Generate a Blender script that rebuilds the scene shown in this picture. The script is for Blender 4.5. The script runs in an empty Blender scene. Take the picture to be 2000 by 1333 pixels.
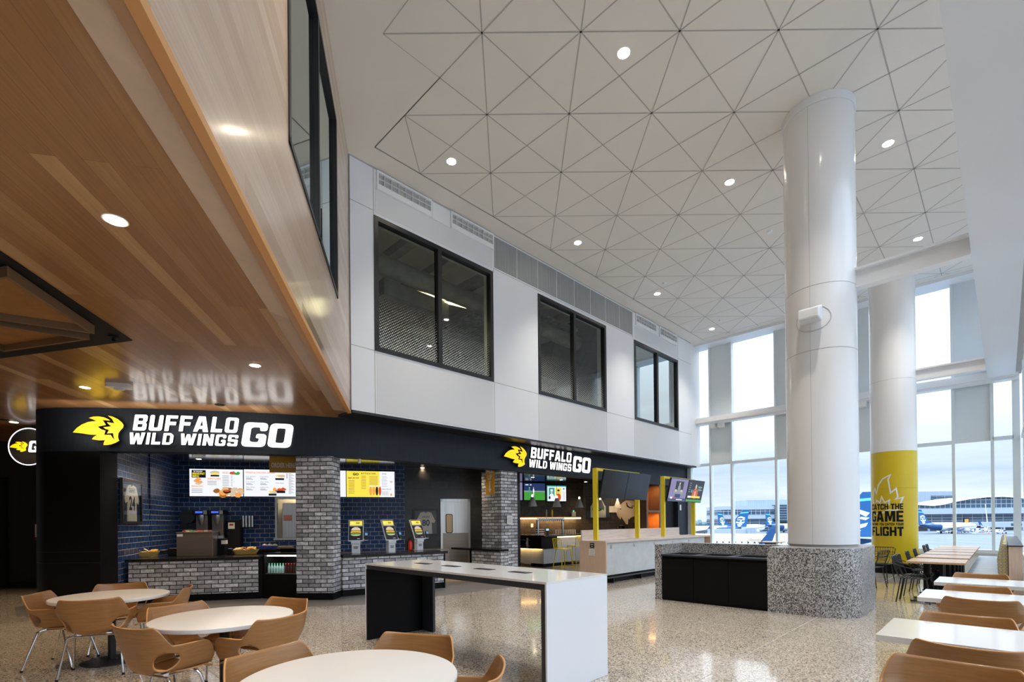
import bpy, bmesh, math, random
from mathutils import Vector, Matrix
from mathutils.geometry import tessellate_polygon
sc = bpy.context.scene
col = sc.collection
random.seed(7)
PI = math.pi
Q = math.sqrt(.5)

# ------------------------------------------------------------------ camera
F_PX, CY, PITCH, ROLL, EYE = 962.58, 1016.737, .0040505, -.0097963, 1.52
cp, sp, cr, sr = math.cos(PITCH), math.sin(PITCH), math.cos(ROLL), math.sin(ROLL)
RC = Matrix(((cr, 0, sr), (0, 1, 0), (-sr, 0, cr))) @ Matrix(((1, 0, 0), (0, cp, sp), (0, -sp, cp)))
cam_d = bpy.data.cameras.new('camera')
cam = bpy.data.objects.new('camera', cam_d)
col.objects.link(cam)
cam_d.sensor_width = 36
cam_d.lens = F_PX / 2000 * 36
cam_d.shift_y = (CY - 666.5) / 2000
cam_d.clip_start, cam_d.clip_end = .05, 2000
r0, r1, r2 = RC.row[0], RC.row[1], RC.row[2]
cam.matrix_world = Matrix(((r0[0], r2[0], -r1[0], 0), (r0[1], r2[1], -r1[1], 0), (r0[2], r2[2], -r1[2], EYE), (0, 0, 0, 1)))
sc.camera = cam


def ray(u, v):
    return RC.transposed() @ Vector(((u - 1000) / F_PX, 1, (CY - v) / F_PX))


def on_z(u, v, z):
    d = ray(u, v)
    return Vector((0, 0, EYE)) + d * ((z - EYE) / d.z)


def on_y(u, v, y):
    d = ray(u, v)
    return Vector((0, 0, EYE)) + d * (y / d.y)


def on_pl(u, v, nx, ny, k):
    d = ray(u, v)
    return Vector((0, 0, EYE)) + d * (k / (nx * d.x + ny * d.y))


def W(s, t, z=0):          # hall frame: s runs along the white wall, t across it
    return Vector(((s + t) * Q, (s - t) * Q, z))


# ------------------------------------------------------------------ world, exposure
sc.view_settings.view_transform = 'Standard'
sc.view_settings.look = 'None'
sc.view_settings.gamma = 1
sc.view_settings.use_curve_mapping = False
sc.view_settings.exposure = 0.0
sc.cycles.max_bounces = 10
sc.cycles.diffuse_bounces = 6
sc.cycles.transparent_max_bounces = 16
sc.cycles.sample_clamp_indirect = 6
world = bpy.data.worlds.new('sky')
sc.world = world
world.use_nodes = True
wn = world.node_tree
wn.nodes.clear()


def nd(nt, typ, **kw):
    n = nt.nodes.new(typ)
    for k, v in kw.items():
        if k.startswith('_'):
            setattr(n, k[1:], v)
        else:
            n.inputs[k.replace('__', ' ')].default_value = v
    return n


wo = nd(wn, 'ShaderNodeOutputWorld')
wb = nd(wn, 'ShaderNodeBackground')
tc = nd(wn, 'ShaderNodeTexCoord')
sep = nd(wn, 'ShaderNodeSeparateXYZ')
wn.links.new(tc.outputs['Generated'], sep.inputs[0])
ramp = nd(wn, 'ShaderNodeValToRGB')
el = ramp.color_ramp.elements
el[0].position, el[0].color = 0.0, (.66, .74, .82, 1)
el[1].position, el[1].color = 1.0, (3.8, 4.7, 6.0, 1)
for p_, c_ in ((.03, (.70, .78, .86)), (.075, (.48, .60, .74)), (.12, (.66, .76, .87)), (.2, (.92, .97, 1.04)), (.42, (1.5, 1.68, 1.95)), (.6, (2.7, 3.3, 4.2))):
    e_ = el.new(p_)
    e_.color = (*c_, 1)
mp = nd(wn, 'ShaderNodeMapping')
mp.inputs['Scale'].default_value = (2.2, 2.2, 13)
wn.links.new(tc.outputs['Generated'], mp.inputs[0])
nz = nd(wn, 'ShaderNodeTexNoise', Scale=1.3, Detail=5.0, Roughness=.55)
wn.links.new(mp.outputs[0], nz.inputs['Vector'])
ma = nd(wn, 'ShaderNodeMath', _operation='MULTIPLY_ADD')
ma.inputs[1].default_value = .16
wn.links.new(nz.outputs['Fac'], ma.inputs[0])
ad = nd(wn, 'ShaderNodeMath', _operation='SUBTRACT')
wn.links.new(sep.outputs['Z'], ad.inputs[0])
ad.inputs[1].default_value = .08
wn.links.new(ad.outputs[0], ma.inputs[2])
wn.links.new(ma.outputs[0], ramp.inputs['Fac'])
wn.links.new(ramp.outputs['Color'], wb.inputs['Color'])
wb.inputs['Strength'].default_value = 1.35
wn.links.new(wb.outputs[0], wo.inputs[0])


def lamp(name, kind, loc, energy, color, rot=(0, 0, 0), **kw):
    d = bpy.data.lights.new(name, kind)
    d.energy, d.color = energy, color
    for k, v in kw.items():
        setattr(d, k, v)
    o = bpy.data.objects.new(name, d)
    o.location, o.rotation_euler = loc, rot
    col.objects.link(o)
    return o




# ------------------------------------------------------------------ materials
def mat(name, color=(.8, .8, .8), rough=.5, metal=0, emis=None, es=1, coat=0, spec=.5, noise=0, nscale=8, stretch=(1, 1, 1), bump=0):
    m = bpy.data.materials.new(name)
    m.use_nodes = True
    nt = m.node_tree
    b = nt.nodes['Principled BSDF']
    b.inputs['Base Color'].default_value = (*color, 1)
    b.inputs['Roughness'].default_value = rough
    b.inputs['Metallic'].default_value = metal
    b.inputs['Specular IOR Level'].default_value = spec
    b.inputs['Coat Weight'].default_value = coat
    b.inputs['Coat Roughness'].default_value = .06
    if emis:
        b.inputs['Emission Color'].default_value = (*emis, 1)
        b.inputs['Emission Strength'].default_value = es
    if noise or bump:
        t = nd(nt, 'ShaderNodeTexCoord')
        mpn = nd(nt, 'ShaderNodeMapping')
        mpn.inputs['Scale'].default_value = stretch
        nt.links.new(t.outputs['Object'], mpn.inputs[0])
        n = nd(nt, 'ShaderNodeTexNoise', Scale=nscale, Detail=4.0, Roughness=.6)
        nt.links.new(mpn.outputs[0], n.inputs['Vector'])
        if noise:
            r = nd(nt, 'ShaderNodeMapRange')
            r.inputs['From Min'].default_value = .3
            r.inputs['From Max'].default_value = .7
            r.inputs['To Min'].default_value = 1 - noise
            r.inputs['To Max'].default_value = 1 + noise
            nt.links.new(n.outputs['Fac'], r.inputs['Value'])
            mx = nd(nt, 'ShaderNodeVectorMath', _operation='SCALE')
            mx.inputs[0].default_value = color
            nt.links.new(r.outputs[0], mx.inputs['Scale'])
            nt.links.new(mx.outputs[0], b.inputs['Base Color'])
        if bump:
            bp = nd(nt, 'ShaderNodeBump', Strength=bump, Distance=.01)
            nt.links.new(n.outputs['Fac'], bp.inputs['Height'])
            nt.links.new(bp.outputs[0], b.inputs['Normal'])
    return m


def brick_mat(name, c1, c2, mortar, bw, bh, ms, rough=.8, grain=.25, gscale=20, gstretch=(1, 1, 1), bump=.3, axes='xy+z', coat=0, offset=.5, spec=.5, squash=1, pw=1):
    """axes: 'xy+z' for upright faces (x+y, z), 'x,y' for horizontal faces."""
    m = bpy.data.materials.new(name)
    m.use_nodes = True
    nt = m.node_tree
    L = nt.links.new
    b = nt.nodes['Principled BSDF']
    t = nd(nt, 'ShaderNodeTexCoord')
    s = nd(nt, 'ShaderNodeSeparateXYZ')
    L(t.outputs['Object'], s.inputs[0])
    c = nd(nt, 'ShaderNodeCombineXYZ')
    if axes == 'xy+z':
        a = nd(nt, 'ShaderNodeMath', _operation='ADD')
        L(s.outputs[0], a.inputs[0])
        L(s.outputs[1], a.inputs[1])
        L(a.outputs[0], c.inputs[0])
        L(s.outputs[2], c.inputs[1])
    else:
        L(s.outputs[0], c.inputs[0])
        L(s.outputs[1], c.inputs[1])
    br = nd(nt, 'ShaderNodeTexBrick', Scale=1.0)
    br.offset = offset
    br.squash = squash
    br.inputs['Color1'].default_value = (0, 0, 0, 1)
    br.inputs['Color2'].default_value = (1, 1, 1, 1)
    br.inputs['Mortar'].default_value = (.5, .5, .5, 1)
    br.inputs['Brick Width'].default_value = bw
    br.inputs['Row Height'].default_value = bh
    br.inputs['Mortar Size'].default_value = ms
    br.inputs['Mortar Smooth'].default_value = .1
    br.inputs['Bias'].default_value = 0
    L(c.outputs[0], br.inputs['Vector'])
    mix = nd(nt, 'ShaderNodeMix', _data_type='RGBA')
    mix.inputs[6].default_value = (*c1, 1)
    mix.inputs[7].default_value = (*c2, 1)
    pwn = nd(nt, 'ShaderNodeMath', _operation='POWER')
    pwn.inputs[1].default_value = pw
    L(br.outputs['Color'], pwn.inputs[0])
    L(pwn.outputs[0], mix.inputs[0])
    mpn = nd(nt, 'ShaderNodeMapping')
    mpn.inputs['Scale'].default_value = gstretch
    L(c.outputs[0], mpn.inputs[0])
    # shift grain per board
    n = nd(nt, 'ShaderNodeTexNoise', Scale=gscale, Detail=6.0, Roughness=.65)
    addv = nd(nt, 'ShaderNodeVectorMath', _operation='ADD')
    sc_ = nd(nt, 'ShaderNodeVectorMath', _operation='SCALE')
    L(br.outputs['Color'], sc_.inputs[0])
    sc_.inputs['Scale'].default_value = 40
    L(mpn.outputs[0], addv.inputs[0])
    L(sc_.outputs[0], addv.inputs[1])
    L(addv.outputs[0], n.inputs['Vector'])
    r = nd(nt, 'ShaderNodeMapRange')
    r.inputs['From Min'].default_value = .3
    r.inputs['From Max'].default_value = .7
    r.inputs['To Min'].default_value = 1 - grain
    r.inputs['To Max'].default_value = 1 + grain
    L(n.outputs['Fac'], r.inputs['Value'])
    mx = nd(nt, 'ShaderNodeVectorMath', _operation='SCALE')
    L(mix.outputs[2], mx.inputs[0])
    L(r.outputs[0], mx.inputs['Scale'])
    m2 = nd(nt, 'ShaderNodeMix', _data_type='RGBA')
    L(mx.outputs[0], m2.inputs[6])
    m2.inputs[7].default_value = (*mortar, 1)
    L(br.outputs['Fac'], m2.inputs[0])
    L(m2.outputs[2], b.inputs['Base Color'])
    b.inputs['Roughness'].default_value = rough
    b.inputs['Coat Weight'].default_value = coat
    b.inputs['Coat Roughness'].default_value = .12
    b.inputs['Specular IOR Level'].default_value = spec
    if bump:
        iv = nd(nt, 'ShaderNodeMath', _operation='SUBTRACT')
        iv.inputs[0].default_value = 1
        L(br.outputs['Fac'], iv.inputs[1])
        bp = nd(nt, 'ShaderNodeBump', Strength=bump, Distance=.008)
        L(iv.outputs[0], bp.inputs['Height'])
        L(bp.outputs[0], b.inputs['Normal'])
    return m


def speckle_mat(name, base, chips, scale, rough, coat=0, bump=0, amount=.5):
    m = bpy.data.materials.new(name)
    m.use_nodes = True
    nt = m.node_tree
    L = nt.links.new
    b = nt.nodes['Principled BSDF']
    t = nd(nt, 'ShaderNodeTexCoord')
    v = nd(nt, 'ShaderNodeTexVoronoi', Scale=scale, Randomness=1.0)
    L(t.outputs['Object'], v.inputs['Vector'])
    s = nd(nt, 'ShaderNodeSeparateColor')
    L(v.outputs['Color'], s.inputs[0])
    r = nd(nt, 'ShaderNodeValToRGB')
    r.color_ramp.interpolation = 'CONSTANT'
    e = r.color_ramp.elements
    e[0].position, e[0].color = 0, (*base, 1)
    e[1].position, e[1].color = amount, (*chips[0], 1)
    w = (1 - amount) / len(chips)
    for i, cc in enumerate(chips[1:], 1):
        x = e.new(amount + w * i)
        x.color = (*cc, 1)
    L(s.outputs[0], r.inputs['Fac'])
    n = nd(nt, 'ShaderNodeTexNoise', Scale=.8, Detail=2.0)
    L(t.outputs['Object'], n.inputs['Vector'])
    mr = nd(nt, 'ShaderNodeMapRange')
    mr.inputs['To Min'].default_value = .88
    mr.inputs['To Max'].default_value = 1.1
    L(n.outputs['Fac'], mr.inputs['Value'])
    mx = nd(nt, 'ShaderNodeVectorMath', _operation='SCALE')
    L(r.outputs['Color'], mx.inputs[0])
    L(mr.outputs[0], mx.inputs['Scale'])
    L(mx.outputs[0], b.inputs['Base Color'])
    b.inputs['Roughness'].default_value = rough
    b.inputs['Coat Weight'].default_value = coat
    b.inputs['Coat Roughness'].default_value = .05
    return m


def glass_mat(name, tint=(.9, .95, .96), refl=(.9, .95, 1.0), base=.05, rough=.0, frit=None):
    m = bpy.data.materials.new(name)
    m.use_nodes = True
    nt = m.node_tree
    nt.nodes.clear()
    L = nt.links.new
    o = nd(nt, 'ShaderNodeOutputMaterial')
    tr = nd(nt, 'ShaderNodeBsdfTransparent', Color=(*tint, 1))
    gl = nd(nt, 'ShaderNodeBsdfGlossy', Color=(*refl, 1), Roughness=rough)
    fr = nd(nt, 'ShaderNodeLayerWeight', Blend=.25)
    ma_ = nd(nt, 'ShaderNodeMath', _operation='MULTIPLY_ADD')
    ma_.inputs[1].default_value = .8
    ma_.inputs[2].default_value = base
    L(fr.outputs['Fresnel'], ma_.inputs[0])
    ma_.use_clamp = True
    mx = nd(nt, 'ShaderNodeMixShader')
    L(ma_.outputs[0], mx.inputs[0])
    L(tr.outputs[0], mx.inputs[1])
    L(gl.outputs[0], mx.inputs[2])
    out = mx
    if frit:
        t = nd(nt, 'ShaderNodeTexCoord')
        s = nd(nt, 'ShaderNodeSeparateXYZ')
        L(t.outputs['Object'], s.inputs[0])
        vm = nd(nt, 'ShaderNodeTexVoronoi', Scale=1 / .045, Randomness=0.0)
        mp2 = nd(nt, 'ShaderNodeMapping')
        mp2.inputs['Rotation'].default_value = (0, math.radians(35), 0)
        L(t.outputs['Object'], mp2.inputs[0])
        L(mp2.outputs[0], vm.inputs['Vector'])
        lt = nd(nt, 'ShaderNodeMath', _operation='LESS_THAN')
        L(vm.outputs['Distance'], lt.inputs[0])
        zr = nd(nt, 'ShaderNodeMapRange')
        zr.inputs['From Min'].default_value = frit[0]
        zr.inputs['From Max'].default_value = frit[1]
        zr.inputs['To Min'].default_value = .42
        zr.inputs['To Max'].default_value = .0
        L(s.outputs[2], zr.inputs['Value'])
        L(zr.outputs[0], lt.inputs[1])
        df = nd(nt, 'ShaderNodeBsdfDiffuse', Color=(.55, .57, .5, 1))
        m3 = nd(nt, 'ShaderNodeMixShader')
        L(lt.outputs[0], m3.inputs[0])
        L(mx.outputs[0], m3.inputs[1])
        L(df.outputs[0], m3.inputs[2])
        out = m3
    L(out.outputs[0], o.inputs[0])
    return m


M = {}
M['ceiling'] = mat('ceiling_white', (.80, .755, .685), .75, noise=.015, nscale=.5)
M['groove'] = mat('groove_grey', (.45, .43, .40), .8)
M['white_wall'] = mat('white_panel', (.78, .80, .83), .38, noise=.015, nscale=.4)
M['white_perf'] = mat('perforated_white', (.68, .69, .70), .5, noise=.03, nscale=90)
M['grey_metal'] = mat('perforated_grey', (.30, .31, .31), .55, metal=.2, noise=.12, nscale=30, stretch=(1, 1, .05))
M['white_paint'] = mat('white_paint', (.82, .83, .84), .35)
M['column_white'] = mat('column_white', (.82, .82, .82), .25, coat=.25)
M['yellow_wrap'] = mat('yellow_wrap', (.64, .47, .006), .35, coat=.1)
M['black_frame'] = mat('black_frame', (.012, .012, .014), .4)
M['fascia'] = mat('dark_blue_wood', (.011, .017, .026), .55, spec=.3, noise=.28, nscale=7, stretch=(8, 8, .35))
M['black_matte'] = mat('matte_black', (.007, .007, .008), .6, spec=.2)
M['black_gloss'] = mat('black_gloss', (.012, .013, .015), .12, noise=.2, nscale=1.5)
M['black_laminate'] = mat('black_laminate', (.004, .004, .0045), .5, spec=.15)
M['charcoal'] = mat('charcoal', (.028, .033, .042), .4)
M['stone_top'] = mat('dark_stone_top', (.014, .012, .012), .18, noise=.4, nscale=60)
M['white_quartz'] = mat('white_quartz', (.80, .79, .77), .16, coat=.3)
M['white_lam'] = mat('white_laminate', (.82, .80, .76), .35)
M['white_side'] = mat('white_side', (.80, .82, .85), .35)
M['mullion'] = mat('mullion_grey', (.70, .75, .77), .4)
M['shade_panel'] = mat('spandrel_panel', (.70, .75, .77), .55, noise=.03, nscale=.6)
M['chrome'] = mat('chrome', (.75, .76, .78), .12, metal=1)
M['steel'] = mat('brushed_steel', (.55, .54, .52), .3, metal=1, noise=.1, nscale=14, stretch=(1, 1, .05))
M['steel_dark'] = mat('brown_steel', (.26, .22, .19), .35, metal=.8, noise=.08, nscale=20, stretch=(.05, 1, 1))
M['rubber'] = mat('black_rubber', (.01, .01, .01), .7)
M['yellow_metal'] = mat('yellow_metal', (.85, .66, .03), .35)
M['concrete'] = mat('pale_concrete', (.52, .56, .58), .6, noise=.08, nscale=3)
M['pale_wood'] = mat('pale_wood', (.62, .46, .34), .5, noise=.1, nscale=6, stretch=(9, 9, .6))
M['pale_wood_pink'] = mat('pale_pink_wood', (.66, .56, .50), .5, noise=.12, nscale=4, stretch=(.6, .6, 8))
M['orange_wood'] = mat('orange_wood', (.55, .22, .05), .5, noise=.1, nscale=6, stretch=(5, 5, .4))
M['brown_wood'] = mat('brown_wood', (.17, .09, .05), .5, noise=.1, nscale=6, stretch=(5, 5, .4))
M['chair_wood'] = mat('chair_oak', (.34, .16, .05), .32, noise=.16, nscale=5, stretch=(1.2, 1.2, 18), coat=.25)
M['chair_edge'] = mat('chair_ply_edge', (.62, .31, .11), .4)
M['table_wood'] = mat('table_wood', (.52, .33, .18), .35, noise=.15, nscale=6, stretch=(1, 14, 1), coat=.2)
M['table_edge'] = mat('table_wood_edge', (.42, .24, .13), .5)
M['black_wire'] = mat('black_wire', (.012, .012, .013), .35)
M['vinyl'] = mat('blue_grey_vinyl', (.34, .40, .45), .4)
M['glow_white'] = mat('sign_white', (.3, .3, .3), .5, emis=(1, .985, .96), es=1.7)
M['glow_yellow'] = mat('sign_yellow', (.2, .13, .005), .5, emis=(1, .60, .0), es=1.25)
M['glow_rim'] = mat('sign_rim', (1, 1, 1), .5, emis=(.8, .78, 1), es=1.3)
M['lamp_glow'] = mat('lamp_glow', (1, 1, 1), .5, emis=(1, .87, .68), es=22)
M['lamp_glow_soft'] = mat('lamp_glow_soft', (1, 1, 1), .5, emis=(1, .82, .58), es=5)
M['led_warm'] = mat('led_warm', (1, 1, 1), .5, emis=(1, .55, .16), es=9)
M['tube_glow'] = mat('tube_glow', (1, 1, 1), .5, emis=(1, .82, .5), es=7)
M['lamp_trim'] = mat('lamp_trim', (.75, .74, .72), .4)
M['shade_grey'] = mat('pendant_grey', (.45, .44, .42), .5)
M['wall_dark'] = mat('dark_wall', (.016, .014, .012), .6, noise=.15, nscale=3, stretch=(6, 6, .3))
M['room_dark'] = mat('unfinished_room', (.10, .105, .085), .8, noise=.35, nscale=1.2)
M['duct'] = mat('duct', (.22, .22, .19), .5, noise=.3, nscale=3)
M['foil'] = mat('foil_insulation', (.35, .38, .42), .3, metal=.7, noise=.5, nscale=6)
M['rear_wall'] = mat('rear_wall', (.42, .38, .34), .7)
M['brick'] = brick_mat('whitewashed_brick', (.26, .26, .27), (.74, .74, .76), (.035, .035, .038), .25, .084, .0085, rough=.8, grain=.45, gscale=14, gstretch=(1, 1.6, 1), bump=.5)
M['tile_blue'] = brick_mat('blue_tile', (.006, .028, .11), (.012, .05, .17), (.55, .50, .42), .235, .1175, .0038, rough=.3, grain=.25, gscale=5, bump=.3, coat=.0, spec=.3)
M['tile_black'] = brick_mat('black_tile', (.012, .011, .010), (.03, .027, .023), (.007, .006, .006), .5, .25, .004, rough=.3, grain=.4, gscale=8, bump=.2)
M['tile_bar'] = brick_mat('bar_tile', (.035, .028, .02), (.065, .052, .038), (.012, .010, .008), .36, .36, .006, rough=.4, grain=.5, gscale=9, bump=.3, offset=.37)
M['soffit'] = brick_mat('wood_soffit', (.31, .15, .058), (.60, .38, .19), (.19, .09, .035), 3.1, .135, .0016, pw=5, rough=.30, grain=.15, gscale=3, gstretch=(.5, 16, 1), bump=.03, axes='x,y', coat=.35, offset=.37)
M['wood_face'] = brick_mat('wood_facade', (.48, .345, .24), (.63, .50, .385), (.38, .26, .17), 3.3, .16, .0012, pw=1.6, rough=.28, grain=.12, gscale=3, gstretch=(.45, 14, 1), bump=.03, coat=.3, offset=.37)
M['terrazzo'] = speckle_mat('terrazzo', (.53, .455, .36), [(.65, .58, .48), (.17, .14, .11), (.40, .33, .25), (.74, .69, .60)], 88, .11, coat=.4, amount=.36)
M['granite'] = speckle_mat('speckled_granite', (.42, .41, .40), [(.04, .04, .04), (.62, .62, .61), (.10, .10, .10), (.30, .29, .28)], 80, .35, amount=.33)
M['grey_tile'] = brick_mat('grey_floor_tile', (.16, .15, .145), (.20, .19, .18), (.09, .085, .08), 1.2, .6, .004, rough=.3, grain=.12, gscale=2, bump=.05, axes='x,y')
M['floor_tan'] = mat('tan_floor', (.42, .33, .2), .35)
M['glass_day'] = glass_mat('window_glass', (.97, .99, 1.0), base=.0)
M['glass_in'] = glass_mat('interior_glass', (.62, .66, .58), base=.07)
M['glass_frit'] = glass_mat('frit_glass', (.62, .66, .56), base=.06, frit=(4.9, 6.5))
M['glass_wood'] = glass_mat('reflective_glass', (.30, .36, .34), refl=(.72, .80, .80), base=.55)
M['glass_pic'] = glass_mat('picture_glass', (.95, .97, .97), base=.0)
M['tray_rim'] = mat('tray_rim_wood', (.17, .095, .045), .5)
M['glass_clear'] = glass_mat('clear_glass', (.95, .97, .97), base=.05)


def emit(name, c, s=1.0):
    return mat(name, (.02, .02, .02), .4, emis=c, es=s)


def flat(name, c, rough=.5, **kw):
    return mat(name, c, rough, **kw)


SW = emit('screen_white', (.93, .95, 1.0), 1.0)
SY = emit('screen_yellow', (1, .80, .08), 1.0)
SO = emit('screen_orange', (1, .38, .08), .95)
SR = emit('screen_red', (.85, .10, .03), .8)
SK = emit('screen_black', (.01, .01, .015), .6)
SG = emit('screen_green', (.07, .42, .05), .8)
SB = emit('screen_blue', (.02, .05, .16), .8)
SGY = emit('screen_grey', (.35, .36, .42), .8)
SP = emit('screen_purple', (.30, .26, .48), .8)
SN = emit('screen_brown', (.42, .16, .03), .8)
ST = emit('screen_teal', (.05, .45, .38), .8)
SL = emit('screen_light', (.75, .62, .42), .9)
SD = mat('screen_off', (.012, .016, .022), .22)


# ------------------------------------------------------------------ mesh helpers
class MB:
    def __init__(self):
        self.v, self.f, self.m = [], [], []

    def add(self, vs, fs, mi=0):
        o = len(self.v)
        self.v += [tuple(x) for x in vs]
        self.f += [tuple(i + o for i in f) for f in fs]
        self.m += [mi] * len(fs)
        return self

    def box(self, x0, x1, y0, y1, z0, z1, mi=0):
        vs = [(x, y, z) for z in (z0, z1) for y in (y0, y1) for x in (x0, x1)]
        return self.add(vs, [(0, 2, 3, 1), (4, 5, 7, 6), (0, 1, 5, 4), (2, 6, 7, 3), (0, 4, 6, 2), (1, 3, 7, 5)], mi)

    def quad(self, a, b, c, d, mi=0):
        return self.add([a, b, c, d], [(0, 1, 2, 3)], mi)

    def prism(self, poly, z0, z1, mi=0, side=None):
        """extrude an xy polygon (any simple shape) from z0 to z1"""
        n = len(poly)
        ar = sum(poly[i][0] * poly[(i + 1) % n][1] - poly[(i + 1) % n][0] * poly[i][1] for i in range(n))
        if ar < 0:
            poly = poly[::-1]
        tri = tessellate_polygon([[Vector((p[0], p[1], 0)) for p in poly]])
        vs = [(p[0], p[1], z0) for p in poly] + [(p[0], p[1], z1) for p in poly]
        fs = []
        for t in tri:
            a = [poly[i] for i in t]
            cr_ = (a[1][0] - a[0][0]) * (a[2][1] - a[0][1]) - (a[1][1] - a[0][1]) * (a[2][0] - a[0][0])
            t = tuple(t) if cr_ > 0 else tuple(t)[::-1]
            fs.append(t[::-1])
            fs.append(tuple(i + n for i in t))
        self.add(vs, fs, mi)
        self.add(vs, [(i, (i + 1) % n, (i + 1) % n + n, i + n) for i in range(n)], mi if side is None else side)
        return self

    def tube(self, pts, r, n=8, mi=0, closed=False, cap=True):
        pts = [Vector(p) for p in pts]
        k = len(pts)
        rings = []
        prev = None
        for i, p in enumerate(pts):
            if closed:
                d = (pts[(i + 1) % k] - pts[i - 1]).normalized()
            else:
                d = (pts[min(i + 1, k - 1)] - pts[max(i - 1, 0)]).normalized()
            if prev is None:
                a = d.orthogonal().normalized()
            else:
                a = (prev - d * prev.dot(d))
                a = a.normalized() if a.length > 1e-6 else d.orthogonal().normalized()
            prev = a
            b = d.cross(a)
            rr = r[i] if isinstance(r, (list, tuple)) else r
            rings.append([p + (a * math.cos(2 * PI * j / n) + b * math.sin(2 * PI * j / n)) * rr for j in range(n)])
        vs = [q for rg in rings for q in rg]
        fs = []
        for i in range(k if closed else k - 1):
            i2 = (i + 1) % k
            for j in range(n):
                j2 = (j + 1) % n
                fs.append((i * n + j, i * n + j2, i2 * n + j2, i2 * n + j))
        if cap and not closed:
            fs.append(tuple(range(n))[::-1])
            fs.append(tuple((k - 1) * n + j for j in range(n)))
        return self.add(vs, fs, mi)

    def lathe(self, prof, c=(0, 0, 0), n=32, mi=0, axis='z'):
        vs, fs = [], []
        for (r, z) in prof:
            for j in range(n):
                a = 2 * PI * j / n
                p = (r * math.cos(a), r * math.sin(a), z)
                if axis == 'x':
                    p = (z, p[0], p[1])
                elif axis == 'y':
                    p = (p[0], z, p[1])
                vs.append((c[0] + p[0], c[1] + p[1], c[2] + p[2]))
        for i in range(len(prof) - 1):
            for j in range(n):
                j2 = (j + 1) % n
                fs.append((i * n + j, i * n + j2, (i + 1) * n + j2, (i + 1) * n + j))
        shut = prof[0] == prof[-1]
        if prof[0][0] > 1e-5 and not shut:
            fs.append(tuple(range(n))[::-1])
        if prof[-1][0] > 1e-5 and not shut:
            fs.append(tuple((len(prof) - 1) * n + j for j in range(n)))
        return self.add(vs, fs, mi)

    def rbox(self, x0, x1, y0, y1, z0, z1, r=.02, n=4, mi=0):
        """box with rounded vertical edges"""
        poly = []
        for (cx, cy, a0) in ((x1 - r, y1 - r, 0), (x0 + r, y1 - r, 90), (x0 + r, y0 + r, 180), (x1 - r, y0 + r, 270)):
            for i in range(n + 1):
                a = math.radians(a0 + 90 * i / n)
                poly.append((cx + r * math.cos(a), cy + r * math.sin(a)))
        return self.prism(poly, z0, z1, mi)

    def xf(self, mtx):
        self.v = [tuple(mtx @ Vector(p)) for p in self.v]
        return self

    def build(self, name, mats, parent=None, smooth=False, loc=None, rot=None, bevel=0, sharp=40):
        me = bpy.data.meshes.new(name)
        me.from_pydata(self.v, [], self.f)
        if not isinstance(mats, (list, tuple)):
            mats = [mats]
        for m_ in mats:
            me.materials.append(m_)
        for p, mi in zip(me.polygons, self.m):
            p.material_index = mi
            p.use_smooth = smooth
        me.update()
        if smooth:
            me.set_sharp_from_angle(angle=math.radians(sharp))
        o = bpy.data.objects.new(name, me)
        col.objects.link(o)
        if parent:
            o.parent = parent
        if loc is not None:
            o.location = loc
        if rot is not None:
            o.rotation_euler = rot if isinstance(rot, tuple) else (0, 0, rot)
        if bevel:
            md = o.modifiers.new('bevel', 'BEVEL')
            md.width, md.segments, md.limit_method = bevel, 2, 'ANGLE'
            md.angle_limit = math.radians(50)
        return o


def tag(o, label=None, cat=None, group=None, kind=None):
    if label:
        o['label'] = label
    if cat:
        o['category'] = cat
    if group:
        o['group'] = group
    if kind:
        o['kind'] = kind
    return o


def struct(o):
    o['kind'] = 'structure'
    return o


def thing(name, label, cat, loc=(0, 0, 0), rz=0, group=None):
    o = bpy.data.objects.new(name, None)
    o.empty_display_size = .1
    col.objects.link(o)
    o.location = loc
    o.rotation_euler = (0, 0, rz)
    return tag(o, label, cat, group)


def kids(o):
    return [c for c in bpy.data.objects if c.parent == o]


def dup(root, loc, rz, label, group=None):
    def cp_(o, par):
        c = o.copy()
        col.objects.link(c)
        if par:
            c.parent = par
        for ch in kids_of.get(o.name, []):
            cp_(ch, c)
        return c
    kids_of = {}
    for c in bpy.data.objects:
        if c.parent:
            kids_of.setdefault(c.parent.name, []).append(c)
    r = cp_(root, None)
    r.location = loc
    r.rotation_euler = (0, 0, rz)
    r['label'] = label
    if group:
        r['group'] = group
    return r


def text_mb(s, size, bold=0.0, shear=0.0, sx=1.0, spacing=1.0, extrude=0.0, align='LEFT', width=None):
    """lettering in the xy plane, baseline at y=0, as an MB (so it can be moved or wrapped)"""
    cu = bpy.data.curves.new('t', 'FONT')
    cu.body = s
    cu.size = size
    cu.offset = bold
    cu.shear = shear
    cu.space_character = spacing
    cu.extrude = extrude
    cu.align_x = align
    cu.resolution_u = 3
    ob = bpy.data.objects.new('t', cu)
    col.objects.link(ob)
    dg = bpy.context.evaluated_depsgraph_get()
    me = bpy.data.meshes.new_from_object(ob.evaluated_get(dg))
    b = MB()
    b.v = [(v.co.x * sx, v.co.y, v.co.z) for v in me.vertices]
    b.f = [tuple(p.vertices) for p in me.polygons]
    b.m = [0] * len(b.f)
    bpy.data.objects.remove(ob)
    bpy.data.curves.remove(cu)
    bpy.data.meshes.remove(me)
    if width:
        x0 = min(v[0] for v in b.v)
        x1 = max(v[0] for v in b.v)
        k = width / (x1 - x0)
        b.v = [((v[0] - x0) * k, v[1], v[2]) for v in b.v]
    return b


def merge(dst, src, mtx=None, mi=None):
    o = len(dst.v)
    dst.v += [tuple(mtx @ Vector(p)) if mtx else p for p in src.v]
    dst.f += [tuple(i + o for i in f) for f in src.f]
    dst.m += src.m if mi is None else [mi] * len(src.f)
    return dst


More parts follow.
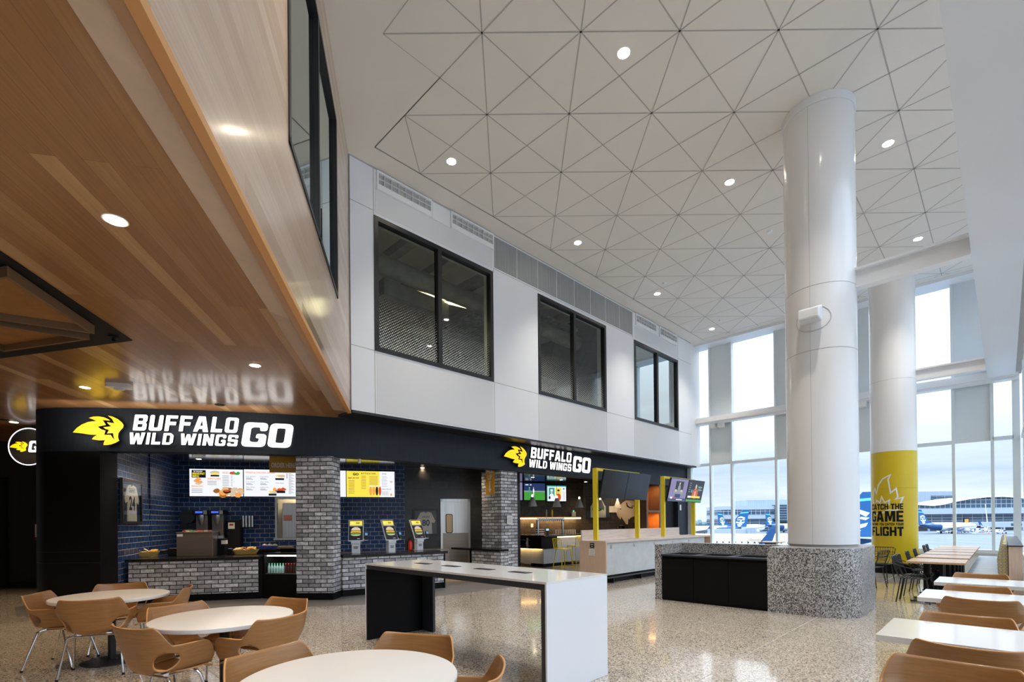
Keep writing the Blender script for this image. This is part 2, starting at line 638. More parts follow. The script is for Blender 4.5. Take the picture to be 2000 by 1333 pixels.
def frame(o, x, y, z):
    """matrix with axes x, y, z and origin o"""
    x, y, z, o = Vector(x), Vector(y), Vector(z), Vector(o)
    return Matrix(((x[0], y[0], z[0], o[0]), (x[1], y[1], z[1], o[1]), (x[2], y[2], z[2], o[2]), (0, 0, 0, 1)))


UPRIGHT = frame((0, 0, 0), (1, 0, 0), (0, 0, 1), (0, -1, 0))     # xy drawing -> xz, facing -y
A45 = PI / 4


# heavy block letters drawn as outlines (height 10 units)
def _r(x0, y0, x1, y1):
    return [(x0, y0), (x1, y0), (x1, y1), (x0, y1)]


GL = {
    'O': (7, [_r(0, 0, 7, 10), _r(2.25, 1.95, 4.75, 8.05)], 1.9), 'D': (7, [[(0, 0), (5, 0), (7, 2), (7, 8), (5, 10), (0, 10)], _r(2.25, 1.95, 4.75, 8.05)], .6),
    'G': (7, [[(0, 0), (7, 0), (7, 5.4), (3.9, 5.4), (3.9, 3.6), (4.8, 3.6), (4.8, 1.95), (2.25, 1.95), (2.25, 8.05), (4.8, 8.05), (4.8, 6.6), (7, 6.6), (7, 10), (0, 10)]], 1.7),
    'C': (7, [[(0, 0), (7, 0), (7, 3.8), (4.8, 3.8), (4.8, 1.95), (2.25, 1.95), (2.25, 8.05), (4.8, 8.05), (4.8, 6.2), (7, 6.2), (7, 10), (0, 10)]], 1.7),
    'U': (7, [[(0, 10), (0, 0), (7, 0), (7, 10), (4.8, 10), (4.8, 1.95), (2.5, 1.95), (2.5, 10)]], 1.6),
    'B': (7, [[(0, 0), (6.2, 0), (7, 1), (7, 4.2), (6.2, 5.1), (7, 6), (7, 9), (6.2, 10), (0, 10)], _r(2.25, 2.1, 4.75, 4.1), _r(2.25, 6, 4.75, 7.9)], .5),
    'F': (6.3, [[(0, 0), (2.25, 0), (2.25, 3.8), (5.7, 3.8), (5.7, 6), (2.25, 6), (2.25, 8.05), (6.3, 8.05), (6.3, 10), (0, 10)]], .3),
    'E': (6.3, [[(0, 0), (6.3, 0), (6.3, 1.95), (2.25, 1.95), (2.25, 3.9), (5.8, 3.9), (5.8, 6), (2.25, 6), (2.25, 8.05), (6.3, 8.05), (6.3, 10), (0, 10)]], .15),
    'A': (8.05, [[(0, 0), (2.25, 0), (3, 1.9), (4.8, 1.9), (5.2, 0), (8.05, 0), (5.6, 10), (1.95, 10)], [(3.35, 3.9), (4.755, 3.9), (3.9, 7.4)]], .2),
    'L': (6, [[(0, 0), (6, 0), (6, 2.3), (2.25, 2.3), (2.25, 10), (0, 10)]], .3), 'I': (2.25, [_r(0, 0, 2.25, 10)], .2),
    'W': (10.5, [[(0, 10), (1.4, 0), (4.3, 0), (5.25, 5.2), (6.2, 0), (9.1, 0), (10.5, 10), (7.9, 10), (7.4, 4.75), (6.4, 9.4), (4.1, 9.4), (3.1, 4.75), (2.25, 10)]], .25),
    'N': (7.2, [[(0, 0), (0, 10), (2.7, 10), (4.7, 5), (4.7, 10), (7.2, 10), (7.2, 0), (4.6, 0), (2.5, 5), (2.5, 0)]], .2),
    'S': (7, [[(0, 0), (7, 0), (7, 6), (2.25, 6.1), (2.25, 8.05), (4.8, 8.05), (4.8, 7), (7, 7), (7, 10), (0, 10), (0, 4), (4.8, 3.9), (4.8, 1.95), (2.25, 1.95), (2.25, 3), (0, 3)]], 1.3),
    'T': (6.6, [[(2, 0), (4.6, 0), (4.6, 7.7), (6.6, 7.7), (6.6, 10), (0, 10), (0, 7.7), (2, 7.7)]], .15),
    'H': (7, [[(0, 0), (2.25, 0), (2.25, 3.9), (4.75, 3.9), (4.75, 0), (7, 0), (7, 10), (4.75, 10), (4.75, 6.1), (2.25, 6.1), (2.25, 10), (0, 10)]], .15),
    'M': (9.4, [[(0, 0), (0, 10), (3.4, 10), (4.7, 4.6), (6, 10), (9.4, 10), (9.4, 0), (6.9, 0), (6.9, 6), (5.5, .8), (3.9, .8), (2.5, 6), (2.5, 0)]], .15),
    'Y': (7.4, [[(2.4, 0), (5, 0), (5, 3.8), (7.4, 10), (4.8, 10), (3.7, 6.4), (2.25, 10), (0, 10), (2.4, 3.8)]], .15),
    'R': (7.2, [[(0, 0), (2.25, 0), (2.25, 3.7), (3.5, 3.7), (4.8, 0), (7.2, 0), (6, 4.2), (7, 5.2), (7, 9), (6.2, 10), (0, 10)], _r(2.25, 5.7, 4.75, 7.9)], .3)}


def rounded(lp, r, k=5):
    out = []
    n = len(lp)
    for i in range(n):
        p, a, b = Vector(lp[i]), Vector(lp[i - 1]), Vector(lp[(i + 1) % n])
        da, db = (a - p), (b - p)
        q_ = min(r, da.length * .45, db.length * .45)
        s_, e_ = p + da.normalized() * q_, p + db.normalized() * q_
        if q_ < .1:
            out.append(tuple(p))
            continue
        for j_ in range(k + 1):
            t = j_ / k
            out.append(tuple(s_ * (1 - t) ** 2 + p * 2 * t * (1 - t) + e_ * t * t))
    return out


def heavy(word, w, h, shear=0.0, d=0.0, gap=1.3):
    """word in heavy block letters fitted to w x h; d > 0 gives it thickness (material 1 on the sides)"""
    b = MB()
    x = 0
    for ch in word:
        if ch == ' ':
            x += 3.4
            continue
        wd, loops, r = GL[ch]
        lps = [[(px + x + py * shear, py) for px, py in rounded(lp, r if i == 0 else min(r, .7))] for i, lp in enumerate(loops)]
        fl = [p for lp in lps for p in lp]
        tri = tessellate_polygon([[Vector((p[0], p[1], 0)) for p in lp] for lp in lps])
        fs = []
        for t in tri:
            a = [fl[i] for i in t]
            c = (a[1][0] - a[0][0]) * (a[2][1] - a[0][1]) - (a[1][1] - a[0][1]) * (a[2][0] - a[0][0])
            if abs(c) > 1e-9:
                fs.append(tuple(t) if c > 0 else tuple(t)[::-1])
        b.add([(p[0], p[1], d) for p in fl], fs, 0)
        if d:
            vs, sf, o_ = [], [], 0
            for lp in lps:
                n = len(lp)
                vs += [(p[0], p[1], 0) for p in lp] + [(p[0], p[1], d) for p in lp]
                sf += [(o_ + i, o_ + (i + 1) % n, o_ + n + (i + 1) % n, o_ + n + i) for i in range(n)]
                o_ += 2 * n
            b.add(vs, sf, 1)
        x += wd + gap
    x0 = min(v[0] for v in b.v)
    x1 = max(v[0] for v in b.v)
    b.v = [((v[0] - x0) / (x1 - x0) * w, v[1] / 10 * h, v[2]) for v in b.v]
    return b


# ================================================================== STRUCTURE
CEIL = 8.47
SOF = 3.66          # wood soffit / storefront head height
TA = -8.627         # t of the white upper wall
FB = 2.875          # underside of the fascia
TF = -9.2           # t of the fascia on its straight run

# ---- floor
HP = [tuple(W(a, b))[:2] for a, b in ((-6.35, .37), (19.6, .37), (19.6, -24), (-6.35, -24))]
fl = MB().prism(HP, -.3, 0).build('floor', M['terrazzo'])
struct(fl)
j = MB()
for t_ in (-2.07, -6.4, -10.7):
    a, b = W(-6, t_), W(19.4 if t_ > -5 else 9, t_)
    n = Vector((Q, -Q, 0)) * .004
    j.quad(a - n + Vector((0, 0, .0015)), a + n + Vector((0, 0, .0015)), b + n + Vector((0, 0, .0015)), b - n + Vector((0, 0, .0015)))
for s_ in (-1.5, 1.4, 7.2, 13.0):
    a, b = W(s_, .2), W(s_, -8.0)
    n = Vector((Q, Q, 0)) * .004
    j.quad(a - n + Vector((0, 0, .0015)), a + n + Vector((0, 0, .0015)), b + n + Vector((0, 0, .0015)), b - n + Vector((0, 0, .0015)))
struct(j.build('floor_joints', M['groove']))
strip = [(-9.4, 9.3), (-8.4, 8.35), (-5.8, 8.85), (-3.97, 9.02), (-2.78, 9.25), (-1.8, 10.02), tuple(W(8.4, -8.15))[:2], tuple(W(19.4, -8.15))[:2], tuple(W(19.4, -16))[:2], (-3, 22), (-9.4, 14)]
struct(MB().prism(strip, .0005, .003).build('floor_border', M['grey_tile']))
struct(MB().prism([(-2.3, 12.6), (-.2, 12.9), (-.2, 20), (-2.6, 20)], .003, .006).build('floor_corridor', M['floor_tan']))

# ---- ceiling slab with its hole-free underside at CEIL
struct(MB().prism(HP, CEIL, CEIL + .25).build('ceiling', M['ceiling']))
# diagonal panel joints of the ceiling
SP_ = 1.402
GX, GY = 1.044, 6.96
poly = [W(4.62, -8.15), W(18.72, -8.15), W(18.72, .25), W(-5.6, .25)]
gy = [(-1.8, 5.45)]
x0g, y0g = GX - 2 * SP_, GY
# zig-zag edge along the wood-faced block
zig = []
for k in range(0, 7):
    zig.append((x0g, y0g - k * SP_))
    zig.append((x0g + SP_ / 2, y0g - (k + .5) * SP_))
poly2 = [tuple(W(4.667, -8.15))[:2], tuple(W(18.72, -8.15))[:2], tuple(W(18.72, .28))[:2], tuple(W(-5.7, .28))[:2]]
poly2 += zig[::-1] + [(x0g + SP_ / 2, y0g + SP_ / 2)]


def clip(p, q, pg):
    """parts of segment pq inside polygon pg"""
    d = (q[0] - p[0], q[1] - p[1])
    ts = [0, 1]
    n = len(pg)
    for i in range(n):
        a, b = pg[i], pg[(i + 1) % n]
        e = (b[0] - a[0], b[1] - a[1])
        den = d[0] * e[1] - d[1] * e[0]
        if abs(den) < 1e-9:
            continue
        t = ((a[0] - p[0]) * e[1] - (a[1] - p[1]) * e[0]) / den
        u = ((a[0] - p[0]) * d[1] - (a[1] - p[1]) * d[0]) / den
        if 0 <= u <= 1 and 0 < t < 1:
            ts.append(t)
    ts.sort()
    out = []
    for t0, t1 in zip(ts, ts[1:]):
        if t1 - t0 < 1e-4:
            continue
        tm = (t0 + t1) / 2
        x, y = p[0] + d[0] * tm, p[1] + d[1] * tm
        c = False
        for i in range(n):
            a, b = pg[i], pg[i - 1]
            if (a[1] > y) != (b[1] > y) and x < (b[0] - a[0]) * (y - a[1]) / (b[1] - a[1]) + a[0]:
                c = not c
        if c:
            out.append(((p[0] + d[0] * t0, p[1] + d[1] * t0), (p[0] + d[0] * t1, p[1] + d[1] * t1)))
    return out


g = MB()


def groove(p, q, w=.009):
    d = Vector((q[0] - p[0], q[1] - p[1], 0))
    if d.length < .02:
        return
    n = Vector((-d.y, d.x, 0)).normalized() * w
    a, b = Vector((*p, CEIL - .003)), Vector((*q, CEIL - .003))
    g.quad(a + n, b + n, b - n, a - n)


for i in range(-12, 20):
    x = GX + i * SP_
    y = GY + i * SP_
    for p, q in (((x, -12), (x, 30)), ((-20, y), (20, y))):
        for a, b in clip(p, q, poly2):
            groove(a, b)
for i in range(-30, 30):
    c0 = GY - GX + i * SP_
    for a, b in clip((-20, -20 + c0), (20, 20 + c0), poly2):
        groove(a, b)
    c1 = GY + GX + i * SP_
    for a, b in clip((-20, 20 + c1), (20, -20 + c1), poly2):
        groove(a, b)
for i in range(len(poly2)):
    groove(poly2[i], poly2[(i + 1) % len(poly2)], .005)
struct(g.build('ceiling_joints', M['groove']))

# ---- fascia path (plan of the storefront face)
FP = [(-8.9, 10.9), (-8.92, 9.75), (-8.91, 9.4), (-8.83, 9.15), (-8.66, 8.98), (-8.42, 8.88), (-8.15, 8.85), (-7.8, 8.85), (-7.42, 8.88), (-6.9, 8.95), (-6.4, 9.03), (-5.9, 9.13), (-5.4, 9.25),
      (-4.9, 9.39), (-4.4, 9.55), (-3.9, 9.73), (-3.4, 9.95), (-2.95, 10.20), (-2.55, 10.50), (-2.2, 10.82), (-1.88, 11.13), (-1.6, 11.41)]
FP.append(tuple(W(19.4, TF))[:2])


def ribbon(path, z0, z1, th, mi=0):
    """vertical wall of thickness th behind (left of travel) an xy path"""
    n = len(path)
    outer = [Vector((p[0], p[1], 0)) for p in path]
    inner = []
    for i in range(n):
        a, b = outer[max(i - 1, 0)], outer[min(i + 1, n - 1)]
        d = (b - a).normalized()
        inner.append(outer[i] + Vector((-d.y, d.x, 0)) * th)
    pts = [(p.x, p.y) for p in outer] + [(p.x, p.y) for p in inner[::-1]]
    return MB().prism(pts, z0, z1, mi)


fb = ribbon(FP, FB, SOF - .001, .3)
struct(fb.build('wall_storefront', M['fascia'], smooth=True, sharp=25))
# rounded black wall end at the left of the storefront, floor to fascia
nose = FP[:9]
nb = MB().prism(nose + [(-7.44, 9.3), (-8.1, 10.9)], 0, FB)
struct(nb.build('wall_storefront_end', M['black_laminate'], smooth=True, sharp=25))
nb = MB()
for z_ in (.02, .86, 1.06):
    n2 = ribbon(nose, z_, z_ + .004, -.004)
    merge(nb, n2)
struct(nb.build('trim_storefront', M['charcoal']))
# right end of the storefront: solid facade with a dark doorway
fr = MB()
fr.box(18.55, 19.4, 9.2, 9.5, 0, FB)
fr.box(17.28, 17.45, 9.2, 9.5, 0, FB)
struct(fr.build('wall_storefront_right', M['fascia'], rot=A45))
fr = MB().box(17.45, 18.55, 9.35, 9.4, 0, FB)
struct(fr.build('door_1', M['black_matte'], rot=A45))
# storefront ceiling inside
ic = [p for p in FP[1:]]
icp = [(p[0] + .02, p[1] + .25) for p in FP[5:]] + [tuple(W(19.4, -22))[:2], (-10.2, 22), (-10.2, 11)]
struct(MB().prism(icp, 3.12, 3.17).build('ceiling_storefront', M['black_gloss']))
# black reveal under the white wall
struct(MB().box(4.42, 19.0, 8.63, 9.2, SOF - .05, SOF + .01).build('trim_1', M['black_frame'], rot=A45))

# ---- white upper wall, openings for the three windows
wl = MB()
T0, T1 = 8.627, 8.95
S0, S1 = 4.41, 18.6
WIN = [(4.9, 8.05), (9.66, 12.78), (14.42, 17.5)]
ZB, ZT = 4.885, 7.53
wl.box(S0, S1, T0, T1, SOF, ZB)
wl.box(S0, S1, T0, T1, ZT, CEIL)
xs = [S0] + [e for w_ in WIN for e in w_] + [S1]
for a, b in zip(xs[::2], xs[1::2]):
    wl.box(a, b, T0, T1, ZB, ZT)
struct(wl.build('wall_left', M['white_wall'], rot=A45))
# end return of the white wall at the window corner and the slab above the shops
struct(MB().box(S1 - .02, 19.4, T0 + .02, T1, SOF, CEIL).build('wall_left_return', M['white_paint'], rot=A45))
# panel joints
pj = MB()
y_ = T0 - .002
for (x, z0, z1) in ((4.9, SOF, CEIL), (8.08, SOF, ZB), (8.08, 7.53, 7.62), (9.66, SOF, ZB), (12.78, SOF, ZB), (14.4, SOF, ZB), (14.4, ZB, ZT), (17.52, SOF, ZB), (17.52, ZT, CEIL), (14.35, 7.53, CEIL)):
    pj.box(x - .007, x + .007, y_, T0 + .01, z0, z1)
for (a, b, z) in ((S0, 4.9, ZB), (8.05, 9.66, ZB), (12.78, 14.42, ZB), (17.5, S1, ZB), (S0, 4.9, 7.62), (8.08, 14.35, 7.62), (17.5, S1, 7.62)):
    pj.box(a, b, y_, T0 + .01, z - .007, z + .007)
pj.box(S0, S1, y_, T0 + .01, 8.44, CEIL)
struct(pj.build('trim_2', M['groove'], rot=A45))
# perforated fields above and below the first windows
pf = MB()
pf.box(4.94, 8.04, T0 - .004, T0 + .01, SOF + .04, ZB - .05)
pf.box(9.70, 12.74, T0 - .004, T0 + .01, SOF + .04, ZB - .05)
pf.box(14.46, 17.48, T0 - .004, T0 + .01, SOF + .04, ZB - .05)
pf.box(4.94, 8.04, T0 - .004, T0 + .01, 7.6, 8.06)
pf.box(14.46, 17.48, T0 - .004, T0 + .01, 7.6, 8.06)
struct(pf.build('trim_3', M['white_perf'], rot=A45))

# grey perforated plates, each a thing
for i in range(8):
    x0 = 8.10 + i * .778
    t_ = thing('grille_panel', ['grey perforated plate beside the left air grilles', 'second grey perforated plate from the left in the band above the white wall', 'third grey perforated plate from the left in the high band', 'fourth grey perforated plate of the high band, left of the middle window top', 'fifth grey perforated plate of the high band, above the middle window', 'sixth grey perforated plate of the high band, above the middle window', 'second to last grey perforated plate of the high band', 'last grey perforated plate, beside the small right air grilles'][i],
               'grille panel', W(x0, TA, 0), A45, 'grey perforated plates')
    MB().box(.01, .768, -.012, 0, 7.66, 8.40).build('plate', M['grey_metal'], t_)
    MB().box(.768, .778, -.018, 0, 7.66, 8.40).build('joint_strip', M['white_paint'], t_)

# eggcrate air grilles
for i, (a, b, lb) in enumerate(((4.96, 6.26, 'long white eggcrate air grille at the far left under the ceiling'), (6.78, 8.06, 'second long white eggcrate air grille, right of the blank plate'),
                                (14.5, 15.85, 'small looking eggcrate air grille above the right window'), (16.1, 17.4, 'farthest eggcrate air grille, near the window corner'))):
    t_ = thing('air_grille', lb, 'vent', W(a, TA, 0), A45, 'eggcrate air grilles')
    L_ = b - a
    f = MB().box(0, L_, -.05, 0, 8.05, 8.16).box(0, L_, -.05, 0, 8.38, 8.42).box(0, .03, -.05, 0, 8.16, 8.38).box(L_ - .03, L_, -.05, 0, 8.16, 8.38)
    f.build('frame', M['white_paint'], t_)
    MB().box(.03, L_ - .03, -.008, -.004, 8.16, 8.38).build('backing', M['groove'], t_)
    e = MB()
    for k in range(1, 8):
        e.box(L_ * k / 8 - .006, L_ * k / 8 + .006, -.045, -.008, 8.16, 8.38)
    e.box(.03, L_ - .03, -.045, -.008, 8.262, 8.278)
    e.build('eggcrate_core', M['white_perf'], t_)
t_ = MB().box(0, .47, -.02, 0, 8.05, 8.40).build('blank_plate', M['white_paint'], loc=W(6.29, TA), rot=A45)
tag(t_, 'blank white cover plate between the two left air grilles', 'plate')

# upper windows with black frames
for i, (a, b) in enumerate(WIN):
    w_ = thing('window_%d' % (i + 1), None, None, W(a, TA, 0), A45)
    w_['kind'] = 'structure'
    L_ = b - a
    f = MB().box(0, .09, -.02, .12, ZB, ZT).box(L_ - .09, L_, -.02, .12, ZB, ZT).box(.09, L_ - .09, -.02, .12, ZB, ZB + .09).box(.09, L_ - .09, -.02, .12, ZT - .09, ZT)
    f.box(L_ / 2 - .05, L_ / 2 + .05, -.02, .12, ZB + .09, ZT - .09)
    f.build('window_frame', M['black_frame'], w_)
    for x0, x1 in ((.09, L_ / 2 - .05), (L_ / 2 + .05, L_ - .09)):
        MB().quad((x0, .05, ZB + .09), (x1, .05, ZB + .09), (x1, .05, ZT - .09), (x0, .05, ZT - .09)).build('window_pane', M['glass_frit'] if i < 2 else M['glass_wood'], w_)

# unfinished room behind the first two upper windows
ur = MB()
ur.quad((4.4, 8.96, SOF + .2), (4.4, 17.9, SOF + .2), (4.4, 17.9, CEIL), (4.4, 8.96, CEIL))
ur.quad((4.4, 17.9, SOF + .2), (19.4, 17.9, SOF + .2), (19.4, 17.9, CEIL), (4.4, 17.9, CEIL))
ur.quad((4.4, 8.96, SOF + .2), (19.4, 8.96, SOF + .2), (19.4, 17.9, SOF + .2), (4.4, 17.9, SOF + .2))
ur.quad((19.38, 8.96, SOF + .2), (19.38, 17.9, SOF + .2), (19.38, 17.9, CEIL), (19.38, 8.96, CEIL))
ur.quad((13.6, 8.96, SOF + .2), (13.6, 14, SOF + .2), (13.6, 14, CEIL), (13.6, 8.96, CEIL))
struct(ur.build('wall_upper_room', M['room_dark'], rot=A45))
ds = []
for i, (x, y, z, L_, r, lb) in enumerate(((5.0, 10.2, 7.55, 8.4, .22, 'long round duct under the unfinished deck behind the left upper window'), (5.0, 12.6, 7.4, 8.4, .3, 'thicker round duct deeper in the unfinished room'))):
    o = MB().tube([(0, 0, 0), (L_, 0, 0)], r, 14).build('duct', M['duct'], smooth=True, loc=W(x, -y, z), rot=A45)
    tag(o, lb, 'duct')
for i in range(7):
    x = 5.2 + i * 1.2
    o = MB().box(0, .1, 0, 8.6, 8.0, 8.25).box(-.07, .17, 0, 8.6, 7.97, 8.0).build('ceiling_joist', M['duct'], loc=W(x, -9.05), rot=A45)
    tag(o, 'grey steel joist behind the upper windows, number %s from the left' % ['one', 'two', 'three', 'four', 'five', 'six', 'seven'][i], 'joist', 'steel joists of the unfinished room')
tag(MB().box(6.4, 8.4, 10.8, 11.9, 7.2, 7.6).build('duct_box', M['duct'], rot=A45), 'square duct box hanging behind the left upper window', 'duct')
tag(MB().box(9.8, 13.2, 10.0, 13.6, 7.86, 7.95).build('insulation_sheet', M['foil'], rot=A45), 'crumpled foil insulation under the deck behind the middle window', 'insulation')
tag(MB().box(9.9, 13.3, 11.0, 11.7, 6.2, 6.45).build('duct_run', M['foil'], rot=A45), 'shiny low duct behind the middle upper window', 'duct')
for (px, py, Y, L_, lb) in ((838, 577, 13.2, 1.05, 'bright tube light left of the window mullion'), (879, 593, 13.6, 1.0, 'bright tube light right of the window mullion'), (1164, 708, 18.5, .55, 'short tube light behind the middle upper window')):
    p = on_y(px, py, Y)
    t_ = thing('tube_light', lb, 'light', p, A45 - .25, 'tube lights of the unfinished room')
    MB().box(-L_ / 2, L_ / 2, -.03, .03, -.02, .02).build('tube', M['tube_glow'], t_)
    MB().box(-L_ / 2, L_ / 2, -.06, .06, .02, .06).build('housing', M['duct'], t_)
lamp('upper_room_light', 'AREA', W(7.0, -11.5, 7.1), 55, (1, .85, .55), shape='DISK', size=1.5)
lamp('upper_room_light', 'AREA', W(11.5, -11.5, 6.0), 120, (.9, .92, 1), shape='DISK', size=1.5)

# ---- wood-faced block on the left: face along x = -1.044 - .2128 y
WD = Vector((-.2128, 1, 0)).normalized()
WP0 = Vector((-1.044, 0, 0))
RZW = math.atan2(WD.y, WD.x)


def wood_pt(u, v):
    n = Vector((1, .2128)).normalized()
    return on_pl(u, v, n.x, n.y, -1.044 * n.x)


def wcoord(p):
    return (Vector((p[0], p[1], 0)) - WP0).dot(WD)


LW = wcoord((-3.0, 9.22))
A_ = wood_pt(563.2, 270)
B_ = wood_pt(659, 587)
C_ = wood_pt(657, 240)
ax, bx = wcoord(A_), wcoord(B_)
zb = (A_.z + B_.z) / 2
zt = C_.z
wf = MB()                      # local x along the face, local y towards the block
wf.box(-8, LW + .01, 0, .3, SOF - .02, zb)
wf.box(-8, LW + .01, 0, .3, zt, CEIL)
wf.box(bx, LW + .01, 0, .3, zb, zt)
wf.box(-8, ax, 0, .3, zb, zt)
struct(wf.build('wall_wood', M['wood_face'], loc=WP0, rot=RZW))
struct(MB().box(-8, LW, -.012, .05, SOF - .075, SOF - .02).build('trim_4', M['chair_edge'], loc=WP0, rot=RZW))
struct(MB().box(-8, LW - .02, .05, .12, SOF - .06, SOF - .012).build('trim_5', M['table_edge'], loc=WP0, rot=RZW))
w_ = thing('window_4', None, None, WP0, RZW)
w_['kind'] = 'structure'
f = MB().box(ax, ax + .07, -.015, .1, zb, zt).box(bx - .07, bx, -.015, .1, zb, zt).box(ax, bx, -.015, .1, zb, zb + .06).box(ax, bx, -.015, .1, zt - .06, zt)
mxm = ax + (bx - ax) * .47
D1 = wcoord(wood_pt(622, 300))
f.box(D1 - .035, D1 + .035, -.015, .1, zb, zt)
f.build('window_frame', M['black_frame'], w_)
for x0, x1 in ((ax + .07, D1 - .035), (D1 + .035, bx - .07)):
    MB().quad((x0, .04, zb + .06), (x1, .04, zb + .06), (x1, .04, zt - .06), (x0, .04, zt - .06)).build('window_pane', M['glass_wood'], w_)
struct(MB().box(ax - .5, bx + .5, 1.6, 1.7, SOF + .14, CEIL).build('wall_wood_room', M['room_dark'], loc=WP0, rot=RZW))
# wood soffit: local x along the boards
sp = [(.6, -7.8), (-3.005, 9.24), tuple(W(4.55, -8.66))[:2], tuple(W(5.6, -8.9))[:2], (-2.3, 10.85)] + [(p[0], p[1] + .1) for p in FP[::-1][4:18]] + [(-8.8, 12.4), (-22, 12.4), (-22, -7.8)]
c_, s_ = math.cos(-RZW), math.sin(-RZW)
sl = [((p[0] - WP0.x) * c_ - p[1] * s_, (p[0] - WP0.x) * s_ + p[1] * c_) for p in sp]
struct(MB().prism(sl, SOF, SOF + .12).build('ceiling_wood', M['soffit'], loc=WP0, rot=RZW))

# ---- far window wall s = 19.5 (local x = -t direction reversed: use x along +(-t))
# frame: local x runs with -t, i.e. rot 135 deg, local y points back towards -s
RW = math.radians(135)
fw = MB()
Y0, Y1 = -.14, .10            # depth: y>0 is towards the room (-s)
PAN = [-8.25 + 2.4 * k for k in range(4)]


def X(t):
    return -t


def bx_(mb, t0, t1, z0, z1, y0=Y0, y1=Y1, mi=0):
    mb.box(min(X(t0), X(t1)), max(X(t0), X(t1)), y0, y1, z0, z1, mi)


fw2 = MB()
for p in PAN:
    for t_ in (p, p + .82):
        bx_(fw2, t_ - .035, t_ + .035, .53, 8.4)
bx_(fw2, -9.3, -9.05, 0, 8.47)
bx_(fw2, .17, .32, 0, 8.47)
bx_(fw2, -9.3, .3, .50, .60, Y0, .14)
edges = [-9.05] + [e for p in PAN for e in (p, p + .82)] + [.2]
for a, b in zip(edges[::2], edges[1::2]):
    bx_(fw2, a, b, 3.70, 3.79)
struct(fw2.build('window_5', M['mullion'], loc=W(19.5, 0), rot=RW))
bx_(fw, -9.3, .3, 0, .5, Y0, .05)
bx_(fw, -9.3, .3, 8.38, CEIL, Y0, .6)
struct(fw.build('wall_far', M['white_paint'], loc=W(19.5, 0), rot=RW))
pn = MB()
for p in PAN:
    bx_(pn, p + .035, p + .785, 3.70, 8.4, -.02, .03)
struct(pn.build('window_6', M['shade_panel'], loc=W(19.5, 0), rot=RW))
gp = MB()
for a, b in zip(edges[::2], edges[1::2]):
    gp.quad((X(a), -.05, .6), (X(b), -.05, .6), (X(b), -.05, 8.38), (X(a), -.05, 8.38))
for p in PAN:
    gp.quad((X(p), -.05, .6), (X(p + .82), -.05, .6), (X(p + .82), -.05, 3.7), (X(p), -.05, 3.7))
struct(gp.build('window_7', M['glass_day'], loc=W(19.5, 0), rot=RW))
gi = MB()
bx_(gi, -9.3, .3, 5.30, 5.57, .10, .42)
bx_(gi, -9.3, .3, 5.36, 5.50, .42, .50)
struct(gi.build('trim_6', M['white_paint'], loc=W(19.5, 0), rot=RW))
for i, t_ in enumerate((-8.05, -7.75, -3.22)):
    o = MB().box(X(t_) - .1, X(t_) + .1, .12, .34, 5.13, 5.30).build('uplight', M['white_lam'], loc=W(19.5, 0), rot=RW)
    tag(o, ['left of the two cream box lights under the window beam', 'right of the two cream box lights under the window beam', 'cream box light under the beam between the two columns'][i], 'light', 'box lights under the window beam')

# ---- right window wall at t = .32
rw = MB()
rwg = MB()
TR = .34
for s_ in [-6 + 1.7 * k for k in range(16)]:
    if s_ < 19.3:
        rw.box(s_ - .04, s_ + .04, -TR - .12, -TR, .55, 8.47)
rw.box(-6, 19.5, -TR - .14, -TR + .02, .45, .56)
rw.box(-6, 19.5, -TR - .12, -TR, 3.7, 3.79)
rw.box(-6, 19.5, -TR - .12, -TR, 8.3, 8.47)
struct(rw.build('window_8', M['mullion'], rot=A45))
rwg.quad((-6, -TR - .06, .56), (19.5, -TR - .06, .56), (19.5, -TR - .06, 8.3), (-6, -TR - .06, 8.3))
struct(rwg.build('window_9', M['glass_day'], rot=A45))
struct(MB().box(-6, 19.5, -TR - .14, -TR, 0, .45).build('wall_right', M['white_paint'], rot=A45))
# beam along it
bm = MB().box(-6, 19.42, -.24, .31, 5.38, 5.8)
struct(bm.build('trim_7', M['white_wall'], rot=A45))
struct(MB().box(-6, 19.42, -.36, -.24, 5.46, 5.6).build('trim_8', M['groove'], rot=A45))
# brackets where the beam meets the mullions
for i, s_ in enumerate((12.7, 14.4, 16.1, 17.8)):
    o = MB().box(-.05, .05, -.11, 0, 5.5, 5.9).box(-.14, .14, -.09, -.03, 5.6, 5.66).build('mullion_bracket', M['steel'], loc=W(s_, .24), rot=A45)
    tag(o, ['nearest', 'second', 'third', 'farthest'][i] + ' metal bracket tying the long beam to the right window wall', 'bracket', 'brackets on the right window wall')
# cross beams from the columns to the long beam
for s_, lb in ((9.75, 'white steel strut from the front column to the long beam'), (17.5, 'white steel strut from the rear column to the long beam')):
    o = thing('strut_beam', lb, 'beam', W(s_, 0), A45)
    MB().box(-.09, .09, .31, 1.72, 5.58, 5.62).box(-.02, .02, .31, 1.72, 5.34, 5.58).box(-.09, .09, .31, 1.72, 5.30, 5.34).build('beam_section', M['white_paint'], o)

# ---- enclosure out of the picture: rear wall and wall at the far left
struct(MB().box(-6.3, -6, -.5, 22, 0, 8.47).build('wall_rear', M['rear_wall'], rot=A45))
lw = MB().box(-22, -8.85, 12.25, 12.45, 0, SOF)
struct(lw.build('wall_back_left', M['wall_dark']))
struct(MB().box(-22, -8.9, 12.22, 12.25, 0, .16).build('baseboard_back', M['black_matte']))
struct(MB().box(-13.0, -12.52, 12.18, 12.25, 0, 2.75).build('door_2', M['black_matte']))
# second floor mass above soffit
struct(MB().box(-22, -8.6, 12.3, 12.5, SOF, CEIL).build('wall_upper_left', M['rear_wall']))

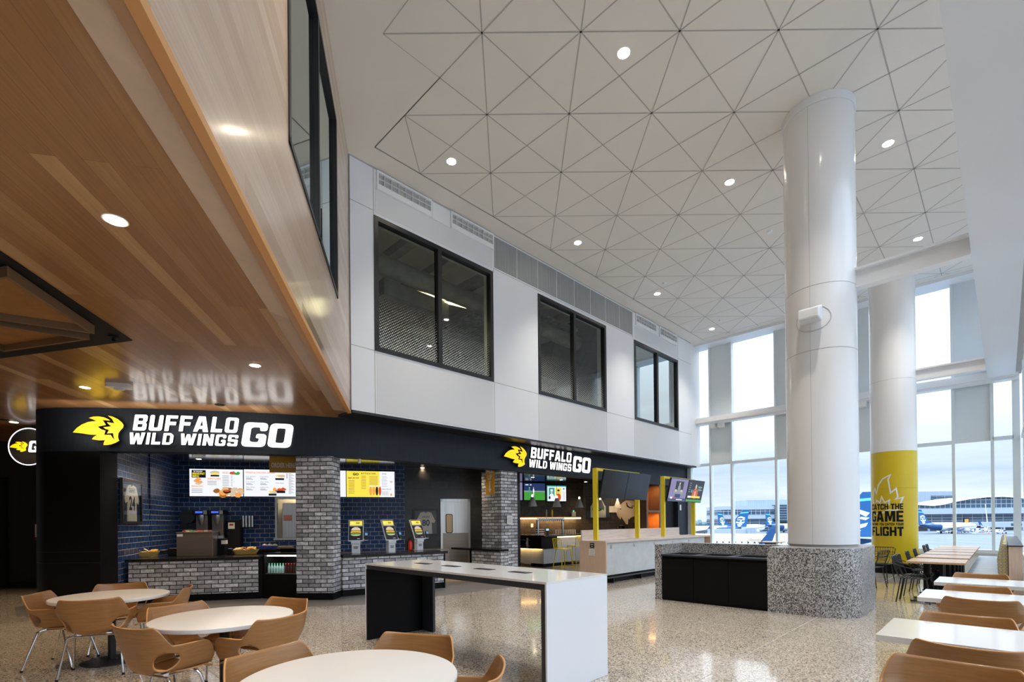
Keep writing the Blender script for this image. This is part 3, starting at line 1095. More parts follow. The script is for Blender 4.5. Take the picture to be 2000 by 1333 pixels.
# ---- downlights of the hall
LS = []
for s_ in (-1.9, 1.98, 5.9, 9.86, 13.83, 17.8):
    if s_ > 5:
        LS.append((s_, -7.45))
for s_ in (-5.3, -1.5, 2.43, 6.37, 10.35):
    LS.append((s_, -3.93))
for s_ in (-.5, 3.5, 7.6, 11.4, 15.83):
    LS.append((s_, -1.46))
names = {(5.9, -7.45): 'round ceiling downlight nearest the wood-faced corner', (9.86, -7.45): 'round downlight above the middle upper window', (13.83, -7.45): 'round downlight above the right upper window',
         (17.8, -7.45): 'farthest round downlight, near the window corner', (6.37, -3.93): 'large round downlight high in the centre of the ceiling', (10.35, -3.93): 'round downlight left of the front column',
         (7.6, -1.46): 'round downlight at the top edge of the picture', (11.4, -1.46): 'round downlight right of the front column', (15.83, -1.46): 'round downlight above the white strut at the right'}
dl0 = None
for (s_, t_) in LS:
    p = W(s_, t_)
    lb = names.get((s_, t_))
    if lb:
        o = thing('downlight', lb, 'light', (p.x, p.y, CEIL), 0, 'round downlights of the hall ceiling')
        MB().lathe([(.085, -.006), (.1, -.006), (.1, 0)], n=24).build('trim_ring', M['lamp_trim'], o)
        MB().lathe([(0, -.009), (.085, -.009)], n=24).build('lens', M['lamp_glow'], o)
    lamp('hall_spot', 'SPOT', (p.x, p.y, CEIL - .03), 620, (1, .90, .78), spot_size=math.radians(84), spot_blend=1, shadow_soft_size=.09)
for i, (px, py, lb) in enumerate(((1298, 553, 'tiny white smoke detector above the white wall'), (1503, 452, 'tiny white smoke detector left of the front column'), (1407, 626, 'tiny white smoke detector near the far ceiling edge'))):
    p = on_z(px, py, CEIL)
    o = MB().lathe([(0, -.04), (.05, -.035), (.07, 0)], n=16).build('smoke_detector', M['white_paint'], loc=(p.x, p.y, CEIL), smooth=True)
    tag(o, lb, 'detector', 'detectors on the hall ceiling')

# ---- soffit lights
SL_ = [(225, 430, 'large lit recessed light in the wood soffit'), (498, 714, 'small recessed light in the soffit near its right edge'), (166, 757, 'recessed light in the soffit left of the white detector'), (27, 825, 'recessed light at the far left end of the soffit')]
for (px, py, lb) in SL_:
    p = on_z(px, py, SOF)
    o = thing('soffit_light', lb, 'light', (p.x, p.y, SOF), 0, 'recessed lights of the wood soffit')
    MB().lathe([(.065, -.004), (.078, -.004), (.078, 0)], n=28).build('trim_ring', M['lamp_trim'], o)
    MB().lathe([(0, -.006), (.065, -.006)], n=28).build('lens', M['lamp_glow_soft'], o)
for (x, y) in [(-2.75, 3.43), (-3.43, 6.6), (-6.55, 7.57), (-10.1, 10.0), (-6.0, 4.6), (-8.8, 6.2), (-3.2, .6), (-9.5, 9.2), (-7.4, 1.8), (-12, 8.8)]:
    lamp('soffit_spot', 'SPOT', (x, y, SOF - .02), 150 if x > -9 else 90, (1, .74, .46), spot_size=math.radians(105), spot_blend=.8, shadow_soft_size=.06)
for (px, py, lb) in ((429, 791, 'small black speaker ring in the soffit above the big sign'), (6, 820, 'black speaker ring at the far left of the soffit')):
    p = on_z(px, py, SOF)
    tag(MB().lathe([(0, -.012), (.07, -.012), (.085, 0)], n=20).build('ceiling_speaker', M['black_matte'], loc=(p.x, p.y, SOF)), lb, 'speaker', 'black speakers of the soffit')
p = on_z(233, 751, SOF)
o = thing('strobe_light', 'white strobe alarm box on the wood soffit above the yellow emblem', 'alarm', (p.x, p.y, SOF), .3)
MB().rbox(-.16, .16, -.09, .09, -.06, 0, .05).build('housing', M['white_lam'], o, bevel=.008)
MB().rbox(-.06, .06, -.04, .04, -.085, -.06, .02).build('lens', M['white_perf'], o)

# black coffer with the two wooden triangular trays at the left edge
cp_ = [on_z(259, 665, SOF), on_z(-60, 449, SOF), on_z(-420, 600, SOF), on_z(-60, 708, SOF)]
o = thing('coffer', 'black triangular recess in the wood soffit at the left edge', 'ceiling recess', (cp_[0].x, cp_[0].y, SOF))
cc = [(p.x - cp_[0].x, p.y - cp_[0].y) for p in cp_]
MB().prism(cc, -.006, 0).build('recess_panel', M['black_matte'], o)
TZ = SOF - .10


def tray(pts_px, lb, z0=TZ):
    P = [on_z(u, v, z0) for u, v in pts_px]
    c = P[0]
    t_ = thing('wooden_tray', lb, 'ceiling panel', (c.x, c.y, 0), 0, 'triangular wooden trays in the black recess')
    L_ = [Vector((p.x - c.x, p.y - c.y, 0)) for p in P]
    cen = sum(L_, Vector()) / 3
    MB().prism([tuple(p.lerp(cen, .04))[:2] for p in L_], SOF - .03, SOF - .015).build('back_board', M['chair_wood'], t_)
    for i in range(3):
        a, b = L_[i], L_[(i + 1) % 3]
        ai, bi = a.lerp(cen, .07), b.lerp(cen, .07)
        MB().prism([tuple(a)[:2], tuple(b)[:2], tuple(bi)[:2], tuple(ai)[:2]], z0, SOF - .012).build('rim_board', M['tray_rim'], t_)
    return t_


tray([(185, 653), (14, 540), (-260, 590)], 'upper of the two triangular wooden trays in the black recess')
tray([(175, 664), (-240, 600), (8, 688)], 'lower of the two triangular wooden trays in the black recess')
p = on_z(222, 662, SOF - .03)
tag(MB().lathe([(0, -.06), (.02, -.055), (.015, -.02), (.05, -.01), (.05, 0)], n=16).build('sprinkler', M['black_matte'], loc=(p.x, p.y, SOF - .006)), 'black sprinkler head at the tip of the black recess', 'sprinkler')

# ---- columns and granite block
C1 = W(9.75, -2.213)
o = thing('column', 'tall white front column rising from the speckled granite block', 'column', (C1.x, C1.y, 0), 0, 'white round columns')
pr_ = []
for z0, z1 in ((1.10, 4.30), (4.30, 5.36), (5.36, CEIL - .14)):
    MB().lathe([(.527, z0 + .004), (.527, z1 - .004)], n=96).build('column_cladding', M['column_white'], o, smooth=True)
MB().lathe([(.50, 1.064), (.50, 1.10), (.519, 1.11), (.519, CEIL - .15)], n=64).build('column_core', M['groove'], o, smooth=True)
MB().lathe([(.545, CEIL - .14), (.545, CEIL - .002)], n=96).build('column_collar', M['white_paint'], o, smooth=True)
sm = MB()
for a in (math.radians(-137.5), math.radians(10)):
    sm.box(.5265, .5285, -.002, .002, 1.10, CEIL - .14)
    n_ = len(sm.v)
    sm.v[n_ - 8:] = [(x * math.cos(a) - y * math.sin(a), x * math.sin(a) + y * math.cos(a), z) for (x, y, z) in sm.v[n_ - 8:]]
sm.build('cladding_seam', M['groove'], o)
# wall washer box on the column
dpos = on_y(1583, 640, 7.97)
aa = math.atan2(dpos.y - C1.y, dpos.x - C1.x)
o = thing('floodlight', 'white box floodlight fixed on the front column', 'light', (C1.x + math.cos(aa) * .53, C1.y + math.sin(aa) * .53, 4.83), aa)
MB().box(0, .06, -.09, .09, -.07, .07).build('bracket', M['white_paint'], o, bevel=.01)
hb = MB().box(.05, .30, -.15, .15, -.10, .06)
hb.v = [(x, y, z + (.10 if z > 0 and x < .2 else 0)) for x, y, z in hb.v]
hb.build('lamp_housing', M['white_paint'], o, bevel=.02)
MB().box(.07, .28, -.13, .13, -.107, -.10).build('lens', M['white_perf'], o)
ringp = []
for k in range(40):
    a = 2 * PI * k / 40
    yy, zz = .26 * math.cos(a), .2 * math.sin(a) - .02
    ph = yy / .53
    ringp.append((.53 * math.cos(ph) - .53 + .002, .53 * math.sin(ph), zz))
MB().tube(ringp, .004, 5, closed=True).build('cut_ring', M['groove'], o)

C2 = W(17.5, -2.213)
o = thing('column', 'rear white column with the yellow slogan wrap', 'column', (C2.x, C2.y, 0), 0, 'white round columns')
for z0, z1 in ((3.375, 5.36), (5.36, CEIL - .1)):
    MB().lathe([(.527, z0 + .003), (.527, z1 - .004)], n=80).build('column_cladding', M['column_white'], o, smooth=True)
MB().lathe([(.520, .2), (.520, CEIL - .05)], n=64).build('column_core', M['groove'], o, smooth=True)
MB().lathe([(.545, CEIL - .1), (.545, CEIL - .002)], n=80).build('column_collar', M['white_paint'], o, smooth=True)
MB().lathe([(.5275, .26), (.5275, 2.35)], n=96).lathe([(.5275, 2.354), (.5275, 3.375)], n=96).build('yellow_wrap', M['yellow_wrap'], o, smooth=True)
MB().lathe([(.55, 0), (.55, .27)], n=80).build('column_base', M['black_laminate'], o, smooth=True)
# graphics wrapped on the yellow column: drawn flat (x = arc length, y = height) then bent
theta_c = math.atan2(-C2.y, -C2.x)


def wrap(b, x_off, z_off, R):
    bm_ = bmesh.new()
    vs = [bm_.verts.new((v[0], v[1], 0)) for v in b.v]
    for f_ in b.f:
        try:
            bm_.faces.new([vs[i] for i in f_])
        except ValueError:
            pass
    bmesh.ops.triangulate(bm_, faces=bm_.faces[:])
    for _ in range(4):
        es = [e for e in bm_.edges if abs(e.verts[0].co.x - e.verts[1].co.x) > .04]
        if not es:
            break
        bmesh.ops.subdivide_edges(bm_, edges=es, cuts=1)
        bmesh.ops.triangulate(bm_, faces=[f_ for f_ in bm_.faces if len(f_.verts) > 3])
    r = MB()
    bm_.verts.index_update()
    for v in bm_.verts:
        a = theta_c + (v.co.x + x_off) / .5275
        r.v.append((R * math.cos(a), R * math.sin(a), v.co.y + z_off))
    for f_ in bm_.faces:
        r.f.append(tuple(v.index for v in f_.verts))
        r.m.append(0)
    bm_.free()
    return r



def col2x(px):
    """arc length on the rear column seen at pixel column px, height near 990"""
    d = ray(px, 990)
    dx, dy = d.x, d.y
    aq, bq, cq = dx * dx + dy * dy, -2 * (dx * C2.x + dy * C2.y), C2.x ** 2 + C2.y ** 2 - .5275 ** 2
    disc = max(bq * bq - 4 * aq * cq, 0)
    tt = (-bq - math.sqrt(disc)) / 2 / aq
    a = math.atan2(tt * dy - C2.y, tt * dx - C2.x) - theta_c
    return (a + PI) % (2 * PI) * .5275 - PI * .5275


tl = col2x(1703.8)
tr_ = col2x(1764.3)
lines = [('CATCH THE', 984.5, 995.8), ('GAME', 998.5, 1019.8), ('BEFORE YOU CATCH YOUR', 1022, 1027.2), ('FLIGHT', 1029.5, 1047.8)]
zc = lambda py: EYE + (1013.4 - py) / F_PX * 13.55
for s_, y0_, y1_ in lines:
    b = heavy(s_, tr_ - tl, zc(y0_) - zc(y1_), gap=.8)
    wrap(b, tl, zc(y1_), .5302).build('slogan_line', M['black_matte'], o)


def stroke(pts, w):
    """flat closed-band mesh along an open polyline"""
    b = MB()
    n = len(pts)
    P = [Vector((x, y, 0)) for x, y in pts]
    L_, R_ = [], []
    for i in range(n):
        d0 = (P[i] - P[i - 1]).normalized() if i else (P[1] - P[0]).normalized()
        d1 = (P[i + 1] - P[i]).normalized() if i < n - 1 else d0
        m_ = (d0 + d1)
        m_ = m_.normalized() if m_.length > .05 else d0
        nn = Vector((-m_.y, m_.x, 0))
        k = 1 / max(.45, abs(nn.dot(Vector((-d0.y, d0.x, 0)))))
        L_.append(P[i] + nn * w * k)
        R_.append(P[i] - nn * w * k)
    b.v = [tuple(p) for p in L_ + R_]
    b.f = [(i, i + 1, n + i + 1, n + i) for i in range(n - 1)]
    b.m = [0] * (n - 1)
    return b


fe = [(700, 568), (745, 470), (615, 495), (655, 460), (630, 310), (530, 385), (505, 230), (490, 150), (530, 70), (400, 130), (320, 240), (285, 390), (262, 290), (240, 340), (225, 470), (245, 568)]
fi = [(285, 545), (290, 500), (345, 555), (375, 445), (425, 550), (510, 510), (495, 600), (590, 590), (520, 600)]
bt = [(225, 700), (290, 745), (400, 725), (490, 680), (620, 690), (700, 655)]
for ln in (fe, fi[:7], bt):
    pts = []
    for (x, y) in ln:
        px, py = 1680 + x / 8.885, 920 + y / 8.885
        pts.append((col2x(max(px, 1703.9)), zc(py)))
    wrap(stroke(pts, .018), 0, 0, .5292).build('feather_outline', M['white_paint'], o)

# speckled granite block with end rounding under the front column
g_ = thing('granite_planter_block', 'speckled granite block around the black waste bins, carrying the front column', 'counter', (0, 0, 0), A45)
fx = 8.757
blk = []
rr = .52
xr = 1.566
for (cx_, cy_, a0) in ((fx + rr, xr + rr, 180), (10.74 - rr, xr + rr, 270)):
    for k in range(15):
        a = math.radians(a0 + 90 * k / 14)
        blk.append((cx_ + rr * math.cos(a), cy_ + rr * math.sin(a)))
blk += [(10.74, 2.79), (fx, 2.79)]
MB().prism(blk, 0, 1.064).build('column_plinth', M['granite'], g_, smooth=True, sharp=60)
MB().box(9.60, 9.80, 2.79, 4.83, 0, 1.062).build('back_upstand', M['granite'], g_)
MB().box(fx, 9.60, 4.69, 4.83, 0, 1.06).build('side_upstand', M['granite'], g_)
g_ = thing('waste_bin_unit', 'black waste bin cabinet with three openings set in the granite block', 'bin', W(fx, -2.795), A45)
bl = MB()
bw = (4.688 - 2.795) / 3
MB().box(.02, .82, .003, bw * 3, .0, .84).build('cabinet', M['black_laminate'], g_)
for k in range(3):
    MB().box(.0, .02, .005 + bw * k, bw * (k + 1) - .005, .03, .80).build('cabinet_door', M['black_laminate'], g_)
lt = MB()
for k in range(3):
    a, b = bw * k, bw * (k + 1)
    lt.box(-.03, .10, a, b, .845, .875).box(.62, .82, a, b, .845, .875)
    lt.box(.10, .62, a, a + .07, .845, .875).box(.10, .62, b - .07, b, .845, .875)
lt.build('bin_top', M['charcoal'], g_)


# ================================================================== STOREFRONT
def seg_thing(a, b):
    """angle and length of a plan segment a -> b"""
    d = Vector((b[0] - a[0], b[1] - a[1]))
    return math.atan2(d.y, d.x), d.length


def seg_wall(name, a, b, z0, z1, m, th=.12):
    """upright wall whose visible face runs a -> b, thickness away from the viewer (to the left of travel)"""
    rz, L_ = seg_thing(a, b)
    o = MB().box(0, L_, 0, th, z0, z1).build(name, m, loc=(a[0], a[1], 0), rot=rz)
    return struct(o)


# interior walls
WA, WB_, WC = (-7.44, 9.30), (-8.10, 11.0), (-8.63, 12.57)
BW0, BWd = Vector((-7.1, 13.0)), Vector((3, .85)).normalized()
WE = (-3.07, 14.14)
WF = (-.9, 14.76)
rz, L_ = seg_thing(WA, WB_)
struct(MB().box(0, L_ + .02, 0, .12, 0, 3.12).build('wall_tile_left', M['tile_blue'], loc=(*WA, 0), rot=rz))
rz, L_ = seg_thing(WB_, WC)
struct(MB().box(0, L_ + .02, -.03, .12, 0, 3.12).build('wall_tile_side', M['tile_blue'], loc=(*WB_, 0), rot=rz))
rz, L_ = seg_thing(WC, WE)
# service window opening in the back wall (u 541..585)
BWA = rz


def bwc(u, v=1000):
    """distance along the back wall and height for a pixel on it"""
    n = Vector((-math.sin(BWA), math.cos(BWA)))
    p = on_pl(u, v, n.x, n.y, n.x * WC[0] + n.y * WC[1])
    return (Vector((p.x, p.y)) - Vector(WC)).dot(Vector((math.cos(BWA), math.sin(BWA)))), p.z


h0, hz1 = bwc(541, 975)
h1, _ = bwc(600, 975)
_, hz0 = bwc(541, 1052)
bwm = MB().box(0, h0, 0, .12, 0, 3.12).box(h1, L_, 0, .12, 0, 3.12).box(h0, h1, 0, .12, 0, hz0).box(h0, h1, 0, .12, hz1, 3.12)
struct(bwm.build('wall_back', M['tile_blue'], loc=(*WC, 0), rot=BWA))
rz, L_ = seg_thing(WE, WF)
struct(MB().box(0, L_ + 1.2, 0, .12, 0, 3.12).build('wall_back_corridor', M['tile_black'], loc=(*WE, 0), rot=rz))
BR0, BR1 = (-.45, 15.2), (-.35, 19.3)
rz, L_ = seg_thing(BR1, BR0)
struct(MB().box(0, L_, 0, .12, 0, 3.12).build('wall_bar_side', M['tile_black'], loc=(*BR1, 0), rot=rz))
BB0, BB1 = (-.5, 19.3), (3.0, 20.7)
rz, L_ = seg_thing(BB0, BB1)
BBA = rz
struct(MB().box(0, L_, 0, .12, 0, 3.12).build('wall_bar_back', M['tile_bar'], loc=(*BB0, 0), rot=rz))
BM1 = (6.95, 20.35)
rz, L_ = seg_thing(BB1, BM1)
BMA = rz
struct(MB().box(0, L_, 0, .12, 0, 3.12).build('wall_bar_mural', M['tile_bar'], loc=(*BB1, 0), rot=rz))


def bb(u, v):
    n = Vector((-math.sin(BBA), math.cos(BBA)))
    return on_pl(u, v, n.x, n.y, n.x * BB0[0] + n.y * BB0[1])


def bmur(u, v):
    n = Vector((-math.sin(BMA), math.cos(BMA)))
    return on_pl(u, v, n.x, n.y, n.x * BB1[0] + n.y * BB1[1])


# kitchen seen through the service window
k_ = thing('window_10', None, None, (*WC, 0), BWA)
k_['kind'] = 'structure'
f = MB().box(h0 - .05, h0, -.02, .14, hz0 - .05, hz1 + .05).box(h0, h1 + .05, -.02, .14, hz1, hz1 + .05).box(h0 - .08, h1 + .05, -.08, .14, hz0 - .05, hz0)
f.build('window_frame', M['steel'], k_)
struct(MB().box(h0 - .5, h1 + 1, 1.1, 1.2, .6, 3).build('wall_kitchen', flat('kitchen_wall', (.62, .55, .42), .6), loc=(*WC, 0), rot=BWA))
o = thing('steel_cabinet', 'beige steel cabinet seen through the serving window', 'cabinet', Vector((*WC, 0)) + Vector((math.cos(BWA) * (h0 + .05), math.sin(BWA) * (h0 + .05), 0)), BWA)
MB().box(0, 1.5, .5, 1.0, .9, 2.12).build('body', M['steel'], o)
MB().box(.02, 1.48, .48, .5, 1.75, 2.1).build('sliding_door', M['steel'], o)
MB().box(.03, .25, .475, .48, 1.62, 1.78).build('label_plate', flat('red_label', (.6, .25, .2)), o)
kp = Vector((*WC, 0)) + Vector((math.cos(BWA) * (h0 + .5) - math.sin(BWA) * .5, math.sin(BWA) * (h0 + .5) + math.cos(BWA) * .5, 2.7))
lamp('kitchen_light', 'AREA', kp, 22, (1, .82, .55), size=.6)

# ---- brick pillars
o = thing('brick_pillar', 'left whitewashed brick pillar between the menu boards', 'pillar', (-4.33, 9.88, 0), math.atan2(-.03, .74), 'whitewashed brick pillars')
MB().box(0, .74, 0, .42, .14, FB).build('brick_shaft', M['brick'], o)
MB().box(-.015, .755, -.02, .44, 0, .14).build('base', M['black_laminate'], o)
o = thing('brick_pillar', 'right whitewashed brick pillar with the pick up banner', 'pillar', W(8.9, -9.3), A45, 'whitewashed brick pillars')
MB().box(0, .61, 0, .76, .14, FB).build('brick_shaft', M['brick'], o)
MB().box(-.015, .625, -.02, .77, 0, .14).build('base', M['black_laminate'], o)


def sheet(name, lb, cat, u, v, Y, w, h, rz, m=M['white_lam'], group=None):
    p = on_y(u, v, Y)
    o = thing(name, lb, cat, p, rz, group)
    MB().box(-w / 2, w / 2, -.004, 0, -h / 2, h / 2).build('sheet', m, o)
    b = MB()
    for k in range(5):
        b.box(-w * .36, w * (.36 - .1 * (k % 2)), -.0055, -.004, h * (.28 - .14 * k) - .006, h * (.28 - .14 * k) + .006)
    b.build('print_lines', M['groove'], o)
    return o


sheet('notice_sheet', 'white printed notice taped to the right brick pillar', 'notice', 995.5, 1016, 13.02, .2, .23, A45)

# pick up banner on the left face of the right pillar (faces -s)
AN = A45 - PI / 2
p = on_y(955.5, 935, 12.98)
o = thing('pickup_banner', 'yellow PICK UP banner with a down arrow on the right brick pillar', 'sign', (W(8.87, -9.3 - .38).x, W(8.87, -9.3 - .38).y, 0), AN)
MB().box(-.17, .17, -.01, 0, 2.26, 3.05).build('banner', flat('banner_yellow', (.75, .38, .02), .5), o)
b = MB()
merge(b, text_mb('PICK', .17, bold=.006, align='CENTER', sx=.7), frame((0, -.013, 2.83), (1, 0, 0), (0, 0, 1), (0, -1, 0)))
merge(b, text_mb('UP', .19, bold=.006, align='CENTER', sx=.75), frame((0, -.013, 2.66), (1, 0, 0), (0, 0, 1), (0, -1, 0)))
merge(b, MB().prism([(-.02, .16), (.02, .16), (.02, -.06), (.06, -.06), (0, -.15), (-.06, -.06), (-.02, -.06)], 0, .002), frame((0, -.013, 2.47), (1, 0, 0), (0, 0, 1), (0, -1, 0)))
b.build('lettering', M['white_lam'], o)

# order here banner in front of the menus
p = on_y(553.5, 909, 10.4)
o = thing('order_banner', 'dark yellow ORDER HERE banner hanging before the menu boards', 'sign', p, .2)
MB().box(-.27, .27, -.01, 0, -.16, .32).build('banner', flat('banner_olive', (.40, .23, .02), .5), o)
merge(MB(), text_mb('ORDER HERE', .13, bold=.006, align='CENTER', sx=.62), frame((0, -.013, -.05), (1, 0, 0), (0, 0, 1), (0, -1, 0))).build('lettering', flat('banner_grey', (.66, .60, .50)), o)

# ---- main illuminated sign(s)
LOGO = [(90, 450), (160, 365), (250, 300), (350, 255), (430, 240), (503, 237), (440, 200), (372, 176), (450, 150), (540, 145), (630, 160), (700, 190), (742, 222), (610, 215), (640, 260), (665, 305), (525, 340), (585, 388), (657, 412), (635, 490), (748, 492), (775, 540), (808, 580),
        (795, 520), (785, 457), (680, 467), (716, 398), (655, 380), (620, 348), (757, 330), (712, 292), (680, 250), (810, 270), (770, 190), (697, 127), (780, 145), (870, 190), (940, 250), (970, 300), (960, 350), (910, 410), (880, 460), (872, 520), (880, 570), (892, 600), (830, 640), (760, 670), (690, 685), (620, 688), (625, 640), (645, 595), (540, 598), (425, 578), (455, 535), (510, 497), (400, 492), (250, 468)]


def logo_poly(size):
    """feathered buffalo head emblem, width = size, lower left at the origin"""
    k = size / 880
    return [((x - 90) * k, (688 - y) * k) for x, y in LOGO]


def fit_text(s, w, h, bold=.03, shear=.0, spacing=1.0):
    b = text_mb(s, 1, bold=bold, shear=shear, spacing=spacing)
    x0 = min(v[0] for v in b.v)
    x1 = max(v[0] for v in b.v)
    y0 = min(v[1] for v in b.v)
    y1 = max(v[1] for v in b.v)
    b.v = [((v[0] - x0) / (x1 - x0) * w, (v[1] - y0) / (y1 - y0) * h, v[2]) for v in b.v]
    return b


def big_sign(label, bend, k=1.0, group=None):
    """sign drawn in metres in the xy plane; bend maps (x, y, z) to the world"""
    t_ = thing('storefront_sign', label, 'sign', (0, 0, 0), 0, group)
    em = MB().prism(logo_poly(.885), 0, .05)
    em.m = [0 if all(abs(em.v[i][2] - .05) < 1e-6 for i in f_) else 1 for f_ in em.f]
    parts = [('emblem', em, 0, 0.03, M['glow_yellow'])]
    parts.append(('lettering_buffalo', heavy('BUFFALO', 1.85, .305, .13, .05), 1.04, .32, M['glow_white']))
    parts.append(('lettering_wild_wings', heavy('WILD WINGS', 1.89, .225, .13, .05), .99, .055, M['glow_white']))
    parts.append(('lettering_go', heavy('GO', .95, .49, .12, .05, .6), 2.93, .055, M['glow_white']))
    for nm, b, x, y, m_ in parts:
        b.v = [bend((v[0] + x) * k, (v[1] + y) * k, v[2]) for v in b.v]
        b.build(nm, [m_, M['black_frame']], t_)
    return t_


# arc length along the fascia for the left sign
cum = [0]
for a, b in zip(FP, FP[1:]):
    cum.append(cum[-1] + math.hypot(b[0] - a[0], b[1] - a[1]))


def on_path(d):
    for i in range(len(FP) - 1):
        if d <= cum[i + 1]:
            k = (d - cum[i]) / (cum[i + 1] - cum[i])
            a, b = Vector(FP[i]), Vector(FP[i + 1])
            t_ = (b - a).normalized()
            return a.lerp(b, k), Vector((t_.y, -t_.x))
    return Vector(FP[-1]), Vector((Q, -Q))


def path_at_u(u):
    r = ray(u, 850)
    best = None
    for i in range(4, len(FP) - 1):
        a, b = FP[i], FP[i + 1]
        f0 = a[0] * r.y - a[1] * r.x
        f1 = b[0] * r.y - b[1] * r.x
        if f0 * f1 <= 0 and f0 != f1:
            best = cum[i] + (cum[i + 1] - cum[i]) * f0 / (f0 - f1)
    return best


d0, d1 = path_at_u(151), path_at_u(574)
SGN_W = 2.93 + .95
kk = (d1 - d0) / SGN_W


def bend_left(x, y, z):
    p, n = on_path(d0 + x)
    return (p.x + n.x * (.05 + z), p.y + n.y * (.05 + z), 2.94 + y)


big_sign('large lit BUFFALO WILD WINGS GO sign on the left curved fascia', bend_left, kk, 'illuminated storefront signs')
sA = on_pl(981, 890, Q, -Q, TF + .06)
sB = on_pl(1151, 905, Q, -Q, TF + .06)
sa, sb = (sA.x + sA.y) * Q, (sB.x + sB.y) * Q
kk2 = (sb - sa) / SGN_W


def bend_right(x, y, z):
    p = W(sa + x, TF + .07 + z)
    return (p.x, p.y, 2.955 + y)


big_sign('smaller looking lit BUFFALO WILD WINGS GO sign on the straight fascia at the centre', bend_right, kk2, 'illuminated storefront signs')
lamp('sign_light', 'AREA', (-6.1, 8.7, 3.25), 16, (1, .95, .85), rot=(math.radians(120), 0, math.radians(10)), shape='RECTANGLE', size=3.6, size_y=.5)

# round blade sign at the far left
p = on_y(62, 874, 10.4)
o = thing('round_blade_sign', 'round black GO blade sign with a white lit ring at the far left', 'sign', p, .1)
MB().lathe([(.40, -.07), (.40, .07)], n=56, axis='y').build('drum', M['black_frame'], o, smooth=True)
MB().lathe([(.375, -.078), (.375, -.072), (.395, -.072), (.395, -.078), (.375, -.078)], n=56, axis='y').build('lit_ring', M['glow_rim'], o)
MB().tube([(0, 0, .38), (0, 0, SOF - p.z - .005)], .025, 10).build('hanger', M['black_frame'], o)
b = MB().prism(logo_poly(.34), 0, .012)
merge(MB(), b, frame((-.36, -.072, -.11), (1, 0, 0), (0, 0, 1), (0, -1, 0))).build('emblem', M['glow_yellow'], o)
merge(MB(), heavy('GO', .40, .24, .12, .012, .6), frame((.0, -.072, -.12), (1, 0, 0), (0, 0, 1), (0, -1, 0)), ).build('lettering', [M['glow_white'], M['black_frame']], o)
p = on_y(80, 1045, 12.249)
o = thing('fire_alarm_box', 'white and red call box just left of the rounded black wall end', 'alarm', p, 0)
MB().box(-.12, .05, -.03, 0, -.06, .26).build('white_panel', M['white_lam'], o)
MB().box(-.12, .05, -.032, 0, -.14, -.06).build('red_panel', flat('alarm_red', (.45, .01, .01)), o)

# ---- counters
CL0, CL1 = Vector((-7.52, 9.58)), Vector((-5.17, 10.12))
rz, L_ = seg_thing(CL0, CL1)
o = thing('order_counter', 'long brick-faced order counter with a dark stone top at the left', 'counter', (*CL0, 0), rz)
MB().box(0, L_, -.03, .72, .81, .866).build('countertop', M['stone_top'], o)
MB().box(.05, L_ - .04, 0, .66, .14, .81).build('brick_front', M['brick'], o)
MB().box(.05, L_ - .04, .02, .66, 0, .14).build('toe_kick', M['black_laminate'], o)
MB().box(L_ - .04, L_, -.005, .66, 0, .81).build('end_panel', M['black_laminate'], o)
CLA = rz


def onC(u, v, z=.866):
    return on_z(u, v, z)


# display cooler between counter and pillar
a0, b0 = Vector((-5.15, 10.12)), Vector((-4.32, 9.98))
rz, L_ = seg_thing(a0, b0)
o = thing('display_cooler', 'black open cooler with bottled drinks between counter and brick pillar', 'cooler', (*a0, 0), rz)
MB().box(0, L_, .06, .8, 0, .50).box(0, L_, .02, .06, 0, .5).build('lower_panel', M['black_laminate'], o)
MB().box(0, L_, .62, .8, .5, 1.0).box(0, .03, .05, .62, .5, .92).box(L_ - .03, L_, .05, .62, .5, .92).build('cabinet', M['black_laminate'], o)
MB().box(0, L_, .05, .8, .90, .93).build('top_panel', M['stone_top'], o)
MB().box(.03, L_ - .03, .08, .62, .5, .515).build('shelf', M['steel'], o)
MB().box(.04, L_ - .04, .12, .15, .86, .885).build('light_bar', emit('cooler_light', (1, .95, .85), 6), o)
MB().quad((.03, .055, .505), (L_ - .03, .055, .505), (L_ - .03, .055, .70), (.03, .055, .70)).build('glass_front', M['glass_clear'], o)
lamp('cooler_light', 'AREA', (a0.x + .42, a0.y + .1, .85), 3, (1, .95, .85), size=.5)
bc = [('clear water', (.35, .55, .55), (.05, .5, .2)), ('dark cola', (.05, .01, .01), (.6, .04, .03)), ('green soda', (.15, .4, .25), (.05, .45, .15))]
cr_, sr_ = math.cos(rz), math.sin(rz)
protos = {}
pos_name = ['first', 'second', 'third', 'fourth', 'fifth', 'sixth', 'seventh', 'eighth', 'ninth', 'tenth', 'eleventh', 'twelfth']
for i in range(12):
    kind = bc[0] if i < 6 else (bc[1] if i < 10 else bc[2])
    lx = .07 + i * .064
    loc = (a0.x + lx * cr_ - .14 * sr_, a0.y + lx * sr_ + .14 * cr_, .517)
    lb = 'small bottle of %s in the black cooler, %s bottle from the left' % (kind[0], pos_name[i])
    if kind[0] not in protos:
        t_ = thing('drink_bottle', lb, 'bottle', loc, 0, 'bottles in the display cooler')
        MB().lathe([(.026, 0), (.028, .01), (.028, .12), (.012, .165), (.012, .18)], n=14).build('bottle_body', mat(kind[0], kind[1], .15), t_, smooth=True)
        MB().lathe([(.014, .18), (.014, .20)], n=12).build('cap', flat(kind[0] + ' cap', kind[2]), t_)
        protos[kind[0]] = t_
    else:
        dup(protos[kind[0]], loc, 0, lb)

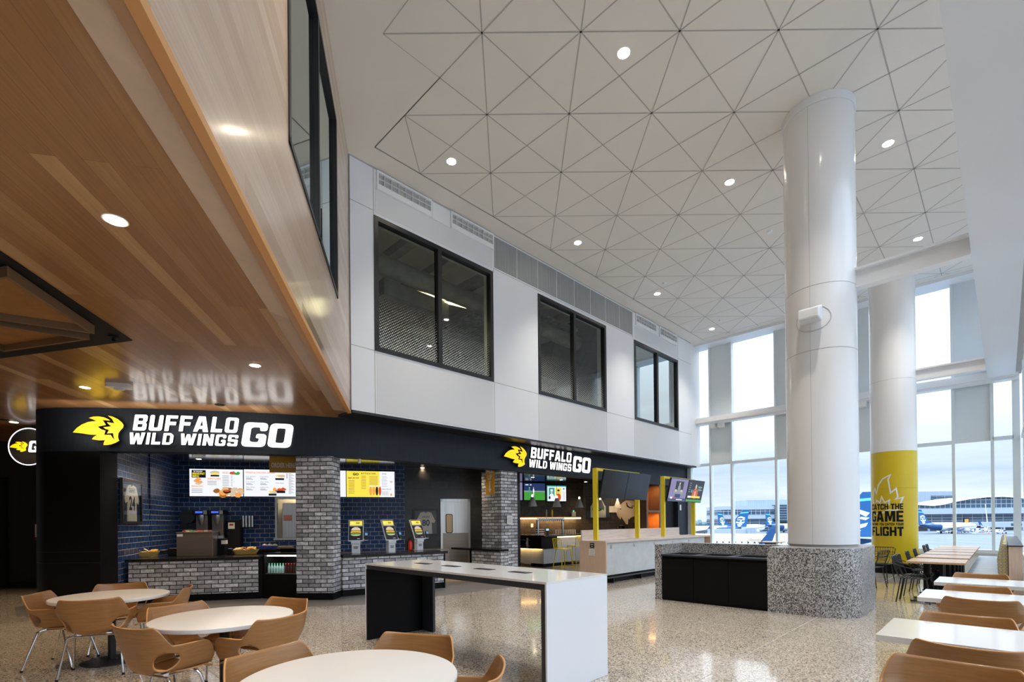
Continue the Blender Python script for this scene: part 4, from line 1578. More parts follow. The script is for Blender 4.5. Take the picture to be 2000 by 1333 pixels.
# kiosk counter
CR0, CR1 = Vector((-3.53, 10.25)), Vector((-1.57, 11.50))
rz, L_ = seg_thing(CR0, CR1)
CRA = rz
o = thing('kiosk_counter', 'brick-faced counter with dark stone top carrying the three ordering kiosks', 'counter', (*CR0, 0), rz)
MB().box(0, L_ + .06, -.03, .66, .81, .866).build('countertop', M['stone_top'], o)
MB().box(0, L_ - .04, 0, .62, .14, .81).build('brick_front', M['brick'], o)
MB().box(0, L_ - .04, .02, .62, 0, .14).build('toe_kick', M['black_laminate'], o)
MB().box(L_ - .04, L_, -.004, .62, 0, .81).build('end_panel', M['black_laminate'], o)
# pick-up counter by the right pillar
p0, p1 = W(8.6, -10.9), W(8.6, -9.02)
rz, L_ = seg_thing(p0, p1)
o = thing('pickup_counter', 'short brick-faced pick up counter left of the right brick pillar', 'counter', (p0.x, p0.y, 0), rz)
MB().box(-.1, L_, -.03, .285, .775, .83).build('countertop', M['stone_top'], o)
MB().box(.75, L_, 0, .28, .14, .775).build('brick_front', M['brick'], o)
MB().box(.75, L_, .02, .28, 0, .14).build('toe_kick', M['black_laminate'], o)
MB().box(.67, .75, -.005, .28, 0, .775).build('end_panel', M['black_laminate'], o)
p0 = on_y(905, 1088, 14.3)
o = thing('work_table', 'low stainless back table in the corridor left of the pick up counter', 'table', (-2.75, 13.65, 0), .28)
MB().box(0, 1.0, 0, .5, .25, .78).build('body', M['steel_dark'], o)
for x in (.06, .94):
    for y in (.06, .44):
        MB().tube([(x, y, 0.006), (x, y, .25)], .018, 8).build('leg', M['steel'], o)


# ---- self-order kiosks
def kiosk(u, v, yaw, lb):
    p = on_z(u, v, .866)
    t_ = thing('ordering_kiosk', lb, 'kiosk', (p.x, p.y, .866), yaw, 'self ordering kiosks')
    MB().rbox(-.09, .09, 0, .12, 0, .26, .01).build('stand', M['white_side'], t_, bevel=.004)
    MB().box(-.10, .10, -.02, .08, .20, .27).build('printer', M['white_side'], t_, bevel=.01)
    b = MB().box(-.05, .05, -.004, .0, .13, .145).box(-.045, .045, -.004, 0, .10, .115)
    b.build('slot', M['black_frame'], t_)
    tl_ = math.radians(-26)
    mt = Matrix.Translation((0, -.02, .27)) @ Matrix.Rotation(tl_, 4, 'X')
    MB().rbox(-.165, .165, 0, .035, 0, .52, .015).xf(mt).build('screen_housing', M['white_side'], t_)
    sc_ = MB()
    sc_.box(-.15, .15, -.004, 0, .02, .505, 0)
    sc_.box(-.135, .135, -.006, -.004, .385, .49, 1)
    # burger picture
    sc_.box(-.135, .135, -.006, -.004, .36, .385, 6)
    def ell(cx, cz, rx, rzz, mi, lo=0, hi=360, y=-.008):
        n = 16
        pts = [(cx + rx * math.cos(math.radians(lo + (hi - lo) * k / n)), cz + rzz * math.sin(math.radians(lo + (hi - lo) * k / n))) for k in range(n + 1)]
        o_ = len(sc_.v)
        sc_.v += [(x, y, z) for x, z in pts]
        sc_.f.append(tuple(o_ + k for k in range(n + 1)))
        sc_.m.append(mi)
    ell(0, .255, .10, .085, 2, 0, 180)
    ell(0, .235, .112, .022, 3, y=-.009)
    ell(0, .215, .115, .018, 1, y=-.0095)
    ell(0, .195, .11, .022, 3, y=-.010)
    ell(-.03, .172, .10, .014, 4, y=-.0105)
    ell(.03, .168, .09, .014, 4, y=-.0108)
    ell(0, .15, .105, .03, 2, 180, 360, y=-.011)
    sc_.box(.03, .09, -.006, -.004, .05, .056, 5)
    txt = heavy('GO', .075, .04, .1)
    o_ = len(sc_.v)
    sc_.v += [(v[0] + .0, -.009, v[1] + .42) for v in txt.v]
    sc_.f += [tuple(i + o_ for i in f_) for f_ in txt.f]
    sc_.m += [7] * len(txt.f)
    lg = MB().prism(logo_poly(.05), 0, .001)
    o_ = len(sc_.v)
    sc_.v += [(v[0] - .11, -.009, v[1] + .42) for v in lg.v]
    sc_.f += [tuple(i + o_ for i in f_) for f_ in lg.f]
    sc_.m += [5] * len(lg.f)
    sc_.xf(mt)
    sc_.build('screen', [SK, SY, SL, SN, SG, SW, SGY, SK], t_)
    MB().box(.165, .26, .02, .04, .02, .06).xf(mt).build('reader_arm', M['white_side'], t_)
    rb = MB().rbox(.185, .265, -.03, .01, .03, .20, .01)
    rb.xf(mt).build('card_reader', M['charcoal'], t_)
    MB().box(.198, .252, -.034, -.03, .12, .18).xf(mt).build('reader_screen', emit('reader_blue', (.15, .35, .7), .9), t_)
    return t_


kiosk(695, 1081, .24, 'leftmost of the three white ordering kiosks, beside the left brick pillar')
kiosk(766, 1079, .80, 'middle of the three white ordering kiosks')
kiosk(821, 1075, .82, 'rightmost of the three white ordering kiosks')

# ---- menu boards on the back wall
def board(u0, v0, u1, v1, lb, draw, mats_, name='menu_board', cat='screen', grp='menu boards'):
    x0, z1 = bwc(u0, v0)
    x1, z0 = bwc(u1, v1)
    c = Vector(WC) + Vector((math.cos(BWA), math.sin(BWA))) * x0
    t_ = thing(name, lb, cat, (c.x, c.y, z0), BWA, grp)
    w, h = x1 - x0, z1 - z0
    MB().box(-.012, w + .012, -.09, -.01, -.012, h + .012).build('housing', M['black_frame'], t_)
    b = MB()
    b.box(0, w, -.095, -.09, 0, h, 0)
    def rect(x, y, ww, hh, mi, l=1):
        b.box(x * w, (x + ww) * w, -.095 - .0015 * l, -.095, y * h, (y + hh) * h, mi)
    def blob(cx, cy, rx, ry, mi, l=2, n=14, jit=.15):
        pts = []
        for k in range(n):
            a = 2 * PI * k / n
            r = 1 + random.uniform(-jit, jit)
            pts.append(((cx + rx * r * math.cos(a)) * w, -.095 - .0015 * l, (cy + ry * r * math.sin(a)) * h))
        o_ = len(b.v)
        b.v += pts
        b.f.append(tuple(range(o_, o_ + n)))
        b.m.append(mi)
    def txt(s, x, y, ww, hh, mi, bold=.02, l=2):
        t2 = fit_text(s, ww * w, hh * h, bold)
        o_ = len(b.v)
        b.v += [(v[0] + x * w, -.095 - .0015 * l, v[1] + y * h) for v in t2.v]
        b.f += [tuple(i + o_ for i in f_) for f_ in t2.f]
        b.m += [mi] * len(t2.f)
    draw(rect, blob, txt)
    b.build('screen', mats_, t_)
    return t_


MM = [SW, SY, SO, SR, SK, SG, SGY, SN, SL]


def menu1(rect, blob, txt):
    rect(.04, .68, .26, .28, 4)
    txt('TRY OUR NEW', .07, .88, .17, .055, 0)
    txt('BREAKFAST', .055, .79, .23, .075, 1, .03)
    txt('MENU', .055, .70, .12, .075, 1, .03)
    for (x, y) in ((.16, .62), (.13, .56), (.19, .52), (.16, .47)):
        blob(x, y, .055, .05, 2 if y > .5 else 8, 2)
    txt('BREAKFAST', .035, .33, .22, .07, 2)
    txt('APPETIZERS', .33, .61, .25, .07, 2)
    txt('SIDES', .61, .84, .12, .07, 2)
    blob(.47, .87, .09, .07, 8, 2)
    blob(.47, .83, .09, .03, 1, 3)
    rect(.39, .73, .16, .06, 4, 4)
    for k in range(7):
        rect(.61, .75 - k * .06, .12, .018, 6)
        rect(.77, .75 - k * .06, .03, .018, 6)
    for k in range(3):
        rect(.035, .25 - k * .06, .20, .02, 6)
        rect(.33, .54 - k * .06, .17, .02, 6)
    blob(.82, .87, .07, .06, 3, 2)
    blob(.88, .87, .06, .07, 5, 3)
    blob(.87, .91, .03, .03, 0, 4)
    for i in range(26):
        blob(.50 + random.random() * .46, .03 + random.random() * .22, .06, .09, random.choice([2, 8, 2, 7]), 2 + i * .1)
    blob(.66, .27, .06, .09, 8, 5)
    blob(.66, .22, .055, .06, 2, 5.2)
    blob(.69, .17, .075, .07, 4, 6)
    blob(.69, .20, .06, .035, 3, 7)


def menu2(rect, blob, txt):
    txt('WINGS & CHICKEN DIPPERS', .03, .85, .56, .07, 2)
    for (x, y, s_) in ((.04, .71, '6 pc. Wings'), (.31, .71, '10 pc. Wings'), (.04, .51, '15 pc. Wings'), (.31, .51, '20 pc. Wings'), (.04, .31, '30 pc. Wings'), (.31, .31, 'Cauliflower Wings')):
        txt(s_, x, y, .16, .05, 6)
        rect(x, y - .045, .10, .018, 6)
        rect(x, y - .08, .13, .018, 6)
    for i in range(8):
        blob(.60 + random.random() * .16, .75 + random.random() * .04, .035, .04, random.choice([1, 8, 2]), 2 + i * .1)
    rect(.60, .62, .17, .07, 4, 4)
    for i in range(12):
        blob(.58 + random.random() * .2, .24 + random.random() * .06, .035, .045, random.choice([3, 2, 3]), 2 + i * .1)
    rect(.60, .13, .19, .09, 4, 5)
    for i in range(7):
        blob(.48 + random.random() * .13, .15 + random.random() * .04, .03, .035, random.choice([1, 8]), 6 + i * .1)
    rect(.47, .03, .15, .08, 4, 7)
    txt('Chicken Dippers', .60, .48, .17, .05, 6)
    rect(.82, .68, .012, .2, 3)
    for k in range(22):
        rect(.86, .86 - k * .036, .05 + .03 * (k % 3), .014, 6)


def menu3(rect, blob, txt):
    for k in range(5):
        rect(.3, .8 - k * .15, .5, .03, 6)
    blob(.5, .60, .3, .08, 2)


def menu4(rect, blob, txt):
    rect(0, 0, .68, 1, 1)
    txt('GO', .13, .83, .12, .10, 4, .05, 3)
    txt('BEER ON TAP', .03, .70, .22, .06, 4, .02, 3)
    txt('BOTTLES & CANS', .30, .88, .30, .06, 4, .02, 3)
    txt('WINE', .73, .88, .10, .05, 6)
    txt('ZERO PROOF', .73, .28, .20, .05, 6)
    for k in range(9):
        rect(.04, .62 - k * .06, .12, .016, 7, 2)
        rect(.30, .80 - k * .06, .10, .016, 7, 2)
        rect(.47, .80 - k * .04, .17, .012, 7, 2)
    for k in range(8):
        rect(.73, .80 - k * .055, .10 + .02 * (k % 2), .012, 6)
    for k in range(4):
        rect(.73, .2 - k * .04, .14, .012, 6)
    for i, mi in enumerate((2, 2, 4, 3)):
        x = .47 + i * .065
        blob(x + .025, .24, .028, .18, mi, 4 + i * .2, 12, .03)
        rect(x, .40, .05, .035, 0, 6)
    blob(.93, .60, .03, .03, 8)
    rect(.91, .05, .035, .09, 2, 3)


board(372.5, 917, 476.5, 970.5, 'left menu board with breakfast, appetizers and sides', menu1, MM)
board(478, 918, 579, 971, 'menu board of wings and chicken dippers left of the brick pillar', menu2, MM)
board(580, 919, 676, 971.5, 'menu board mostly hidden behind the left brick pillar', menu3, MM)
board(677, 921, 770.5, 972, 'yellow beer menu board above the ordering kiosks', menu4, MM)

# ---- framed jerseys
def jersey(loc, rz, w, h, lb, word, num, shirt, ink, matc, sx=1.0, green=False):
    t_ = thing('framed_jersey', lb, 'framed picture', loc, rz)
    f = MB().box(-w / 2, w / 2, -.05, 0, -h / 2, -h / 2 + .05).box(-w / 2, w / 2, -.05, 0, h / 2 - .05, h / 2).box(-w / 2, -w / 2 + .05, -.05, 0, -h / 2 + .05, h / 2 - .05).box(w / 2 - .05, w / 2, -.05, 0, -h / 2 + .05, h / 2 - .05)
    f.build('frame', M['black_frame'], t_)
    MB().box(-w / 2 + .05, w / 2 - .05, -.02, 0, -h / 2 + .05, h / 2 - .05).build('backing', matc, t_)
    q = w / .8
    hq = h / .86
    js = [(-.17, .30), (-.06, .33), (0, .29), (.06, .33), (.17, .30), (.29, .05), (.26, -.04), (.18, .0), (.19, -.38), (-.19, -.38), (-.18, .0), (-.26, -.04), (-.29, .05)]
    if green:
        js = [(-.10, .36), (0, .25), (.10, .36), (.2, .1), (.24, .04), (.24, -.38), (-.24, -.38), (-.24, .04), (-.2, .1)]
    b = MB().prism([(x * q, y * hq) for x, y in js], 0, .012)
    merge(MB(), b, frame((0, -.02, 0), (1, 0, 0), (0, 0, 1), (0, -1, 0))).build('jersey', shirt, t_)
    b = MB()
    if word:
        merge(b, fit_text(word, .25 * q, .065 * q, .01), frame((-.125 * q, -.034, .13 * q), (1, 0, 0), (0, 0, 1), (0, -1, 0)))
    merge(b, fit_text(num, .24 * q, .2 * q, .03), frame((-.12 * q, -.034, -.12 * q), (1, 0, 0), (0, 0, 1), (0, -1, 0)))
    b.build('jersey_print', ink, t_)
    if green:
        b = MB()
        for s_ in (-1, 1):
            b.prism([(0, .08), (s_ * .24, -.08), (s_ * .24, .02), (0, .2)] if s_ < 0 else [(0, .2), (.24, .02), (.24, -.08), (0, .08)], 0, .002)
        merge(MB(), b, frame((0, -.033, -.05), (1, 0, 0), (0, 0, 1), (0, -1, 0))).build('jersey_stripe', flat('jersey_green', (.02, .16, .06)), t_)
    MB().quad((-w / 2 + .05, -.045, -h / 2 + .05), (w / 2 - .05, -.045, -h / 2 + .05), (w / 2 - .05, -.045, h / 2 - .05), (-w / 2 + .05, -.045, h / 2 - .05)).build('glazing', M['glass_pic'], t_)
    return t_


rzl, _ = seg_thing(WA, WB_)
n_ = Vector((math.sin(rzl), -math.cos(rzl)))
pj0 = on_pl(252, 981, n_.x, n_.y, n_.x * WA[0] + n_.y * WA[1])
jersey(pj0 + Vector((n_.x * .02, n_.y * .02, 0)), rzl, 1.12, .88, 'framed white jersey number 24 on the blue tile wall', 'GRIFFEY', '24', flat('jersey_cream', (.72, .68, .58)), flat('jersey_navy', (.02, .03, .09)), flat('mat_navy', (.02, .03, .05)))
rzc, _ = seg_thing(WE, WF)
n_ = Vector((math.sin(rzc), -math.cos(rzc)))
pj1 = on_pl(831.5, 1020.5, n_.x, n_.y, n_.x * WE[0] + n_.y * WE[1])
jersey(pj1 + Vector((n_.x * .02, n_.y * .02, 0)), rzc, .74, .78, 'framed pale jersey number 80 on the black tile wall', 'LARGENT', '80', flat('jersey_pale', (.62, .52, .44)), flat('jersey_ink', (.03, .04, .08)), flat('mat_grey', (.10, .09, .08)))
# thermostat on the tiles
pt = on_y(304, 984, 11.9)
o = MB().box(-.055, .055, -.03, 0, -.07, .07).box(-.03, .03, -.034, -.03, .02, .05).build('thermostat', M['white_lam'], loc=(pt.x, pt.y, pt.z), rot=rzl + .05)
tag(o, 'small white thermostat on the blue tiles right of the framed jersey', 'thermostat')

# ---- swinging kitchen door
pd = on_pl(889, 1000, n_.x, n_.y, n_.x * WE[0] + n_.y * WE[1])
o = thing('door_3', None, None, (pd.x, pd.y, 0), rzc)
o['kind'] = 'structure'
MB().box(-.44, -.38, -.06, 0, 0, 2.22).box(.38, .44, -.06, 0, 0, 2.22).box(-.44, .44, -.06, 0, 2.14, 2.22).build('door_frame', M['steel'], o)
MB().box(-.38, .38, -.03, 0, .006, 2.14).build('door_leaf', M['steel'], o)
MB().box(-.38, .38, -.034, -.03, .02, 1.22).build('kick_plate', M['steel_dark'], o)
ps = []
for (cx, cz, a0) in ((-.13, 1.73, 0), (-.24, 1.73, 90), (-.24, 1.27, 180), (-.13, 1.27, 270)):
    for k in range(6):
        a = math.radians(a0 + 18 * k)
        ps.append((cx + .05 * math.cos(a), cz + .05 * math.sin(a)))
b = MB().prism(ps, 0, .012)
merge(MB(), b, frame((0, -.03, 0), (1, 0, 0), (0, 0, 1), (0, -1, 0))).build('window_gasket', M['rubber'], o)
b = MB().prism([(x * .82 - .185 * .18, (z - 1.5) * .93 + 1.5) for x, z in ps], 0, .004)
merge(MB(), b, frame((0, -.044, 0), (1, 0, 0), (0, 0, 1), (0, -1, 0))).build('window_pane', flat('door_pane', (.38, .30, .17), .2), o)
# fire extinguisher
pf_ = on_y(797, 1062, 14.0)
o = thing('fire_extinguisher', 'small red fire extinguisher standing behind the middle kiosk', 'extinguisher', (-2.90, 14.02, .75))
MB().lathe([(.05, 0), (.06, .01), (.06, .22), (.02, .28)], n=16).build('cylinder', flat('extinguisher_red', (.55, .03, .02), .3), o, smooth=True)
MB().lathe([(.02, .28), (.02, .33)], n=10).box(-.05, .05, -.01, .01, .33, .35).build('valve', M['black_frame'], o)
o = thing('back_shelf', 'long low work shelf along the blue tile wall behind the kiosks', 'shelf', (WC[0] + 4.0 * math.cos(BWA), WC[1] + 4.0 * math.sin(BWA), 0), BWA)
MB().box(0, 1.95, -.5, -.01, .70, .745).build('shelf_board', M['steel_dark'], o)
MB().box(0, 1.95, -.45, -.01, .006, .70).build('base_cabinet', M['steel_dark'], o)

# storefront interior downlights
for i, (px, py, Y, lb) in enumerate(((289, 895, 0, 'small warm downlight above the framed jersey 24'), (388, 897, 0, 'small warm downlight in front of the left menu board'), (446, 912, 0, 'dim warm downlight above the left menu board'), (825, 914.5, 0, 'warm downlight above the framed jersey 80'), (907, 921.5, 0, 'warm downlight left of the right brick pillar'),
                                  (1040.5, 933, 0, 'left warm downlight in the bar ceiling'), (1096, 938, 0, 'middle warm downlight in the bar ceiling'), (1144, 942, 0, 'right warm downlight in the bar ceiling'))):
    p = on_z(px, py, 3.12)
    o = thing('small_downlight', lb, 'light', (p.x, p.y, 3.12), 0, 'small downlights inside the storefront')
    MB().lathe([(.055, -.004), (.068, -.004), (.068, 0)], n=20).build('trim_ring', M['lamp_trim'], o)
    MB().lathe([(0, -.005), (.055, -.005)], n=20).build('lens', M['lamp_glow_soft'] if i != 2 else M['groove'], o)
    lamp('shop_spot', 'SPOT', (p.x, p.y, 3.09), 60, (1, .78, .52), spot_size=math.radians(110), spot_blend=.8, shadow_soft_size=.05)
for (x, y, e_) in ((-6.6, 10.9, 120), (-5.4, 11.3, 110), (-3.2, 12.1, 120), (-7.0, 9.8, 90), (-1.2, 13.6, 90)):
    lamp('shop_spot', 'SPOT', (x, y, 3.09), e_, (1, .78, .52), spot_size=math.radians(120), spot_blend=.8, shadow_soft_size=.05)
lamp('jersey_fill_spot', 'SPOT', (-6.75, 10.2, 3.08), 55, (1, .82, .6), rot=(0, math.radians(38), 0), spot_size=math.radians(60), spot_blend=.8, shadow_soft_size=.05)  # added spot with no fixture of its own, brightens the framed jersey
# wall camera under fascia
p = on_y(702, 905, 10.3)
tag(MB().lathe([(.03, 0), (.035, .1)], n=12).tube([(0, 0, .1), (0, 0, 3.12 - p.z)], .012, 6).build('track_spot', M['white_lam'], loc=p), 'small white cylinder spot hanging before the beer menu board', 'light')

# ---- things on the order counter
def put(u, v, z=.867):
    return on_z(u, v, z)


def basket(u, v, rz, lb):
    p = put(u, v)
    t_ = thing('snack_basket', lb, 'basket', (p.x, p.y, .867), rz, 'snack baskets on the order counter')
    b = MB()
    n = 30
    for k in range(n):
        for (r, z) in ((.0, .01), (.78, .01), (.80, 0), (1.0, .10), (.97, .10), (.78, .012)):
            a = 2 * PI * k / n
            w = 1 + .05 * (k % 2) * (z > .05)
            b.v.append((r * w * .26 * math.copysign(abs(math.cos(a)) ** .7, math.cos(a)), r * w * .14 * math.copysign(abs(math.sin(a)) ** .7, math.sin(a)), z))
    for k in range(n):
        k2 = (k + 1) % n
        for j_ in range(5):
            b.f.append((k * 6 + j_, k2 * 6 + j_, k2 * 6 + j_ + 1, k * 6 + j_ + 1))
            b.m.append(0)
    b.build('plastic_tray', flat('basket_yellow', (.62, .44, .12), .3), t_, smooth=True)
    for k in range(18):
        x, y = random.uniform(-.2, .2), random.uniform(-.08, .08)
        bb_ = MB()
        w, h = random.uniform(.045, .06), random.uniform(.035, .05)
        bb_.box(-w, w, -h, h, 0, .018)
        bb_.v = [(vx * (1 - .25 * (vz > .01)), vy * (1 - .25 * (vz > .01)), vz) for vx, vy, vz in bb_.v]
        mt = Matrix.Translation((x, y, .075 + random.uniform(0, .055))) @ Matrix.Rotation(random.uniform(-.6, .6), 4, 'X') @ Matrix.Rotation(random.uniform(0, 3), 4, 'Z') @ Matrix.Rotation(random.uniform(-.5, .5), 4, 'Y')
        o2 = bb_.xf(Matrix.Translation((p.x, p.y, .867)) @ Matrix.Rotation(rz, 4, 'Z') @ mt).build('snack_packet', SNK[k % 3])
        tag(o2, 'small wrapped %s snack packet in the %s' % (('golden', 'cream', 'brown')[k % 3], lb), 'snack', 'packets in the %s' % lb)
    return t_


SNK = [flat('packet_gold', (.70, .38, .08), .35), flat('packet_cream', (.75, .6, .38), .35), flat('packet_brown', (.45, .2, .06), .35)]
basket(283, 1087.5, CLA, 'left snack basket on the order counter')
basket(480, 1083, CLA, 'right snack basket on the order counter')


def lbox(name, lb, cat, u, v, rz, w, d, h, m, parts=(), z=.867, y0=0, bev=.006):
    p = on_z(u, v, z)
    t_ = thing(name, lb, cat, (p.x, p.y, z), rz)
    MB().box(-w / 2, w / 2, y0, y0 + d, 0, h).build('body', m, t_, bevel=bev)
    for nm, (x0, x1, a, b_, z0, z1), mm in parts:
        MB().box(x0, x1, a, b_, z0, z1).build(nm, mm, t_)
    return t_


# stainless condiment box
lbox('steel_box', 'large brown-grey stainless box standing on the order counter', 'box', 380.5, 1087.5, CLA, .68, .30, .50, M['steel_dark'],
     [('lid', (-.35, .35, -.01, .31, .50, .515), M['steel']), ('sticker', (-.33, -.22, -.004, 0, .42, .47), M['white_lam'])])
pbx = put(380.5, 1087.5)
for k in range(8):
    cc_ = [(.6, .08, .05), (.7, .6, .5), (.1, .45, .15), (.3, .3, .2), (.65, .1, .06), (.6, .2, .1), (.5, .45, .4), (.55, .15, .1)][k]
    x = -.24 + k * .07
    w_ = Vector((math.cos(CLA) * x - math.sin(CLA) * .12, math.sin(CLA) * x + math.cos(CLA) * .12))
    o2 = MB().box(-.03, .03, -.02, .02, 0, .03).build('tea_box', flat('tea%d' % k, cc_), loc=(pbx.x + w_.x, pbx.y + w_.y, .867 + .517), rot=CLA)
    tag(o2, '%s packet box on the stainless box, %s from the left' % (['red', 'pale', 'green', 'olive', 'red', 'orange', 'grey', 'rust'][k], pos_name[k]), 'box', 'small boxes on the stainless box')


def pos_terminal(u, v, rz, lb, z=.867):
    p = on_z(u, v, z)
    t_ = thing('register_screen', lb, 'register', (p.x, p.y, z), rz, 'black registers')
    MB().box(-.08, .08, 0, .14, 0, .02).tube([(0, .08, .02), (0, .06, .20)], .025, 8).build('stand', M['black_frame'], t_)
    mt = Matrix.Translation((0, .03, .16)) @ Matrix.Rotation(math.radians(18), 4, 'X')
    MB().box(-.20, .20, 0, .03, 0, .26).xf(mt).build('monitor', M['black_matte'], t_, bevel=.005)
    return t_


pos_terminal(292, 1080, CLA + .25, 'black register screen with its back to the hall, behind the left snack basket')
pos_terminal(492, 1073, CLA - .1, 'black register screen behind the right snack basket')
lbox('card_terminal', 'small black card terminal with a bluish screen by the left register', 'terminal', 318, 1083, CLA, .10, .16, .09, M['black_frame'], [('screen', (-.035, .035, .0, .05, .09, .094), emit('pale_blue', (.4, .55, .8), .9))])
lbox('card_terminal', 'small black card terminal with a bluish screen by the right snack basket', 'terminal', 449, 1083, CLA, .09, .14, .12, M['black_frame'], [('screen', (-.03, .03, .0, .05, .12, .124), emit('pale_blue2', (.4, .55, .8), .9))])
lbox('receipt_printer', 'black receipt printer right of the left register', 'printer', 337, 1084, CLA, .2, .22, .14, M['black_matte'], [('paper_slot', (-.06, .06, .02, .08, .14, .144), M['groove'])])
lbox('cup_dispenser', 'tall black dispenser tower right of the stainless box', 'dispenser', 430, 1085, CLA, .17, .22, .36, M['black_matte'], [('napkin_stack', (.03, .12, -.02, .1, .24, .32), M['white_lam']), ('cap_row', (-.05, .05, .04, .12, .36, .42), M['steel'])])
# back counter with machines
o = thing('back_counter', 'dark back counter along the blue tile wall under the menu boards', 'counter', (*WC, 0), BWA)
MB().box(.1, 3.6, -.62, -.01, .86, .90).build('countertop', M['stone_top'], o)
MB().box(.1, 3.6, -.58, -.01, 0, .86).build('base_cabinet', M['black_laminate'], o)


def onB(u, d=.35, z=.901):
    x, _ = bwc(u, 1060)
    c = Vector(WC) + Vector((math.cos(BWA), math.sin(BWA))) * x - Vector((-math.sin(BWA), math.cos(BWA))) * d
    return Vector((c.x, c.y, z))


for (u, lb) in ((403, 'left of the two coffee brewers with a blue display'), (433, 'right of the two coffee brewers with a blue display')):
    t_ = thing('coffee_brewer', lb, 'coffee machine', onB(u), BWA, 'coffee brewers with blue displays')
    MB().box(-.13, .13, 0, .3, 0, .88).build('column_body', M['steel_dark'], t_, bevel=.01)
    MB().box(-.17, .17, -.14, .3, .88, 1.0).build('head', M['black_matte'], t_, bevel=.01)
    MB().box(-.10, .06, -.145, -.14, .92, .97).build('display', emit('display_blue', (.04, .12, .8), 1.2), t_)
    MB().box(.08, .16, -.15, -.14, .89, .99).build('side_panel', M['steel'], t_)
    MB().lathe([(.03, .62), (.09, .80), (.09, .88)], c=(0, -.02, 0), n=18).build('brew_basket', M['steel'], t_, smooth=True)
    MB().lathe([(.02, .0), (.07, .02), (.075, .4), (.05, .45)], c=(0, -.04, 0), n=18).build('coffee_urn', M['black_frame'], t_, smooth=True)
t_ = thing('towel_dispenser', 'rounded black paper towel dispenser on the blue tile wall', 'dispenser', onB(372, .01, 1.42), BWA)
MB().box(-.18, .18, -.12, 0, 0, .30).lathe([(.18, -.24), (.18, 0)], c=(0, -.12 + .12, .32), n=24, axis='y').build('cover', M['black_gloss'], t_)
MB().box(-.10, .10, -.13, -.02, -.05, 0).build('paper_towel', flat('paper_tan', (.5, .36, .2)), t_)
t_ = thing('coffee_grinder', 'black bean grinder with a white and red label beside the brewers', 'coffee machine', onB(464), BWA)
MB().box(-.15, .15, 0, .3, 0, .75).build('body', M['black_matte'], t_, bevel=.02)
MB().box(-.13, .02, -.005, 0, .52, .68).build('label_sheet', M['white_lam'], t_)
MB().box(-.10, -.01, -.007, -.005, .60, .65).build('label_mark', flat('mark_red', (.5, .05, .04)), t_)
for k, u in enumerate((480, 492)):
    t_ = thing('cup_tube', ['left', 'right'][k] + ' stack of chrome cup tubes on the tile wall', 'cup holder', onB(u, .12, 1.46), BWA, 'chrome cup tubes')
    MB().tube([(-.035, 0, 0), (-.035, 0, .3)], .032, 14).build('tube', M['steel'], t_, smooth=True)
    MB().tube([(.035, 0, 0), (.035, 0, .3)], .032, 14).build('tube', M['steel'], t_, smooth=True)
# behind the cooler: blue tubs with packets
for k, (u, cc_) in enumerate(((517, (.7, .5, .45)), (527, (.6, .55, .45)), (537, (.5, .55, .15)))):
    p = on_y(u, 1069, 10.75)
    t_ = thing('packet_bin', ['leftmost', 'middle', 'rightmost'][k] + ' small blue bin of packets above the cooler', 'bin', (p.x, p.y, 1.001), BWA - .3, 'blue bins above the cooler')
    MB().box(-.055, .055, -.08, .08, 0, .06).build('tub', flat('bin_blue', (.02, .05, .35), .4), t_)
    MB().lathe([(.05, .06), (.045, .085), (.0, .10)], n=12).build('packets', flat('pk%d' % k, cc_), t_)
p = on_y(557, 1068, 10.7)
for k in range(3):
    tag(MB().box(-.14, .14, -.09, .09, 0, .014).build('flat_box', flat('kraft%d' % k, (.42 - .05 * k, .25, .12)), loc=(p.x, p.y, 1.001 + k * .015), rot=.1 + .1 * k), ['bottom', 'middle', 'top'][k] + ' brown flat carton in the pile above the cooler', 'box', 'brown cartons above the cooler')


# ================================================================== BAR
# long bar-height drinks counter with the screen frames (hall frame: s 10..15.95, t -7.56..-6.8)
o = thing('bar_counter', 'long pale drinks counter with a wooden end panel in front of the bar', 'counter', W(10, -6.8), A45)
# local: x along s, y = towards -t
MB().box(.0, 5.95, -.02, .76, 1.0, 1.045).build('bar_top', M['pale_wood_pink'], o)
MB().box(-.05, .0, -.02, .76, 0, 1.045).build('end_panel', M['pale_wood'], o)
MB().box(.0, 5.6, .05, .12, .20, 1.0).build('front_panel', M['concrete'], o)
MB().box(5.90, 5.95, -.02, .76, 0, 1.0).build('far_end_panel', M['pale_wood'], o)
MB().box(.0, 5.9, .12, .16, 0, .20).build('toe_kick', M['black_laminate'], o)
MB().box(-.02, 5.2, .70, .74, 1.045, 1.30).build('back_board', M['pale_wood_pink'], o)
MB().tube([(.02, .0, .14), (5.85, .0, .14)], .018, 8).build('foot_rail', M['black_frame'], o)
for k in range(5):
    MB().box(.3 + k * 1.3, .32 + k * 1.3, -.01, .12, .0, .13).build('rail_bracket', M['black_frame'], o)
for k, x in enumerate((.28, 1.35, 2.4, 3.45, 4.5)):
    t_ = thing('bag_hook', 'small metal bag hook under the bar top, %s from the left' % pos_name[k], 'hook', W(10 + x, -6.85), A45, 'bag hooks under the bar top')
    MB().box(-.03, .03, -.01, -.001, .85, .93).build('plate', M['steel'], t_)
    MB().tube([(-.03, -.01, .91), (0, -.05, .89), (.03, -.01, .91)], .006, 6).build('hook', M['chrome'], t_)
